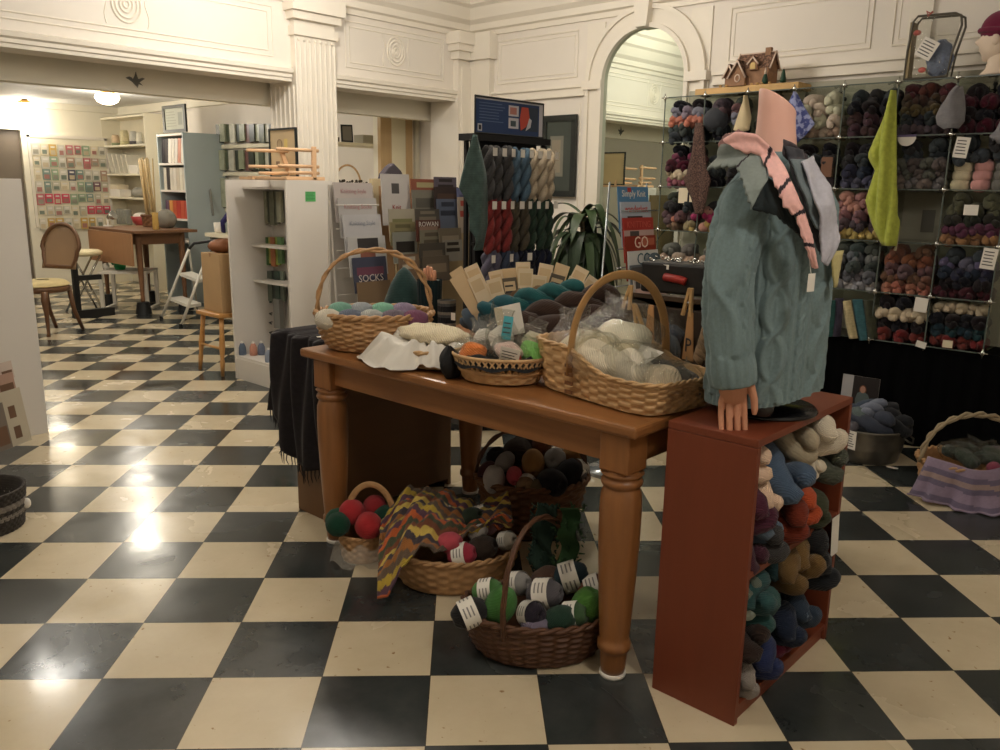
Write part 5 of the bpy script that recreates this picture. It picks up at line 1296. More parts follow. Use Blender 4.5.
# teal lace scarf hanging on the tower's left corner
def cl2(name, label, cat, pts, Yv, m, thick=.01, fold=.02, fs=40):
    P = [onY(x, y, Yv) for x, y in pts]; n = len(P)//2; L_ = P[:n]; R_ = P[n:][::-1]
    def pt(E, t):
        s_ = t*(len(E)-1); i = min(len(E)-2, int(s_)); return E[i].lerp(E[i+1], s_-i)
    def f(u, v):
        p = pt(L_, v).lerp(pt(R_, v), u); return (p.x, Yv-fold*sin(pi*u)-fold*.5*sin(p.x*fs+v*4)*sin(pi*u), p.z)
    mb = M(); mb.grid(f, 24, 36); return tag(obj(name, mb, m, None, True, solid=thick), label, cat)
cl2('lace_scarf', 'grey green lace scarf hanging at the left corner of the yarn tower', 'scarf', [(473, 135), (467, 155), (462, 175), (459, 188), (468, 202), (470, 230), (474, 250), (482, 250), (487, 225), (487, 200), (486, 175), (480, 150), (476, 135)], TYF-.07, mat('sage_lace', (72, 92, 88), .95, 'knit', var=.25, scale=.6))

# ================================================================== framed picture on the right wall
pf = thing('framed_picture', 'large dark framed picture on the right wall behind the yarn tower', 'picture', (UW-.03, 2.53, 1.30))
a_, b_ = .165, .60
mb = M(); 
for (y0, y1, z0, z1) in ((-a_-.0, a_, 0, .045), (-a_, a_, b_-.045, b_), (-a_, -a_+.045, .045, b_-.045), (a_-.045, a_, .045, b_-.045)): mb.b2(-.012, .01, y0, y1, z0, z1)
obj('frame', mb, mat('dark_frame', (36, 40, 38), .35), pf)
obj('mount', M().b2(-.002, .01, -a_+.045, a_-.045, .045, b_-.045), mat('green_mount', (66, 72, 66), .4), pf)
obj('print', panel_mb((-.003, .085, .15), (0, -1, 0), UP, .13, .30, .001, [(.15, .1, .8, .9, 1)]), [mat('picture_grey', (118, 116, 104), .5), mat('picture_tan', (140, 130, 112), .5)], pf)

# ================================================================== PLANT
pt_ = thing('dracaena_plant', 'dark green dracaena with long drooping leaves in a pot behind the yarn tower', 'plant', (3.36, 1.72, 0))
leafm = mat('dark_leaf', (40, 56, 34), .4, var=.15); leafm2 = mat('leaf_back', (54, 72, 42), .45)
obj('pot', M().lathe([(.10, .50), (.12, .52), (.15, .74), (.16, .76), (.145, .76), (.13, .70), (.02, .69)], 32), mat('glazed_pot', (52, 46, 40), .3), pt_, True)
obj('plant_stand', M().b2(-.16, .16, -.16, .16, .46, .50).b2(-.15, -.12, -.15, -.12, 0, .46).b2(.12, .15, -.15, -.12, 0, .46).b2(-.15, -.12, .12, .15, 0, .46).b2(.12, .15, .12, .15, 0, .46), blk2, pt_)
obj('stem', M().tube([(0, 0, .70), (.01, 0, .95), (-.01, .01, 1.22)], .016, 8), mat('stem_brown', (96, 84, 60), .7), pt_, True)
obj('stem', M().tube([(.03, .03, .70), (.05, .05, .85), (.05, .06, 1.0)], .014, 8), mat('stem_brown', (96, 84, 60)), pt_, True)
rl = random.Random(4)
def leaf(p0, az, L_, rise, w_, droop):
    mb = M(); d = Vector((cos(az), sin(az), 0)); s_ = Vector((-sin(az), cos(az), 0)); n = 12; vs = []
    for i in range(n+1):
        t = i/n; p = Vector(p0)+d*(L_*t*(1-.25*t*droop))+Vector((0, 0, rise*sin(pi*t*.55)-droop*L_*t*t*.9)); w = w_*sin(pi*min(1, t*.86+.12))**.7
        if i == n: w = .001
        vs += [p-s_*w+Vector((0, 0, .004)), p-Vector((0, 0, .004)), p+s_*w+Vector((0, 0, .004))]
    mb.add(vs, [(3*i+k, 3*i+k+1, 3*i+k+4, 3*i+k+3) for i in range(n) for k in (0, 1)]); return mb
for i in range(150):
    h_ = (1.22, 1.0, 1.12)[i % 3] if i < 44 else (.95, 1.05)[i % 2]; az = i*2.4+rl.uniform(-.3, .3); L_ = rl.uniform(.26, .42)
    q = i % 4
    o = obj('leaf', leaf((rl.uniform(-.02, .02), rl.uniform(-.02, .02), h_-.1*rl.random()), az, L_, rl.uniform(.06, .20), rl.uniform(.022, .036), rl.uniform(.5, 1.5)+(.7 if i > 40 else 0)), leafm if i % 3 else leafm2, pt_, True)
# black plant-side chair frame glimpsed under the leaves
# ================================================================== MAGAZINE RACK at the right (faces -Y)
chx = mat('wire_clear', (170, 176, 178), .2, metal=.6)
mr_ = thing('magazine_rack', 'narrow clear magazine rack with a column of knitting magazines, left of the glass cubes', 'rack', (2.27, .62, 0))
mb = M()
for x in (-.15, .15): mb.tube([(x, .10, 0), (x, .03, 1.39)], .005, 6); mb.tube([(x, -.02, .0), (x, .0, .9)], .005, 6)
for k in range(6): mb.tube([(-.15, -.015-.005*k, .84+.085*k), (.15, -.015-.005*k, .84+.085*k)], .003, 6)
mb.b2(-.16, .16, -.05, .14, 0, .02); obj('rack_frame', mb, chx, mr_, True)
def magazine(x, y, z, w_, h_, base, prints, label, ux=YM, lean=.12, t=.006, title=None, tcol=None, tsz=.03, mats_=(), group=None, name='magazine', ty=.86):
    ux_ = Vector(ux).normalized(); n = ux_.cross(Vector(UP)); uy_ = (Vector(UP)-n*lean).normalized()
    ms = [base]+list(mats_)+[ink]; o = obj(name, panel_mb((x, y, z), ux_, uy_, w_, h_, t, prints), ms)
    tag(o, label, 'magazine', group)
    if title:
        P = Vector((x, y, z))+ux_*(w_*.5)+uy_*(h_*ty)+n*.001
        lettering(title, tsz, tcol or white, P-Vector((0, 0, 0)), ux_, uy_, o, 'title')
    return o
mw = .245
C_ = lambda n, c: mat('print_'+n, c, .4, var=.05)
specs = [(1.372, 'sky', (86, 134, 176), 'Simply Knit', (230, 226, 220), 'blue topped knitting magazine at the very top of the clear rack', [(.3, .88, .42, .98, 1)], [C_('red', (178, 54, 48))]),
         (1.305, 'paleblue', (176, 186, 200), 'wanderlust', (190, 60, 50), 'pale grey magazine with red lettering, second in the clear rack', [(.2, .62, .7, .68, 1)], [ink]),
         (1.235, 'scarlet', (172, 54, 48), 'KNITTING', (200, 90, 80), 'magazine with a plain red banner, third in the clear rack', [(0, 0, 1, .72, 1), (.2, .1, .5, .7, 2)], [C_('pinkgrey', (186, 160, 156)), C_('darkgrey', (70, 66, 66))]),
         (1.155, 'brickred', (136, 42, 26), 'GO', (226, 206, 190), 'brick red book with large white letters, fourth in the clear rack', [(.48, .78, .95, .94, 1)], [C_('brick2', (176, 92, 70))]),
         (1.09, 'chalk', (206, 206, 204), 'CO', (44, 84, 98), 'white cover with teal letters and a round grey yarn ball, fifth in the clear rack', [(.0, 0, 1, .5, 1)], [C_('chalk2', (190, 180, 178))]),
         (1.03, 'steelc', (96, 104, 112), '', None, 'grey cover with dark bars, sixth in the clear rack', [(.0, .60, .55, .95, 1), (.55, .4, 1, 1, 2)], [C_('darkgrey', (70, 66, 66)), C_('pinkpale', (206, 180, 182))]),
         (.98, 'bar', (186, 180, 176), 'HILL', (52, 50, 52), 'cover with black columns of print, seventh in the clear rack', [(.05, .5, .2, .9, 1), (.25, .5, .4, .9, 1)], [C_('darkgrey', (70, 66, 66))]),
         (.93, 'lastc', (206, 176, 166), '', None, 'pale cover with a red sun, lowest in the clear rack', [], [])]
for i, (zt, nm, c, ttl, tc_, lb, pr, ms) in enumerate(specs):
    o = magazine(2.145-.006*i, .60-.022*i, zt-.20, mw, .20, C_(nm, c), pr, lb, title=ttl or None, tcol=C_('t_%d' % i, tc_) if tc_ else None, tsz=(.075 if ttl in ('GO', 'CO') else .042), mats_=ms, ty=.84 if i != 4 else .80)
mb = M(); mb.ell((2.29, .505, 1.045), (.055, .012, .034), None, 20, 10); tag(obj('yarn_ball_picture', mb, C_('ballgrey', (78, 92, 100)), None, True), 'round grey yarn ball pictured on the white cover in the clear rack', 'picture')
mb = M(); mb.prism([(.03*cos(a*pi/12), .03*sin(a*pi/12)) for a in range(24)], (2.19, .440, .885), YM, UP, .001); tag(obj('red_sun_picture', mb, C_('sun', (186, 62, 48))), 'red disc printed on the lowest cover in the clear rack', 'picture')

# ================================================================== BOOK STAND left of the magazines: tall white rack with faint covers and the SOCKS book
bs = thing('book_stand', 'tall white book stand beside the fluted pilaster', 'rack', (1.97, 2.33, 0))
wht = mat('white_laminate', (208, 202, 194), .45, var=.02); 
mb = M(); mb.box((0, .03, .68), (.30, .02, 1.36), rotm(.04)); mb.b2(-.15, .15, -.12, .08, 0, .03)
for x in (-.15, .15): mb.tube([(x, -.08, .03), (x, .0, 1.36)], .007, 6)
for z in (.75, .9, 1.0, 1.12, 1.25): mb.tube([(-.15, -.06, z), (.15, -.06, z)], .004, 6)
obj('stand_frame', mb, wht, bs)
bsb = [(1.375, 'bk1', (196, 186, 182), 'Knitting Style', (190, 150, 150), 'faint white cover at the top of the white book stand'), (1.29, 'bk2', (190, 186, 184), 'Knitting Socks', (196, 150, 146), 'second faint white cover on the white book stand'), (1.20, 'bk3', (196, 194, 196), 'Knitting Style', (160, 164, 176), 'third white cover with a small grey photo on the white book stand'),
       (1.08, 'bk4', (200, 198, 196), '', None, 'cover with pictures of striped knitting on the white book stand'), (.965, 'bk5', (74, 78, 96), 'SOCKS', (214, 206, 200), 'dark blue book lettered SOCKS on the white book stand'), (.83, 'bk6', (130, 108, 84), '', None, 'brown cover at the foot of the white book stand')]
for i, (zt, nm, c, ttl, tc_, lb) in enumerate(bsb):
    hh = .22 if i < 4 else .20
    pr = [(.2, .22, .75, .42, 1)] if i == 2 else ([(.25, .60, .8, .95, 1), (.3, .35, .7, .6, 2)] if i == 3 else ([(.1, .5, .9, .72, 1), (.15, .2, .9, .42, 2)] if i == 4 else []))
    magazine(1.825+.008*i, 2.275-.028*i, zt-hh, .27 if i < 4 else .24, hh, C_(nm, c), pr, lb, title=ttl or None, tcol=C_('bt%d' % i, tc_) if tc_ else None, tsz=.034 if i < 4 else .058, mats_=[C_('darkgrey', (70, 66, 66)) if i != 4 else C_('plumred', (120, 74, 92)), C_('rosebrown', (150, 96, 80)) if i != 4 else C_('inner_navy', (52, 54, 74))], ty=.78 if i < 4 else .40)
# tan pinboard / folded easel between stand and magazines
pn = thing('pinboard', 'tall narrow tan pinboard with cream edges leaning between the book stand and the magazines', 'board', (2.13, 2.30, 0))
mb = panel_mb((0, 0, 0), (1, .12, 0), (0, .03, 1), .17, 1.40, .02, [(.32, 0, 1, .97, 1)]); obj('board', mb, [mat('cream_edge', (206, 188, 152), .6), mat('cork_tan', (184, 144, 104), .7, var=.08)], pn)
for z in (1.28, 1.30, .99): obj('clip', M().b2(.06, .068, .002, .012, z, z+.015), blk2, pn)
# magazine stand with many covers
ms_ = thing('magazine_stand', 'floor stand packed with knitting magazines between the pinboard and the yarn tower', 'rack', (2.70, 2.32, 0))
mb = M(); mb.box((0, .05, .66), (.74, .02, 1.32)); mb.b2(-.36, .36, -.2, .07, 0, .03)
for x in (-.36, -.12, .12, .36): mb.tube([(x, -.18, .03), (x, -.02, 1.3)], .005, 6)
obj('stand_frame', mb, mat('tan_frame', (160, 138, 104), .5), ms_)
MG = [  # px left, px right, py top, py bottom, base colour, label words, second colour, title
 (383, 411, 174, 220, (196, 190, 186), 'white magazine with a dark leaf photo, tallest of the magazines left of the tower', (90, 86, 84), 'Knit'),
 (412, 440, 179, 208, (140, 84, 66), 'red and green illustrated magazine in the stand', (170, 160, 120), None),
 (413, 440, 190, 212, (126, 122, 110), 'grey tilted magazine in front of the red one', (96, 92, 84), None),
 (435, 457, 177, 192, (94, 86, 96), 'mauve topped dark magazine in the stand', (52, 44, 44), None),
 (435, 459, 187, 204, (60, 48, 46), 'dark brown magazine under the mauve one', (80, 62, 52), None),
 (438, 459, 199, 224, (94, 102, 120), 'blue grey magazine with a dark bird shape', (56, 60, 72), None),
 (458, 473, 188, 206, (92, 96, 130), 'violet blue magazine beside the tower', (70, 74, 100), None),
 (459, 472, 197, 228, (160, 146, 130), 'magazine with a red lower half beside the tower', (160, 66, 54), None),
 (390, 416, 209, 236, (172, 164, 146), 'cream magazine with green stripes', (126, 124, 86), None),
 (391, 416, 222, 240, (142, 132, 98), 'olive magazine in the left column of the stand', (110, 104, 76), None),
 (394, 418, 232, 258, (142, 142, 132), 'grey magazine with a black sheep photo', (52, 48, 44), None),
 (416, 440, 209, 224, (88, 82, 74), 'dark photo magazine in the middle column', (130, 120, 104), None),
 (417, 441, 220, 236, (96, 58, 50), 'maroon lettered magazine in the middle column', (150, 120, 104), 'ROWAN'),
 (421, 443, 230, 250, (128, 122, 104), 'magazine with tan and brown panels', (92, 82, 68), None),
 (440, 462, 228, 248, (120, 108, 90), 'brown toned magazine in the right column', (152, 138, 118), None),
 (444, 463, 240, 256, (146, 140, 128), 'magazine with a dark arch on its cover', (60, 52, 46), None),
 (420, 446, 243, 262, (80, 74, 66), 'dark grey landscape magazine low in the stand', (110, 98, 84), None),
 (400, 420, 254, 276, (126, 104, 84), 'brown magazine lowest in the left column', (186, 176, 160), None),
 (424, 450, 256, 276, (104, 92, 78), 'tan striped magazine lowest in the middle', (140, 124, 104), None)]
for i, (x0, x1, y0, y1, c, lb, c2, ttl) in enumerate(MG):
    Yv = 2.26-.017*i; a = onY(x0, (y0+y1)/2, Yv); b = onY(x1, (y0+y1)/2, Yv); top = onY((x0+x1)/2, y0, Yv).z; bot = onY((x0+x1)/2, y1, Yv).z
    w_ = b.x-a.x; h_ = top-bot+.03
    magazine(a.x, Yv, bot-.03, w_, h_, C_('m%d' % i, c), [(.15, .45, .85, .62, 1), (.2, .75, .8, .9, 1)] if i % 2 else ([(.35, .62, .62, .82, 1)] if i == 0 else [(.12, .35, .88, .7, 1)]), lb, title=ttl, tcol=white if ttl == 'ROWAN' else (C_('knitred', (170, 60, 50)) if ttl else None), tsz=.04, mats_=[C_('mm%d' % i, c2)], lean=.06, ty=.35 if ttl == 'Knit' else .8)
# grey hat poking up behind magazines & grey bolt standing
q = onY(376, 182, 2.45); t = thing('grey_hat', 'dark grey hat on a stand, peeking over the magazines in front of the cream door', 'hat', (q.x, 2.45, 0))
obj('hat_felt', M().prism([(0, 0), (.20, 0), (.16, .07), (.10, .115), (.06, .09), (.02, .05)], (0, 0, q.z), YM, UP, .05), mat('plum_grey_felt', (78, 72, 78), .9), t, bev=.01)
obj('hat_stand', M().b2(.09, .11, -.035, -.015, 0, q.z).b2(.02, .18, -.08, .03, 0, .02), blk2, t)

# ================================================================== WHITE PEG UNIT in front of the pilaster
ux0, ux1, uy0, uy1, uh = 1.98, 2.33, 3.0, 3.737, 1.385
pu = thing('white_shelf_unit', 'white open shelf unit with tools on pegs, standing in front of the fluted pilaster', 'shelf unit', ((ux0+ux1)/2, (uy0+uy1)/2, 0))
lam = mat('white_melamine', (214, 208, 200), .4, var=.015, bump=.2); ha, hb = (ux1-ux0)/2, (uy1-uy0)/2
obj('side_panel', M().b2(-ha, ha, -hb, -hb+.02, 0, uh), lam, pu, bev=.001)
obj('side_panel', M().b2(-ha, ha, hb-.02, hb, 0, uh), lam, pu, bev=.001)
obj('back_panel', M().b2(ha-.012, ha, -hb+.02, hb-.02, 0, uh), lam, pu)
obj('plinth', M().b2(-ha+.004, -ha+.02, -hb+.02, hb-.02, 0, .15), lam, pu)
for z in (.15, .93, .68): obj('shelf', M().b2(-ha+(.01 if z < .2 else .17), ha-.012, -hb+.02, hb-.02, z, z+.016), lam, pu)
obj('top_shelf', M().b2(-ha+.12, ha-.012, -hb+.02, hb-.02, uh-.06, uh-.045), lam, pu)
PXU = ux1-.05
tag(obj('green_card', panel_mb(onY(305.5, 201.5, uy0-.002), YM, (0.01, 0, 1), .078, .062, .001, lines(.06, .94, .1, .95, 6, 1)), [mat('green_card', (96, 182, 108), .6), mat('green_ink', (50, 110, 64), .6)]), 'small bright green notice stuck on the side of the white shelf unit', 'notice')
def packs(px0, px1, py0, py1, n, X_, cols_, label, group, name='needle_pack', th=.012, cat='pack'):
    for i in range(n):
        a = onX(px0+(px1-px0)*i/n, py1, X_); b = onX(px0+(px1-px0)*(i+.82)/n, py0, X_)
        c = cols_[i % len(cols_)]; w_ = abs(a.y-b.y)
        mb = M(); mb.b2(X_-th*(1+.6*(i % 2)), X_+.004, min(a.y, b.y), max(a.y, b.y), a.z+.01*(i % 3), b.z-.002)
        o = obj(name, mb, mat('pk_%d_%d_%d' % c, c, .3, var=.25, scale=3)); tag(o, label.format(["first", "second", "third", "fourth", "fifth", "sixth", "seventh", "eighth", "ninth", "tenth", "eleventh", "twelfth", "thirteenth", "fourteenth"][i]), cat, group)
packs(262, 283, 191, 225, 6, PXU, [(96, 100, 84), (150, 150, 130), (70, 76, 66), (120, 122, 104)], 'grey green tool packet, {} from left on the top pegs inside the white shelf unit', 'packets on the top pegs of the white unit')
packs(263, 284, 237, 266, 6, PXU, [(160, 178, 90), (92, 130, 84), (186, 190, 110), (196, 128, 88)], 'green or orange hook packet, {} from left on second pegs of the white shelf unit', 'packets on the second pegs of the white unit')
packs(267, 285, 271, 302, 5, PXU, [(70, 92, 82), (110, 120, 108), (60, 70, 66)], 'dark green needle packet, {} from left on the third pegs of the white shelf unit', 'packets on the third pegs of the white unit')
for i, (px, c, nm) in enumerate(((243, (96, 110, 132), 'slate blue'), (254, (206, 140, 116), 'peach'), (262, (112, 120, 142), 'grey blue'), (269, (136, 146, 166), 'pale blue'), (276, (150, 140, 160), 'lilac'), (249, (160, 166, 176), 'silver'))):
    t = thing('thread_cone', f'{nm} cone of thread on the bottom shelf of the white shelf unit', 'thread', onX(px, 361+.5*(i % 2), ux0+.05+.05*(i % 3)).to_tuple()); t.location.z = .167
    mb = M(); mb.lathe([(.026, 0), (.028, .01), (.026, .055), (.018, .075), (.012, .085)], 18); obj('thread', mb, yarn('cone_%d' % i, c), t, True); mb = M(); mb.lathe([(.010, .08), (.010, .095), (.004, .097)], 12); obj('cone_tip', mb, white, t, True)
tag(obj('black_tray', M().b2(ux0+.06, ux0+.20, uy0+.04, uy0+.17, .167, .21), blk2, bev=.003), 'small black tray on the bottom shelf of the white shelf unit', 'tray')
for i, py in enumerate((313, 322, 332)):
    a = onX(273, py, PXU); tag(obj('wire_hook', M().tube([(PXU, a.y+.01, a.z), (PXU-.03, a.y, a.z), (PXU-.05, a.y-.06, a.z-.002)], .004, 6), blk2), f'empty black peg, {["upper", "middle", "lower"][i]} of three above the bottom shelf', 'peg')
tag(obj('grey_holder', M().b2(PXU-.04, PXU, onX(285, 330, PXU).y, onX(279, 330, PXU).y, .35, .56), mat('grey_plastic', (130, 130, 126), .5)), 'tall grey holder at the right inside the white shelf unit', 'holder')
# wooden peg rack and framed print on top of it
rk = thing('wooden_peg_rack', 'pale wooden rack with round pegs lying on top of the white shelf unit', 'rack', (2.15, 3.3, uh+.002))
bw = mat('beech', (220, 180, 140), .5, 'wood', axis='X', var=.06)
ya = onY(316, 160, 3.02).x-2.15
mb = M(); mb.box((ya-.01, -.27, .105), (.030, .02, .21), rotm(0, .02)); obj('end_board', mb, bw, rk, bev=.003)
mb = M(); mb.box((ya-.03, .02, .105), (.030, .02, .21), rotm(0, -.35)); obj('end_board', mb, bw, rk, bev=.003)
for z, x0, x1 in ((.185, -.20, .10), (.085, -.19, .10), (.045, -.12, .10)):
    obj('peg', M().tube([(x0+.0, -.26, z), (x1, -.27, z)], .011, 10), bw, rk, True); obj('peg', M().tube([(x0-.05, .0, z-.005), (x1-.05, .0, z)], .011, 10), bw, rk, True)
obj('base_board', M().b2(-.15, .14, -.28, -.22, 0, .022), bw, rk, bev=.003); obj('base_board', M().b2(-.16, .12, .10, .16, 0, .022), bw, rk, bev=.003); obj('cross_board', M().b2(-.14, .02, -.22, .30, .0, .018), bw, rk, bev=.003)
a = onX(270, 166, 2.26); 
fp = thing('framed_print', 'small dark framed print of a lamp standing on the white shelf unit', 'picture', (2.22, 3.30, uh+.02))
def fw(y0, y1, z0, z1, x=0): return M().b2(x-.006, x+.006, y0, y1, z0, z1)
py0, py1, pz = onX(297, 150, 2.22).y-3.30, onX(270, 150, 2.22).y-3.30, onX(283, 128, 2.22).z-uh-.02
mb = M()
for q in ((py0, py1, 0, .012), (py0, py1, pz-.012, pz), (py0, py0+.012, .012, pz-.012), (py1-.012, py1, .012, pz-.012)): mb.b2(-.008, .008, *q)
obj('frame', mb, mat('dark_frame', (36, 40, 38)), fp)
obj('print', panel_mb((-.001, py1-.01, .01), XM, UP, py1-py0-.02, pz-.02, .004, [(.55, .55, .68, .8, 1), (.2, .25, .35, .32, 2)]), [mat('print_cream', (206, 182, 142), .5), mat('print_lamp', (224, 200, 120), .5), mat('print_brown', (130, 104, 78), .5)], fp)
mb = M(); mb.tube([(-.007, (py0+py1)/2+.03+.028*cos(k*pi/8), pz*.68+.03*sin(k*pi/8)) for k in range(16)], .002, 5, True); obj('drawn_circle', mb, mat('print_brown', (130, 104, 78)), fp)

# ================================================================== alcove shelf behind the opening
tag(obj('alcove_shelf', M().b2(onY(329, 100, 4.25).x-.05, onY(376, 100, 4.6).x, 4.25, 4.60, onY(355, 143, 4.3).z-.02, onY(355, 143, 4.3).z), mat('cream_door', (232, 222, 190))), 'white shelf in the alcove behind the pilaster', 'shelf')
zs = onY(355, 143, 4.3).z
ph = thing('photo_frame', 'small photo frame leaning back on the alcove shelf', 'picture frame', (onY(347, 140, 4.35).x, 4.35, zs+.001)); mb = M(); mb.box((0, 0, .075), (.10, .012, .15), rotm(-.25, 0, -.5)); obj('frame', mb, mat('dark_frame', (36, 40, 38)), ph); mb = M(); mb.box((0, -.004, .075), (.075, .012, .12), rotm(-.25, 0, -.5)); obj('photo', mb, mat('photo_grey', (130, 124, 112), .5), ph); mb = M(); mb.box((.04, .05, .05), (.02, .10, .008), rotm(.8, 0, -.5)); obj('strut', mb, mat('dark_frame', (36, 40, 38)), ph)
tag(obj('grey_box', M().b2(onY(361, 140, 4.35).x, onY(374, 140, 4.35).x, 4.32, 4.45, zs+.001, zs+.075), mat('pale_grey_box', (176, 168, 146), .6)), 'low grey box beside the photo frame on the alcove shelf', 'box')
tag(obj('dark_box', M().b2(onY(332.5, 140, 4.35).x, onY(338, 140, 4.35).x, 4.33, 4.42, zs+.001, zs+.04), mat('dark_wood_box', (92, 74, 56), .6)), 'tiny dark box at the left of the alcove shelf', 'box')
zb_ = onY(350, 183, 4.0).z
wb_ = thing('wreath_basket', 'wicker basket hoop with dark dried flowers behind the white book stand', 'basket', (onY(350, 183, 4.0).x, 4.0, 0))
mb = M(); mb.tube([(.13*cos(pi*k/16)-.02, 0, zb_-.02+.16*sin(pi*k/16)) for k in range(17)], .008, 8); obj('hoop', mb, wickp, wb_, True)
obj('stand', M().b2(-.16, .16, -.1, .1, 0, zb_-.05), mat('white_laminate', (208, 202, 194)), wb_)
mb = M()
for k in range(40): mb.ell((rnd.uniform(-.13, .13), rnd.uniform(-.06, .06), zb_-.03+.05*rnd.random()), (.012, .012, .012), None, 6, 4)
obj('dried_flowers', mb, mat('dried_dark', (70, 60, 44), .9), wb_)
# ================================================================== BASKETS UNDER THE TABLE
def lball(loc, n, c, s, label, rot=(0, 0, 0), band=True, grp=None, c2=None):
    """ball of yarn with its paper band as a part"""
    t = thing('labelled_yarn_ball', label, 'yarn', loc, group=grp, rot=rot)
    o = inst(SKEIN[0] if s < .95 else SKEIN[1], 'yarn', yarn('lb_'+n.replace(' ', '_'), c), (0, 0, 0), (0, 0, 0), (s, s, s*.72), parent=t)
    if band:
        b = label_band(.040*s, .045*s, t)
    return t
# front wicker basket
f3 = thing('floor_basket', 'oval dark willow basket full of paper-banded yarn balls in front of the near table leg', 'basket', (.760, -.115, 0), radians(-48))
basket(f3, .225, .16, .135, wickd, flare=1.28, rows=14, nst=30, amp=.006, rim=.009, belly=.03)
arch_handle(f3, (-.10, -.15, .11), (.12, .15, .11), .30, wickd, r=.006, twist=2.5, strands=3, lean=Vector((-.02, .0, 0)))
FB = [(-.20, -.09, .155, 'black', (34, 32, 34), 1.05, (1.2, .3, .9), True, 'leaning out over the left rim'), (-.11, -.07, .17, 'bright green', (70, 128, 58), 1.15, (.3, .2, 0), False, 'largest green one near the left'), (-.15, .0, .18, 'apple green', (84, 140, 72), .9, (1.3, 0, .5), True, 'behind the bright green one'),
      (-.02, -.09, .155, 'purple black', (42, 36, 48), .95, (1.2, .2, -.3), True, 'low at the front'), (.02, -.02, .185, 'grey striped', (92, 88, 94), 1.1, (1.3, .5, .2), True, 'in the middle, on its side'), (.06, -.10, .145, 'dark pine green', (34, 62, 48), 1.0, (1.0, .3, .3), False, 'at the front rim'),
      (.10, -.08, .150, 'pine and lime', (62, 92, 56), .95, (1.2, .6, .1), True, 'front right'), (.14, -.05, .16, 'grass green', (82, 138, 56), 1.15, (.2, .3, 0), False, 'beside the table leg'), (.10, .06, .20, 'dark teal', (36, 56, 64), 1.15, (1.2, -.4, .9), True, 'highest, white band facing out'),
      (.17, .03, .18, 'rust brown', (112, 66, 44), 1.0, (1.1, .6, .4), True, 'at the right rim'), (.03, .08, .18, 'brown', (80, 56, 44), 1.05, (1, .2, 0), False, 'at the back'), (-.06, .05, .18, 'pale grey', (150, 146, 142), .9, (1.2, .2, 0), True, 'at the back left'), (-.01, -.115, .13, 'lilac grey', (120, 110, 130), .8, (1.2, 1.1, .2), False, 'lowest at the front')]
for i, (x, y, z, n, c, s, rot, band, wh) in enumerate(FB):
    lball(place_local(f3, (x, y, z)), n, c, s, f'{n} yarn ball in the front floor basket, {wh}', rot, band)
# dark green furry scarf standing up at the back of this basket
gsc = thing('green_scarf', 'fuzzy dark green scarf rising between the floor baskets', 'scarf', place_local(f3, (.02, .10, .15)))
mb = M(); fz = random.Random(3)
mb.grid(lambda u, v: (.05*(u-.5)+.012*sin(v*14+u*5), -.05*(u-.5)-.01*sin(v*9), .27*v+.004*sin(u*40)), 20, 30)
mb.grid(lambda u, v: (.045+.04*(u-.5)+.012*sin(v*16), -.06-.04*(u-.5), .26*v), 14, 26, m=1)
for i in range(260):
    v = fz.random(); sd = fz.choice((-.026, .026, .0)); p = Vector((sd+.012*sin(v*14), -sd, .27*v)); 
    if i % 2: p += Vector((.045, -.06, 0))
    mb.tube([p, p+Vector((fz.uniform(-.014, .014), fz.uniform(-.014, .014), fz.uniform(-.006, .012)))], [.002, .0005], 4, m=i % 2)
obj('knit', mb, [mat('fur_green', (24, 44, 34), .95), mat('fur_green_light', (42, 72, 40), .95)], gsc, True, solid=.003)

# middle honey basket with crochet cover
f1 = thing('floor_basket', 'honey cane basket under the table half hidden by a striped crochet cover', 'basket', (.90, .385, 0), radians(-42))
basket(f1, .225, .17, .125, wick, flare=1.25, rows=8, nst=32, amp=.004, rim=.009, belly=.03)
for i, (x, y, z, n, c, s, rot, band, wh) in enumerate(((.02, -.13, .15, 'crimson', (176, 44, 66), 1.0, (1.3, .2, .4), True, 'front middle, with a white band'), (-.02, -.11, .185, 'rose', (196, 70, 84), .9, (1.2, .9, 0), False, 'above the crimson one'), (.09, -.10, .155, 'dark brown', (56, 44, 36), 1.1, (1.1, .4, .2), False, 'right of the crimson one'),
      (.08, -.04, .19, 'white', (196, 190, 186), .75, (.4, .9, .2), False, 'small white one above the brown'), (-.02, .06, .20, 'mustard', (150, 128, 62), 1.0, (1.3, .1, 1.2), True, 'highest at the back, white band'), (-.14, .05, .19, 'black', (38, 36, 38), 1.1, (1.2, .3, .4), False, 'at the back left'),
      (.13, .03, .19, 'pale pink', (190, 140, 150), .8, (.3, .4, .2), False, 'at the right rim'), (.10, .09, .19, 'slate', (76, 80, 88), 1.1, (1.2, .3, .6), True, 'at the back right'), (.18, -.05, .16, 'cream', (190, 182, 166), .8, (1.2, 0, 0), True, 'at the right end'), (.06, .03, .215, 'dark green', (46, 58, 44), .9, (1.0, .4, 0), False, 'in the middle'))):
    lball(place_local(f1, (x, y, z)), n, c, s, f'{n} yarn ball in the crochet covered floor basket, {wh}', rot, band)
cc = [(150, 96, 48), (96, 80, 66), (178, 152, 58), (86, 58, 72), (186, 92, 46), (72, 76, 56), (120, 70, 46), (196, 170, 84), (64, 56, 62)]
cro = [mat('crochet_%d' % i, c, .95, 'yarn', var=.3, scale=.7) for i, c in enumerate(cc)]
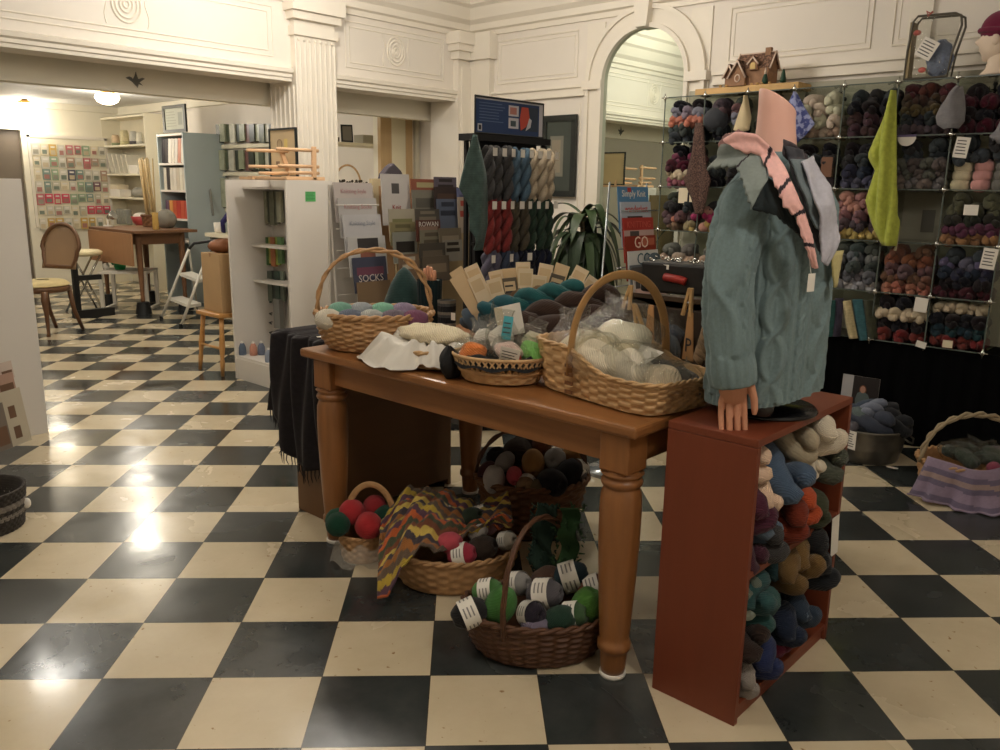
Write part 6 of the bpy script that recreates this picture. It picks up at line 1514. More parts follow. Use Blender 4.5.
def crf(u, v):
    # drapes from high at the back right over the left side to the floor
    x = -.26+.46*u; y = .12-.36*v+.05*sin(u*3)
    top = .235+.03*sin(u*5+1)+.012*sin(u*14+v*3); q = max(0, (-.02-y)/.16); left = max(0, (-.13-x)/.10)
    z = top-.08*min(1.3, q)**1.5*(1 if u < .6 else .4)-.105*min(1.15, left)**1.4+.009*sin(u*38+v*8)+.010*sin(v*24+u*6)+.004*sin(u*90+v*50)
    if u > .45 and v > .62: y += .10*(v-.62)/.38*((u-.45)/.55)*2.0; z += .03*(v-.62)*((u-.45)*4)
    return (x, y+.03, max(.04, z+.02))
mb = M(); mb.grid(crf, 110, 90, mf=lambda u, v: int((v*21+1.3*sin(u*6+v*2)+.45*sin(u*15+v*7)+.15*sin(u*37)) % 9))
o = obj('crochet_cover', mb, cro, None, True, solid=.006, loc=f1.location, rot=(0, 0, radians(-42))); tag(o, 'multicoloured wavy striped crochet cover draped over the floor basket under the table', 'blanket')

# small handled basket with red and green balls
f0 = thing('handled_basket', 'small cane basket of red and green wool by the far left table leg', 'basket', (.775, .745, 0), radians(-45))
basket(f0, .085, .075, .10, wick, flare=1.2, rows=7, nst=24, amp=.004, rim=.006)
mb = M(); mb.tube([(-.03+.115*(1-cos(pi*k/24))*.5*1.6-.03, .0, .09+.20*sin(pi*k/24)**.8) for k in range(25)], .012, 8, flat=(.25, 1)); obj('handle', mb, wick, f0, True)
gz = mat('gauze', (206, 198, 186), .7, alpha=.35)
mb = M(); mb.grid(lambda u, v: ((.095+.02*v+.012*sin(u*25))*cos(2*pi*u), (.085+.02*v+.010*sin(u*31))*sin(2*pi*u), .075-.07*v+.012*sin(u*44)), 60, 8, cu=True); obj('gauze_wrap', mb, gz, f0, True)
for i, (x, y, z, n, c, s) in enumerate(((.03, -.05, .15, 'red', (182, 40, 44), 1.0), (-.035, -.005, .185, 'red', (176, 38, 44), .95), (.045, .03, .19, 'dark red', (150, 34, 40), .9), (-.08, -.05, .155, 'dark green', (22, 66, 48), .9), (-.09, .0, .15, 'pine green', (26, 74, 52), .9), (.08, .0, .165, 'dark green', (24, 60, 44), .85))):
    inst(BALL[i % 3], 'yarn_ball', yarn('fb_%d' % i, c), place_local(f0, (x, y, z)), (i, .5*i, 0), s, f'{n} ball of wool in the small handled basket, {["front", "upper left", "upper right", "front left", "far left", "right"][i]}', 'yarn')
# rear wicker basket
f2 = thing('floor_basket', 'deep brown willow basket full of dark yarn balls at the back under the table', 'basket', (1.44, .49, .0), radians(-45))
basket(f2, .225, .19, .22, wickb, flare=1.3, rows=13, nst=32, amp=.007, rim=.011)
arch_handle(f2, (-.225, 0, .21), (.225, 0, .21), .22, wickd, r=.008, twist=3, strands=2)
BK = [(-.14, -.09, .25, 'white', (188, 182, 172), 1.05), (-.10, -.03, .30, 'grey', (136, 130, 128), .85), (-.05, .06, .31, 'dark brown', (56, 38, 32), 1.4), (-.03, -.12, .24, 'tan', (140, 108, 76), .95), (-.07, -.10, .27, 'rose', (170, 48, 86), .75), (.0, -.04, .30, 'ochre', (158, 112, 58), 1.1), (.06, -.12, .25, 'black', (30, 26, 34), 1.3), (.12, -.08, .27, 'black', (34, 28, 38), 1.2), (.16, -.03, .25, 'grey', (110, 106, 104), .8), (.08, -.02, .31, 'pale grey', (168, 162, 158), 1.05), (.15, .04, .30, 'ochre', (160, 118, 60), .9), (.04, .08, .33, 'copper brown', (108, 62, 38), 1.0), (-.12, .05, .27, 'black', (32, 30, 32), 1.2), (.12, .10, .30, 'cream', (176, 166, 148), .9), (.0, -.13, .23, 'khaki', (120, 104, 74), .9), (.17, .0, .26, 'brown', (96, 70, 54), .9), (-.02, .12, .32, 'dark brown', (66, 44, 34), 1.2), (-.16, -.03, .26, 'maroon', (80, 36, 40), .9)]
for i, (x, y, z, n, c, s) in enumerate(BK):
    lball(place_local(f2, (x*1.12, y*1.12, z-.01)), n, c, s*1.05, f'{n} ball in the deep rear floor basket, {["front left", "upper left", "topmost left", "front middle", "beside the white one", "centre", "front, largest black", "front right", "right rim", "upper middle", "upper right", "back, highest", "far left back", "back right", "lowest front", "right side", "back left", "left rim"][i]}', (i*.8, i*.5, i), i in (8, 13, 15, 3))
tag(obj('carton', M().b2(1.80, 2.1, -.40, -.12, 0, .32), mat('dark_carton', (40, 34, 30), .8), bev=.003), 'dark box on the floor behind the near table leg', 'box')
mb = M(); mb.ell((1.78, -.30, .42), (.12, .16, .10), None, 24, 14, 0, lambda t, a: 1+.1*sin(5*a+3*t)); tag(obj('wool_bundle', mb, mat('grey_fleece', (128, 120, 108), .95, 'yarn', var=.2), None, True), 'pale grey wool bundle on the dark box behind the near table leg', 'wool')

# ================================================================== LEFT FOREGROUND
lpn = thing('white_display_panel', 'tall white display unit end panel at the left edge', 'display unit', (.40, 3.25, 0))
obj('end_panel', M().b2(-1.3, .153, -.012, .012, 0, 1.365), mat('white_melamine', (214, 208, 200)), lpn, bev=.001)
obj('back_panel', M().b2(.13, .153, .012, .45, 0, 1.365), mat('white_melamine', (214, 208, 200)), lpn)
# greeting card rack in front of it
crk = thing('card_rack', 'wire card rack at the left edge, in front of the white display panel', 'rack', (-.05, 2.75, 0))
mb = M()
for z in (.30, .46, .60, .72):
    mb.tube([(-.35, -.05, z), (.14, -.05, z), (.20, .0, z+.01), (.18, .10, z)], .003, 6)
for x in (-.3, .0, .16): mb.tube([(x, .06, .05), (x, .02, .78)], .004, 6)
for x in (-.3, .15): mb.tube([(x, -.1, .0), (x, .06, .06), (x, .2, 0)], .006, 6)
obj('wire_frame', mb, chx, crk, True)
CK = [((2, 14), (362, 381), (196, 180, 168), 'pale pink card at the top of the card rack'), ((0, 16), (374, 396), (172, 140, 124), 'rose brown card in the second pocket of the card rack'), ((6, 22), (392, 420), (158, 146, 128), 'cream card with a brown sketch, tallest in the card rack'),
      ((10, 28), (390, 448), (186, 176, 156), 'large leaning cream card with dark figures at the front of the card rack'), ((0, 9), (404, 452), (120, 110, 100), 'grey card at the left edge of the card rack')]
for i, (xs, ys, c, lb) in enumerate(CK):
    Yv = 2.70-.03*i; a = onY(xs[0], ys[1], Yv); b = onY(xs[1], ys[0], Yv)
    tag(obj('greeting_card', panel_mb(a, (1, .25, .10), (-.08, .1, 1), (b.x-a.x)*1.05, b.z-a.z, .003, [(.3, .5, .6, .72, 1), (.35, .12, .65, .34, 1)] if i in (2, 3) else [(.1, .1, .9, .5, 1)]), [C_('card%d' % i, c), C_('cardp%d' % i, (110, 84, 66))]), lb, 'card')
# crocheted basket
cb = thing('crochet_basket', 'dark crocheted round bin with pale stripes and a white button tag at the left edge', 'basket', (-.115, 2.04, 0), 0)
def crb(u, v):
    a = 2*pi*u; r = .145+.02*v+.004*sin(40*a)*sin(v*40); return (r*cos(a), r*sin(a), .002+.165*v)
mb = M(); mb.grid(crb, 160, 48, cu=True, mf=lambda u, v: 1 if (.34 < v < .46 or .56 < v < .70) else 0)
mb.grid(lambda u, v: ((.160-.012*v)*cos(2*pi*u), (.160-.012*v)*sin(2*pi*u), .167-.14*v), 48, 6, cu=True)
mb.grid(lambda u, v: (.145*v*cos(2*pi*u), .145*v*sin(2*pi*u), .012), 32, 2, cu=True)
obj('crochet_body', mb, [mat('crochet_dark', (58, 52, 46), .95, 'knit', var=.3, scale=.5), mat('crochet_pale', (138, 130, 120), .95, 'knit', var=.3, scale=.5)], cb, True, solid=.006)
ab_ = onZ(27, 503, .085); dv = (Vector((ab_.x, ab_.y, 0))-Vector((-.115, 2.04, 0))).normalized()
mb = M(); mb.ell(Vector((0, 0, .085))+dv*.165, (.016, .016, .022), None, 12, 8); tag(obj('button', mb, white, cb, True), 'white round tag')

# ================================================================== CRAFT ROOM
YBK = 10.2
# pegboard with notions
pbm = mat('peg_cream', (234, 226, 202), .6)
py_ = YBK-.03; a = onY(38, 222, py_); b = onY(104, 141, py_)
pb_ = thing('notions_board', 'cream slatted display board covered in craft notions on the far wall', 'display board', ((a.x+b.x)/2, py_, 0)); hw = (b.x-a.x)/2; zt, zb2 = 1.90, .78
mb = M(); mb.b2(-hw, hw, -.01, .02, zb2, zt)
for k in range(14): mb.b2(-hw, hw, -.014, -.01, zb2+.08*k+.005, zb2+.08*k+.07)
obj('board', mb, pbm, pb_); obj('board_frame', M().b2(-hw-.03, -hw, -.02, .02, zb2, zt+.03).b2(hw, hw+.03, -.02, .02, zb2, zt+.03).b2(-hw-.03, hw+.03, -.02, .02, zt, zt+.04), trimp, pb_)
nc = [((226, 214, 188), 'cream'), ((206, 170, 96), 'amber'), ((150, 170, 140), 'sage green'), ((196, 116, 120), 'rose'), ((210, 204, 190), 'off-white'), ((128, 150, 140), 'grey green'), ((180, 150, 130), 'tan'), ((196, 190, 170), 'stone')]
row_c = [[4, 0, 1, 4, 3, 3, 2, 0, 4], [0, 4, 2, 4, 6, 4, 3, 6, 7], [0, 5, 2, 4, 0, 5, 4, 4, 6], [4, 5, 7, 0, 4, 2, 5, 6, 7], [3, 3, 3, 3, 2, 2, 5, 7, 0], [0, 4, 7, 4, 0, 7, 3, 3, 3], [4, 1, 1, 4, 0, 1, 1, 4, 0]]
for r in range(7):
    for k in range(9):
        c, nm = nc[row_c[r][k]]; x = pb_.location.x-hw+2*hw*(k+.5)/9; z = zt-.08-.155*r
        if r == 4 and k in (1, 2, 3): c, nm = (208, 70, 96), 'hot pink'
        if r == 5 and k in (6, 7, 8): c, nm = (204, 64, 92), 'hot pink'
        if r == 2 and k == 4: c, nm = (84, 84, 100), 'dark slate'
        if r == 3 and k == 7: c, nm = (110, 70, 84), 'plum'
        w_ = hw*2/9*rnd.uniform(.72, .95); h_ = rnd.uniform(.10, .145)
        o = obj('notion_pack', panel_mb((x-w_/2, py_-.03, z-h_), YM, UP, w_, h_, .012, [(.15, .1, .85, .5, 1), (.2, .7, .8, .85, 2)]), [C_('n_'+nm.replace(' ', '_'), c), C_('nd%d' % ((r+k) % 4), [(150, 146, 130), (120, 130, 116), (196, 180, 150), (170, 120, 110)][(r+k) % 4]), white])
        tag(o, f'{nm} notions pack, {["first","second","third","fourth","fifth","sixth","seventh","eighth","ninth"][k]} in row {r+1} of the craft board', 'pack', 'notions packs on the craft board')
# tall white bookcase
SX = 3.85; y1 = onX(102.5, 150, SX).y; y0 = onX(146, 150, SX).y
wb2 = thing('white_bookcase', 'tall white bookcase right of the craft notions board', 'bookcase', ((SX+UW)/2, (y0+y1)/2, 0)); hx_ = (UW-SX)/2-.004; hy_ = (y1-y0)/2; ztop = 2.20
creamw = mat('cream_lacquer', (228, 220, 196), .45, var=.01)
for s_ in (-1, 1): obj('side_panel', M().b2(-hx_, hx_, s_*hy_-.02*(s_ > 0), s_*hy_+.02*(s_ < 0), 0, ztop), creamw if s_ > 0 else creamw, wb2)
SHZ = [onX(125, yy, SX).z for yy in (145.5, 174.5, 198)]+[.78]
for z in SHZ+[ztop-.02]: obj('shelf', M().b2(-hx_, hx_-.01, -hy_+.02, hy_-.02, z-.012, z+.012), creamw, wb2)
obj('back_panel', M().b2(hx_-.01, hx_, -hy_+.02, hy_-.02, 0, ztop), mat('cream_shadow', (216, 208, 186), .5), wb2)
def onshelf(px, X_=SX+.08): return onX(px, 150, X_).y
for i, (px, w, h, c, lb) in enumerate(((107, .05, .15, (222, 202, 150), 'cream cone of yarn, leftmost on the top shelf of the white bookcase'), (115, .05, .14, (214, 184, 148), 'peach cone of yarn on the top shelf of the white bookcase'), (124, .055, .19, (220, 206, 160), 'tall cream cone of yarn on the top shelf of the white bookcase'), (133, .05, .17, (206, 202, 190), 'white and grey cone of yarn on the top shelf of the white bookcase'), (139, .04, .15, (226, 220, 200), 'white cone of yarn at the right end of the top shelf'))):
    t = thing('yarn_cone', lb, 'yarn', (SX+.1, onshelf(px), SHZ[0]+.013)); obj('yarn', M().lathe([(w, 0), (w*1.05, .01), (w*.98, h*.8), (w*.7, h)], 20), yarn('yc%d' % i, c), t, True); obj('yarn_base', M().lathe([(w*1.07, .0), (w*1.07, h*.25), (w*1.0, h*.27)], 20), yarn('ycb%d' % i, [(150, 160, 120), (140, 150, 112), (200, 190, 140), (96, 90, 92), (200, 196, 180)][i]), t, True)
for i in range(6):
    tag(obj('magazine_file', M().box((SX+.12, onshelf(108+4.5*i), SHZ[1]+.155-.008*i), (.20, .02, .27), rotm(-.32)), mat('file_white', (216, 210, 194), .5)), f'white leaning folder, {["first","second","third","fourth","fifth","sixth"][i]} from left on the second shelf of the white bookcase', 'folder', 'leaning folders')
tag(obj('small_box', M().b2(SX+.03, SX+.18, onshelf(140), onshelf(131), SHZ[1]+.013, SHZ[1]+.12), white), 'small white box at the right of the second bookcase shelf', 'box')
tag(obj('small_box', M().b2(SX+.03, SX+.18, onshelf(120), onshelf(108), SHZ[2]+.013, SHZ[2]+.11), white), 'white carton at the left of the third bookcase shelf', 'box')
tag(obj('small_box', M().b2(SX+.03, SX+.18, onshelf(118), onshelf(109), SHZ[2]+.112, SHZ[2]+.17), cream_paper), 'cream carton on top of the white one on the third shelf', 'box')
tag(obj('paper_heap', M().ell((SX+.12, onshelf(132), SHZ[2]+.07), (.08, .13, .065), None, 16, 10, 0, lambda t, a: 1+.12*sin(4*a)), mat('grey_paper', (160, 156, 146), .7), None, True), 'grey crumpled heap on the third bookcase shelf', 'heap')
t = thing('glass_jars', 'row of clear jars at the foot of the white bookcase', 'jar', (SX+.05, onshelf(121), .81)); 
for k in range(4): obj('jar', M().lathe([(.04, 0), (.045, .01), (.045, .18), (.03, .20)], 16, (0, .14-.09*k, 0)), mat('jar_grey', (150, 150, 140), .25, alpha=.7), t, True)
t = thing('red_bowl', 'red bowl with a white heap beside the clear jars', 'bowl', (SX+.05, onshelf(137.5), .81)); obj('bowl', M().lathe([(.06, 0), (.10, .05), (.12, .12), (.11, .12)], 24), mat('bowl_red', (170, 60, 60), .4), t, True); obj('heap', M().ell((0, 0, .12), (.09, .09, .05)), white, t, True)
# blue grey cabinet standing forward with books
CX = 3.60; c0, c1 = 7.47, 8.10
cab = thing('blue_grey_bookcase', 'pale blue grey bookcase full of binders beside the tall white bookcase', 'bookcase', ((CX+UW)/2-.01, (c0+c1)/2, 0)); hx2 = (UW-CX)/2-.012; hy2 = (c1-c0)/2
bgm = mat('blue_grey_paint', (176, 188, 190), .5, var=.02); zc = 1.91
obj('side_panel', M().b2(-hx2, hx2, -hy2, -hy2+.02, 0, zc), bgm, cab); obj('side_panel', M().b2(-hx2, hx2, hy2-.02, hy2, 0, zc), bgm, cab)
for z in (zc-.02, 1.57, 1.27, .95, .70): obj('shelf', M().b2(-hx2, hx2-.01, -hy2+.02, hy2-.02, z-.011, z+.011), white, cab)
obj('back_panel', M().b2(hx2-.01, hx2, -hy2+.02, hy2-.02, 0, zc), bgm, cab)
BKS = [(1.57, [(52, 48, 50), (60, 56, 56), (222, 216, 206), (214, 208, 196), (220, 214, 204), (206, 150, 130), (222, 218, 208)], .27), (1.27, [(214, 206, 190), (60, 54, 52), (216, 210, 196), (222, 216, 204), (210, 200, 182), (222, 216, 200), (214, 208, 194)], .25), (.95, [(110, 84, 104), (212, 150, 84), (202, 96, 64), (196, 70, 58), (206, 96, 70), (198, 84, 64)], .20)]
for r, (z, cs, hh) in enumerate(BKS):
    for k, c in enumerate(cs):
        yy = c1-.05-(c1-c0-.09)*(k+.5)/len(cs); w_ = (c1-c0-.09)/len(cs)*.88
        tag(obj('binder', M().box((CX+.14, yy, z+.012+hh/2), (.22, w_, hh), rotm(.16 if r == 0 else .03)), mat('bd_%d_%d_%d' % c, c, .5)), f'{"dark" if sum(c) < 300 else ("white" if sum(c) > 560 else "coloured")} book, {["first","second","third","fourth","fifth","sixth","seventh"][k]} from left on the {["top","second","third"][r]} shelf of the blue grey bookcase', 'book', 'books in the blue grey bookcase')
wf = thing('wall_picture', 'dark framed picture standing on the blue grey bookcase', 'picture', (CX+.10, (c0+c1)/2+.04, zc+.012)); 
mb = M(); 
for q in ((-.27, .27, 0, .035), (-.27, .27, .265, .30), (-.27, -.225, .035, .265), (.225, .27, .035, .265)): mb.b2(-.012, .012, *q)
obj('frame', mb, mat('dark_frame', (36, 40, 38)), wf); obj('print', panel_mb((0, .225, .035), XM, UP, .45, .23, .004, lines(.05, .6, .1, .9, 6, 1)+[(.68, .2, .9, .8, 1)]), [mat('print_pale', (150, 150, 134), .5), mat('print_line', (116, 118, 106), .5)], wf)
# bundle of long wooden sticks in a basket
sb = thing('stick_basket', 'wicker basket holding a bundle of long wooden needles before the blue grey bookcase', 'basket', (3.30, 7.72, .876)); basket(sb, .10, .13, .12, wickb, flare=1.15, rows=5, nst=20, amp=.006)
for i in range(16):
    x = rnd.uniform(-.05, .05); y = -.11+.22*i/15; ty = y*.9+rnd.uniform(-.07, .07)
    tag(obj('wooden_needle', M().tube([(3.30+x, 7.72+y*.7, .90), (3.28+x, 7.72+ty, 1.60+.03*rnd.random())], .008, 6), mat('needle_wood', (206, 180, 132), .5), None, True), f'long pale wooden needle, {["first","second","third","fourth","fifth","sixth","seventh","eighth","ninth","tenth","eleventh","twelfth","thirteenth","fourteenth","fifteenth","last"][i]} from right in the bundle', 'needle', 'long wooden needles in the basket')
tag(obj('grey_bag', M().ell((3.32, 7.42, .97), (.09, .15, .10), None, 20, 12, 0, lambda t, a: 1+.1*sin(5*a)), mat('grey_bag_cloth', (130, 126, 116), .8), None, True), 'grey bag slumped beside the bundle of wooden needles', 'bag')
# silver pole leaning on wall
tag(obj('silver_pole', M().tube([onX(204.5, 145, 4.05), onX(206, 160, 4.0), onX(213, 215, 3.8)], [.008, .014, .014], 8), mat('grey_plastic', (130, 130, 126)), None, True), 'grey pole leaning on the wall right of the blue grey bookcase', 'pole')
# needle racks on the wall
for r, (ya_, yb_, n, x0, x1) in enumerate(((124, 143, 14, 219, 288), (150, 171, 14, 218, 288), (178, 208, 2, 222, 229))):
    cs = [(58, 62, 52), (176, 180, 156), (84, 92, 72), (206, 204, 188), (64, 70, 60), (150, 156, 130), (120, 84, 80)]
    packs(x0, x1, ya_, yb_, n, UW-.05, cs, 'grey green needle packet, {} from left in the %s row on the craft room wall' % ["top", "middle", "lowest"][r], 'needle packets on the craft room wall', th=.03)
    zz = onX(250, yb_+3, UW-.03).z; a = onX(x0-2, yb_, UW-.03).y; b = onX(x1+2, yb_, UW-.03).y
    tag(obj('rack_rail', M().b2(UW-.06, UW-.002, b, a, zz-.02, zz+.02), creamw), f'white rail under the {["top", "middle", "lowest"][r]} row of needle packets', 'rail')
# counter
kc = thing('white_counter', 'white topped counter with open shelf below, right of the brown desk', 'counter', (3.62, 6.9, 0))
obj('counter_top', M().b2(-.10, .45, -1.2, .06, .80, .84), creamw, kc)
for y in (-1.15, .02): obj('side_panel', M().b2(-.05, .45, y-.02, y+.02, 0, .80), mat('grey_panel', (120, 122, 116), .6), kc)
obj('low_shelf', M().b2(-.04, .45, -1.12, .0, .42, .45), creamw, kc); obj('back_panel', M().b2(.42, .45, -1.12, .0, .0, .80), mat('grey_panel', (120, 122, 116)), kc)
for i, (y, c, h, lb) in enumerate(((5.95, (60, 52, 40), .2, 'dark brown box on the floor under the white counter'), (6.40, (110, 90, 60), .16, 'olive brown box on the floor under the white counter'), (6.72, (90, 74, 52), .2, 'brown box at the left under the white counter'))):
    tag(obj('storage_box', M().b2(3.62, 3.95, y-.14, y+.14, 0, h+.05), mat('sb%d' % i, c, .7)), lb, 'box')
t = thing('white_pot', 'small white pot with clippers on the white counter', 'pot', (3.62, 6.82, .841)); obj('pot', M().lathe([(.04, 0), (.055, .02), (.06, .11), (.052, .11), (.045, .03)], 20), white, t, True)
t = thing('blue_bag', 'dark blue and white bag heaped on the white counter', 'bag', (3.66, 6.52, .841)); 
obj('bag_body', M().ell((0, -.02, .09), (.10, .15, .11), None, 24, 12, 0, lambda q, a: 1+.1*sin(4*a)), mat('pale_blue_cloth', (176, 190, 196), .8), t, True); obj('flap', M().tube([(-.09, .13, .02), (-.11, .10, .12), (-.1, .0, .20), (-.08, -.14, .21)], .035, 10, flat=(1, .6)), mat('indigo_cloth', (48, 42, 96), .8), t, True)
obj('yellow_tip', M().lathe([(.03, .0), (.02, .06), (.004, .10)], 12, (-.10, -.05, .06)), mat('pale_yellow', (222, 224, 160), .6), t, True)
# brown gate-leg desk on black risers
desk = thing('drop_leaf_desk', 'brown drop-leaf desk standing on black bed risers in the craft room', 'desk', (3.0, 7.6, 0))
dkw = lambda ax: mat('desk_wood_'+ax.lower(), (124, 88, 62), .45, 'wood', axis=ax, var=.1)
dz = .875
D4 = [Vector((2.76, 8.12, dz)), Vector((2.76, 6.98, dz)), Vector((3.45, 6.98, dz)), Vector((3.45, 8.12, dz))]
poly = [(p.x-3.0, p.y-7.6) for p in D4]
obj('desktop', M().prism(poly, (0, 0, dz-.03), (1, 0, 0), (0, 1, 0), .03), dkw('X'), desk, bev=.004)
L0, L1 = Vector((poly[0][0], poly[0][1], dz)), Vector((poly[1][0], poly[1][1], dz)); u_ = (L1-L0)
obj('drop_leaf', M().prism([(.04, -.36), (u_.length-.03, -.36), (u_.length-.03, -.03), (.04, -.03)], L0+Vector((-.01, -.01, 0)), u_.normalized(), (0, 0, 1), .02), mat('leaf_wood', (168, 124, 88), .45, 'wood', axis='Z', var=.08), desk)
legp = [(.018, .0), (.024, .02), (.02, .06), (.03, .3), (.034, .5), (.026, .55), (.036, .6)]
lgs = [Vector((2.86, 8.0, 0)), Vector((2.86, 7.12, 0)), Vector((3.33, 7.12, 0)), Vector((3.33, 8.0, 0))]
for k, p in enumerate(lgs):
    obj('leg', M().lathe([(r, .12+z*1.2) for r, z in legp], 16, (p.x-3.0, p.y-7.6, 0)), dkw('Z'), desk, True)
    tag(obj('bed_riser', M().lathe([(.085, 0), (.082, .01), (.062, .12), (.055, .125)], 4 if 0 else 24, (0, 0, 0)), blk2, None, loc=(p.x, p.y, 0)), f'black plastic riser under the {["left", "front", "right", "rear"][k]} leg of the brown desk', 'riser')
obj('apron', M().b2(-.17, .36, -.50, .43, dz-.15, dz-.03), dkw('X'), desk)
t = thing('desk_lamp', 'small silver clip lamp on the left end of the brown desk', 'lamp', Vector((2.92, 7.98, dz+.001))); obj('lamp_shade', M().lathe([(.015, 0), (.03, .02), (.055, .09), (.05, .09)], 20, (0, 0, 0), R=rotm(1.1, 0, .6)), chrome, t, True, loc=(0, 0, .09)); obj('lamp_base', M().lathe([(.05, 0), (.05, .012), (.01, .015), (.008, .09)], 20), white, t, True)
t = thing('glass_vase', 'amber glass jar standing on the brown desk', 'jar', Vector((3.05, 7.10, dz+.001))); obj('jar', M().lathe([(.03, 0), (.035, .01), (.03, .14), (.036, .18)], 20), mat('amber', (206, 170, 96), .2, alpha=.7), t, True)
# small white table with green thing on it
wt = thing('side_table', 'small white square side table under the brown desk', 'table', (2.93, 7.58, 0)); wt.rotation_euler.z = radians(-40)
obj('tabletop', M().b2(-.25, .25, -.22, .22, .40, .43), white, wt, bev=.002)
for sx in (-1, 1):
    for sy in (-1, 1): obj('leg', M().b2(sx*.23-.018, sx*.23+.018, sy*.20-.018, sy*.20+.018, .02, .40), white, wt)
    obj('foot_rail', M().b2(sx*.23-.018, sx*.23+.018, -.218, .218, 0, .03), white, wt)
t = thing('green_pot', 'small bright green watering pot on the white side table', 'pot', (2.86, 7.62, .431)); obj('pot', M().lathe([(.05, 0), (.06, .03), (.06, .10), (.05, .13)], 20), mat('emerald', (24, 150, 84), .4), t, True); obj('spout', M().tube([(-.05, .05, .05), (-.08, .09, .11)], .010, 8), mat('emerald', (24, 150, 84)), t, True)
tag(obj('white_ball', M().ell((0, 0, .035), (.035, .035, .035)), white, None, True, loc=(2.75, 7.72, .431)), 'small white ball left of the green pot', 'ball')
# folding stool + black stand
fs = thing('folding_stool', 'folding stool with cream round seat and chrome legs left of the desk', 'stool', onZ(88, 312, 0)); p = fs.location.copy()
obj('seat', M().lathe([(.16, .60), (.19, .61), (.195, .64), (.16, .66), (.05, .665)], 28), mat('cream_vinyl', (226, 212, 170), .4), fs, True)
for s_ in (-1, 1): obj('leg', M().tube([(.14*s_, -.1, .60), (-.02*s_, -.05, .3), (-.16*s_, .0, .0)], .011, 8), chrome, fs, True); obj('leg', M().tube([(.14*s_, .1, .60), (-.02*s_, .12, .3), (-.16*s_, .16, .0)], .011, 8), chrome, fs, True)
bst = thing('black_stand', 'black pedestal stand behind the cane back chair', 'stand', onZ(79, 318, 0)); obj('post', M().b2(-.025, .025, -.025, .025, .0, .82), blk2, bst); obj('foot', M().b2(-.05, .35, -.04, .04, 0, .08), blk2, bst); obj('arm', M().b2(0, .25, -.03, .03, .38, .43), blk2, bst)
# oval backed dining chair(s)
chw = mat('chair_wood', (108, 76, 52), .4, 'wood', axis='Z', var=.1); cane = mat('cane_back', (150, 122, 94), .6); seatf = mat('seat_cream', (206, 188, 140), .8)
def chair(loc, rz, label):
    t = thing('dining_chair', label, 'chair', loc, rz)
    obj('seat', M().grid(lambda u, v: ((.20+.035*min(1, 1.2))*(.25+.75*v**.5)*cos(2*pi*u)*1.0, .21*(.25+.75*v**.5)*sin(2*pi*u), .49-.045*v**3), 36, 8, cu=True).ell((0, 0, .445), (.225, .205, .04), None, 28, 8), seatf, t, True)
    obj('seat_rail', M().lathe([(.20, .385), (.222, .39), (.225, .43), (.21, .44)], 28, sy=.95), chw, t, True)
    for sx in (-1, 1):
        obj('leg', M().tube([(.15, sx*.15, .40), (.165, sx*.16, .33), (.155, sx*.155, .2), (.15, sx*.15, .04), (.16, sx*.155, .0)], [.026, .032, .020, .014, .018], 10), chw, t, True)
        obj('leg', M().tube([(-.16, sx*.13, .42), (-.19, sx*.14, .2), (-.27, sx*.15, .0)], [.022, .02, .016], 10), chw, t, True)
    pts = []
    for k in range(29):
        a = -pi*.22+(pi*1.44)*k/28; pts.append((-.20-.10*(.5+.5*sin(a)), .205*cos(a)*(1.0 if sin(a) > 0 else .9), .74+.235*sin(a)*(1.0)+(.0)))
    obj('back_frame', M().tube(pts+[], .019, 8, closed=True), chw, t, True)
    obj('back_pad', M().grid(lambda u, v: (-.205-.10*(.5+.45*(2*v-1)), .185*(2*u-1)*sqrt(max(0, 1-(max(0, 2*v-1))**2*.85)), .57+.385*v), 10, 12), cane, t, True, solid=.008)
    return t
chair((1.70, 6.53, 0), radians(-152), 'oval cane backed wooden chair with cream seat, fully visible beside the white panel')
chair((1.12, 6.45, 0), radians(-120), 'second cane backed chair half hidden behind the white panel')
# step ladder
sl = thing('step_ladder', 'white folding step ladder with black handle beside the counter', 'step ladder', (2.80, 6.3, 0)); wa = mat('white_tube', (222, 218, 208), .35)
def wp(px, py, X_=None, z=None):
    q = onX(px, py, X_); return (q.x-2.80, q.y-6.3, q.z)
F1, F2 = onZ(161.5, 319, 0), onZ(181, 327, 0); F1 = Vector((F1.x-2.8, F1.y-6.3, .01)); F2 = Vector((F2.x-2.8, F2.y-6.3, .01)); T1 = Vector(wp(189, 249, 3.05)); T2 = Vector(wp(207, 256, 3.0))
obj('rail', M().tube([F1, T1], .014, 8), wa, sl, True); obj('rail', M().tube([F2, T2], .014, 8), wa, sl, True)
for t_ in (.30, .66): 
    p, q = F1.lerp(T1, t_), F2.lerp(T2, t_); n_ = Vector((.16, .06, 0)); obj('step', M().add([p, q, q+n_, p+n_, p-Vector((0, 0, .03)), q-Vector((0, 0, .03)), q+n_-Vector((0, 0, .03)), p+n_-Vector((0, 0, .03))], [(0, 1, 2, 3), (7, 6, 5, 4), (0, 4, 5, 1), (1, 5, 6, 2), (2, 6, 7, 3), (3, 7, 4, 0)]), wa, sl)
B1, B2 = F1+Vector((.55, .30, 0)), F2+Vector((.55, .30, 0))
obj('rear_leg', M().tube([B1, T1], .011, 8), wa, sl, True); obj('rear_leg', M().tube([B2, T2], .011, 8), wa, sl, True)
tp = [T1, T1.lerp(T2, .1)+Vector((.05, .02, .06)), T1.lerp(T2, .6)+Vector((.22, .1, .11)), T2+Vector((.15, .08, .08)), T2]; obj('handle', M().tube(tp, .014, 8), blk2, sl, True)
for q in (F1, F2): obj('foot', M().lathe([(.018, 0), (.018, .03)], 12, (q.x, q.y, 0)), blk2, sl)
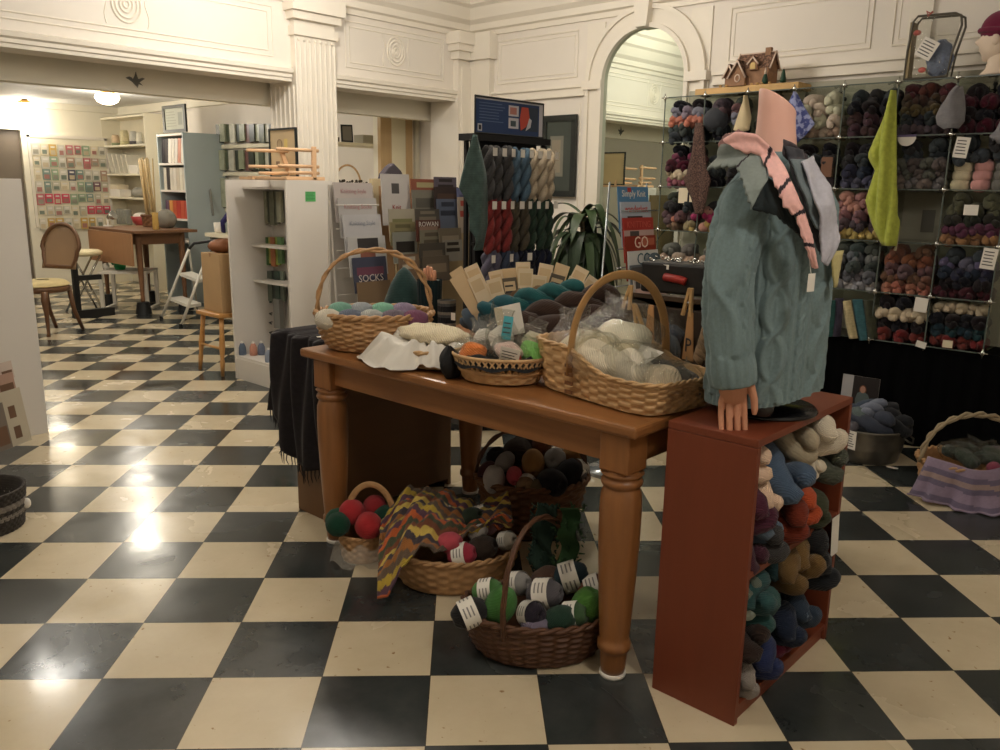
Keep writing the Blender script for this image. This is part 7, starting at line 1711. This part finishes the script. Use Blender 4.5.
# pine stool with carton and brown bag
s1, s2 = onZ(206, 371, 0), onZ(229, 377, 0); sc_ = Vector(((s1.x+s2.x)/2+.15, (s1.y+s2.y)/2+.06, 0))
ps = thing('pine_stool', 'turned pine stool left of the white shelf unit, carrying a carton', 'stool', sc_); pinew = mat('stool_pine', (190, 140, 82), .4, 'wood', axis='Z', var=.12); sh_ = .45
obj('seat', M().b2(-.17, .17, -.17, .17, sh_-.03, sh_), pinew, ps, bev=.008)
for sx in (-1, 1):
    for sy in (-1, 1):
        tt = [(0, .0), (.25, .25), (.3, .3), (.5, .5), (.75, .75), (1, 1)]
        rs = [.012, .018, .013, .022, .016, .018]
        obj('leg', M().tube([(sx*(.165-.035*a), sy*(.165-.035*a), a*(sh_-.03)) for a, b in tt], rs, 10), pinew, ps, True)
    obj('stretcher', M().tube([(sx*.155, -.15, .2), (sx*.155, .15, .2)], .010, 8), pinew, ps, True)
ct = thing('carton', 'brown cardboard carton standing on the pine stool', 'box', (sc_.x, sc_.y, sh_+.001)); obj('box_body', M().b2(-.12, .15, -.13, .13, 0, .42), mat('cardboard', (178, 146, 106), .75), ct, bev=.003); obj('tape', M().b2(-.121, .151, -.01, .01, .395, .422), mat('tape_tan', (150, 112, 74), .5), ct)
tag(obj('brown_bag', M().ell((0, 0, .045), (.11, .10, .05), None, 18, 10, 0, lambda q, a: 1+.1*sin(5*a)), mat('leather_brown', (140, 88, 56), .6), None, True, loc=(sc_.x, sc_.y, sh_+.424)), 'brown leather bag lying on the carton', 'bag')
# decal bird on the bulkhead
bp = onY(135, 81, VW+.30)
bird = M(); prof_ = [(-.09, .02), (-.055, .035), (-.035, .03), (-.02, .015), (.0, .05), (.012, .085), (.02, .05), (.03, .02), (.07, .035), (.095, .03), (.06, .005), (.04, -.01), (.07, -.035), (.03, -.025), (.02, -.06), (-.005, -.035), (-.03, -.01), (-.06, .008)]
bird.prism([(a*.66, b*.66) for a, b in prof_], (bp.x, bp.y-.001, bp.z), YM, UP, .004)
tag(obj('bird_decal', bird, mat('bird_grey', (104, 104, 96), .6)), 'small dark grey flying bird cut-out on the white bulkhead', 'decoration')
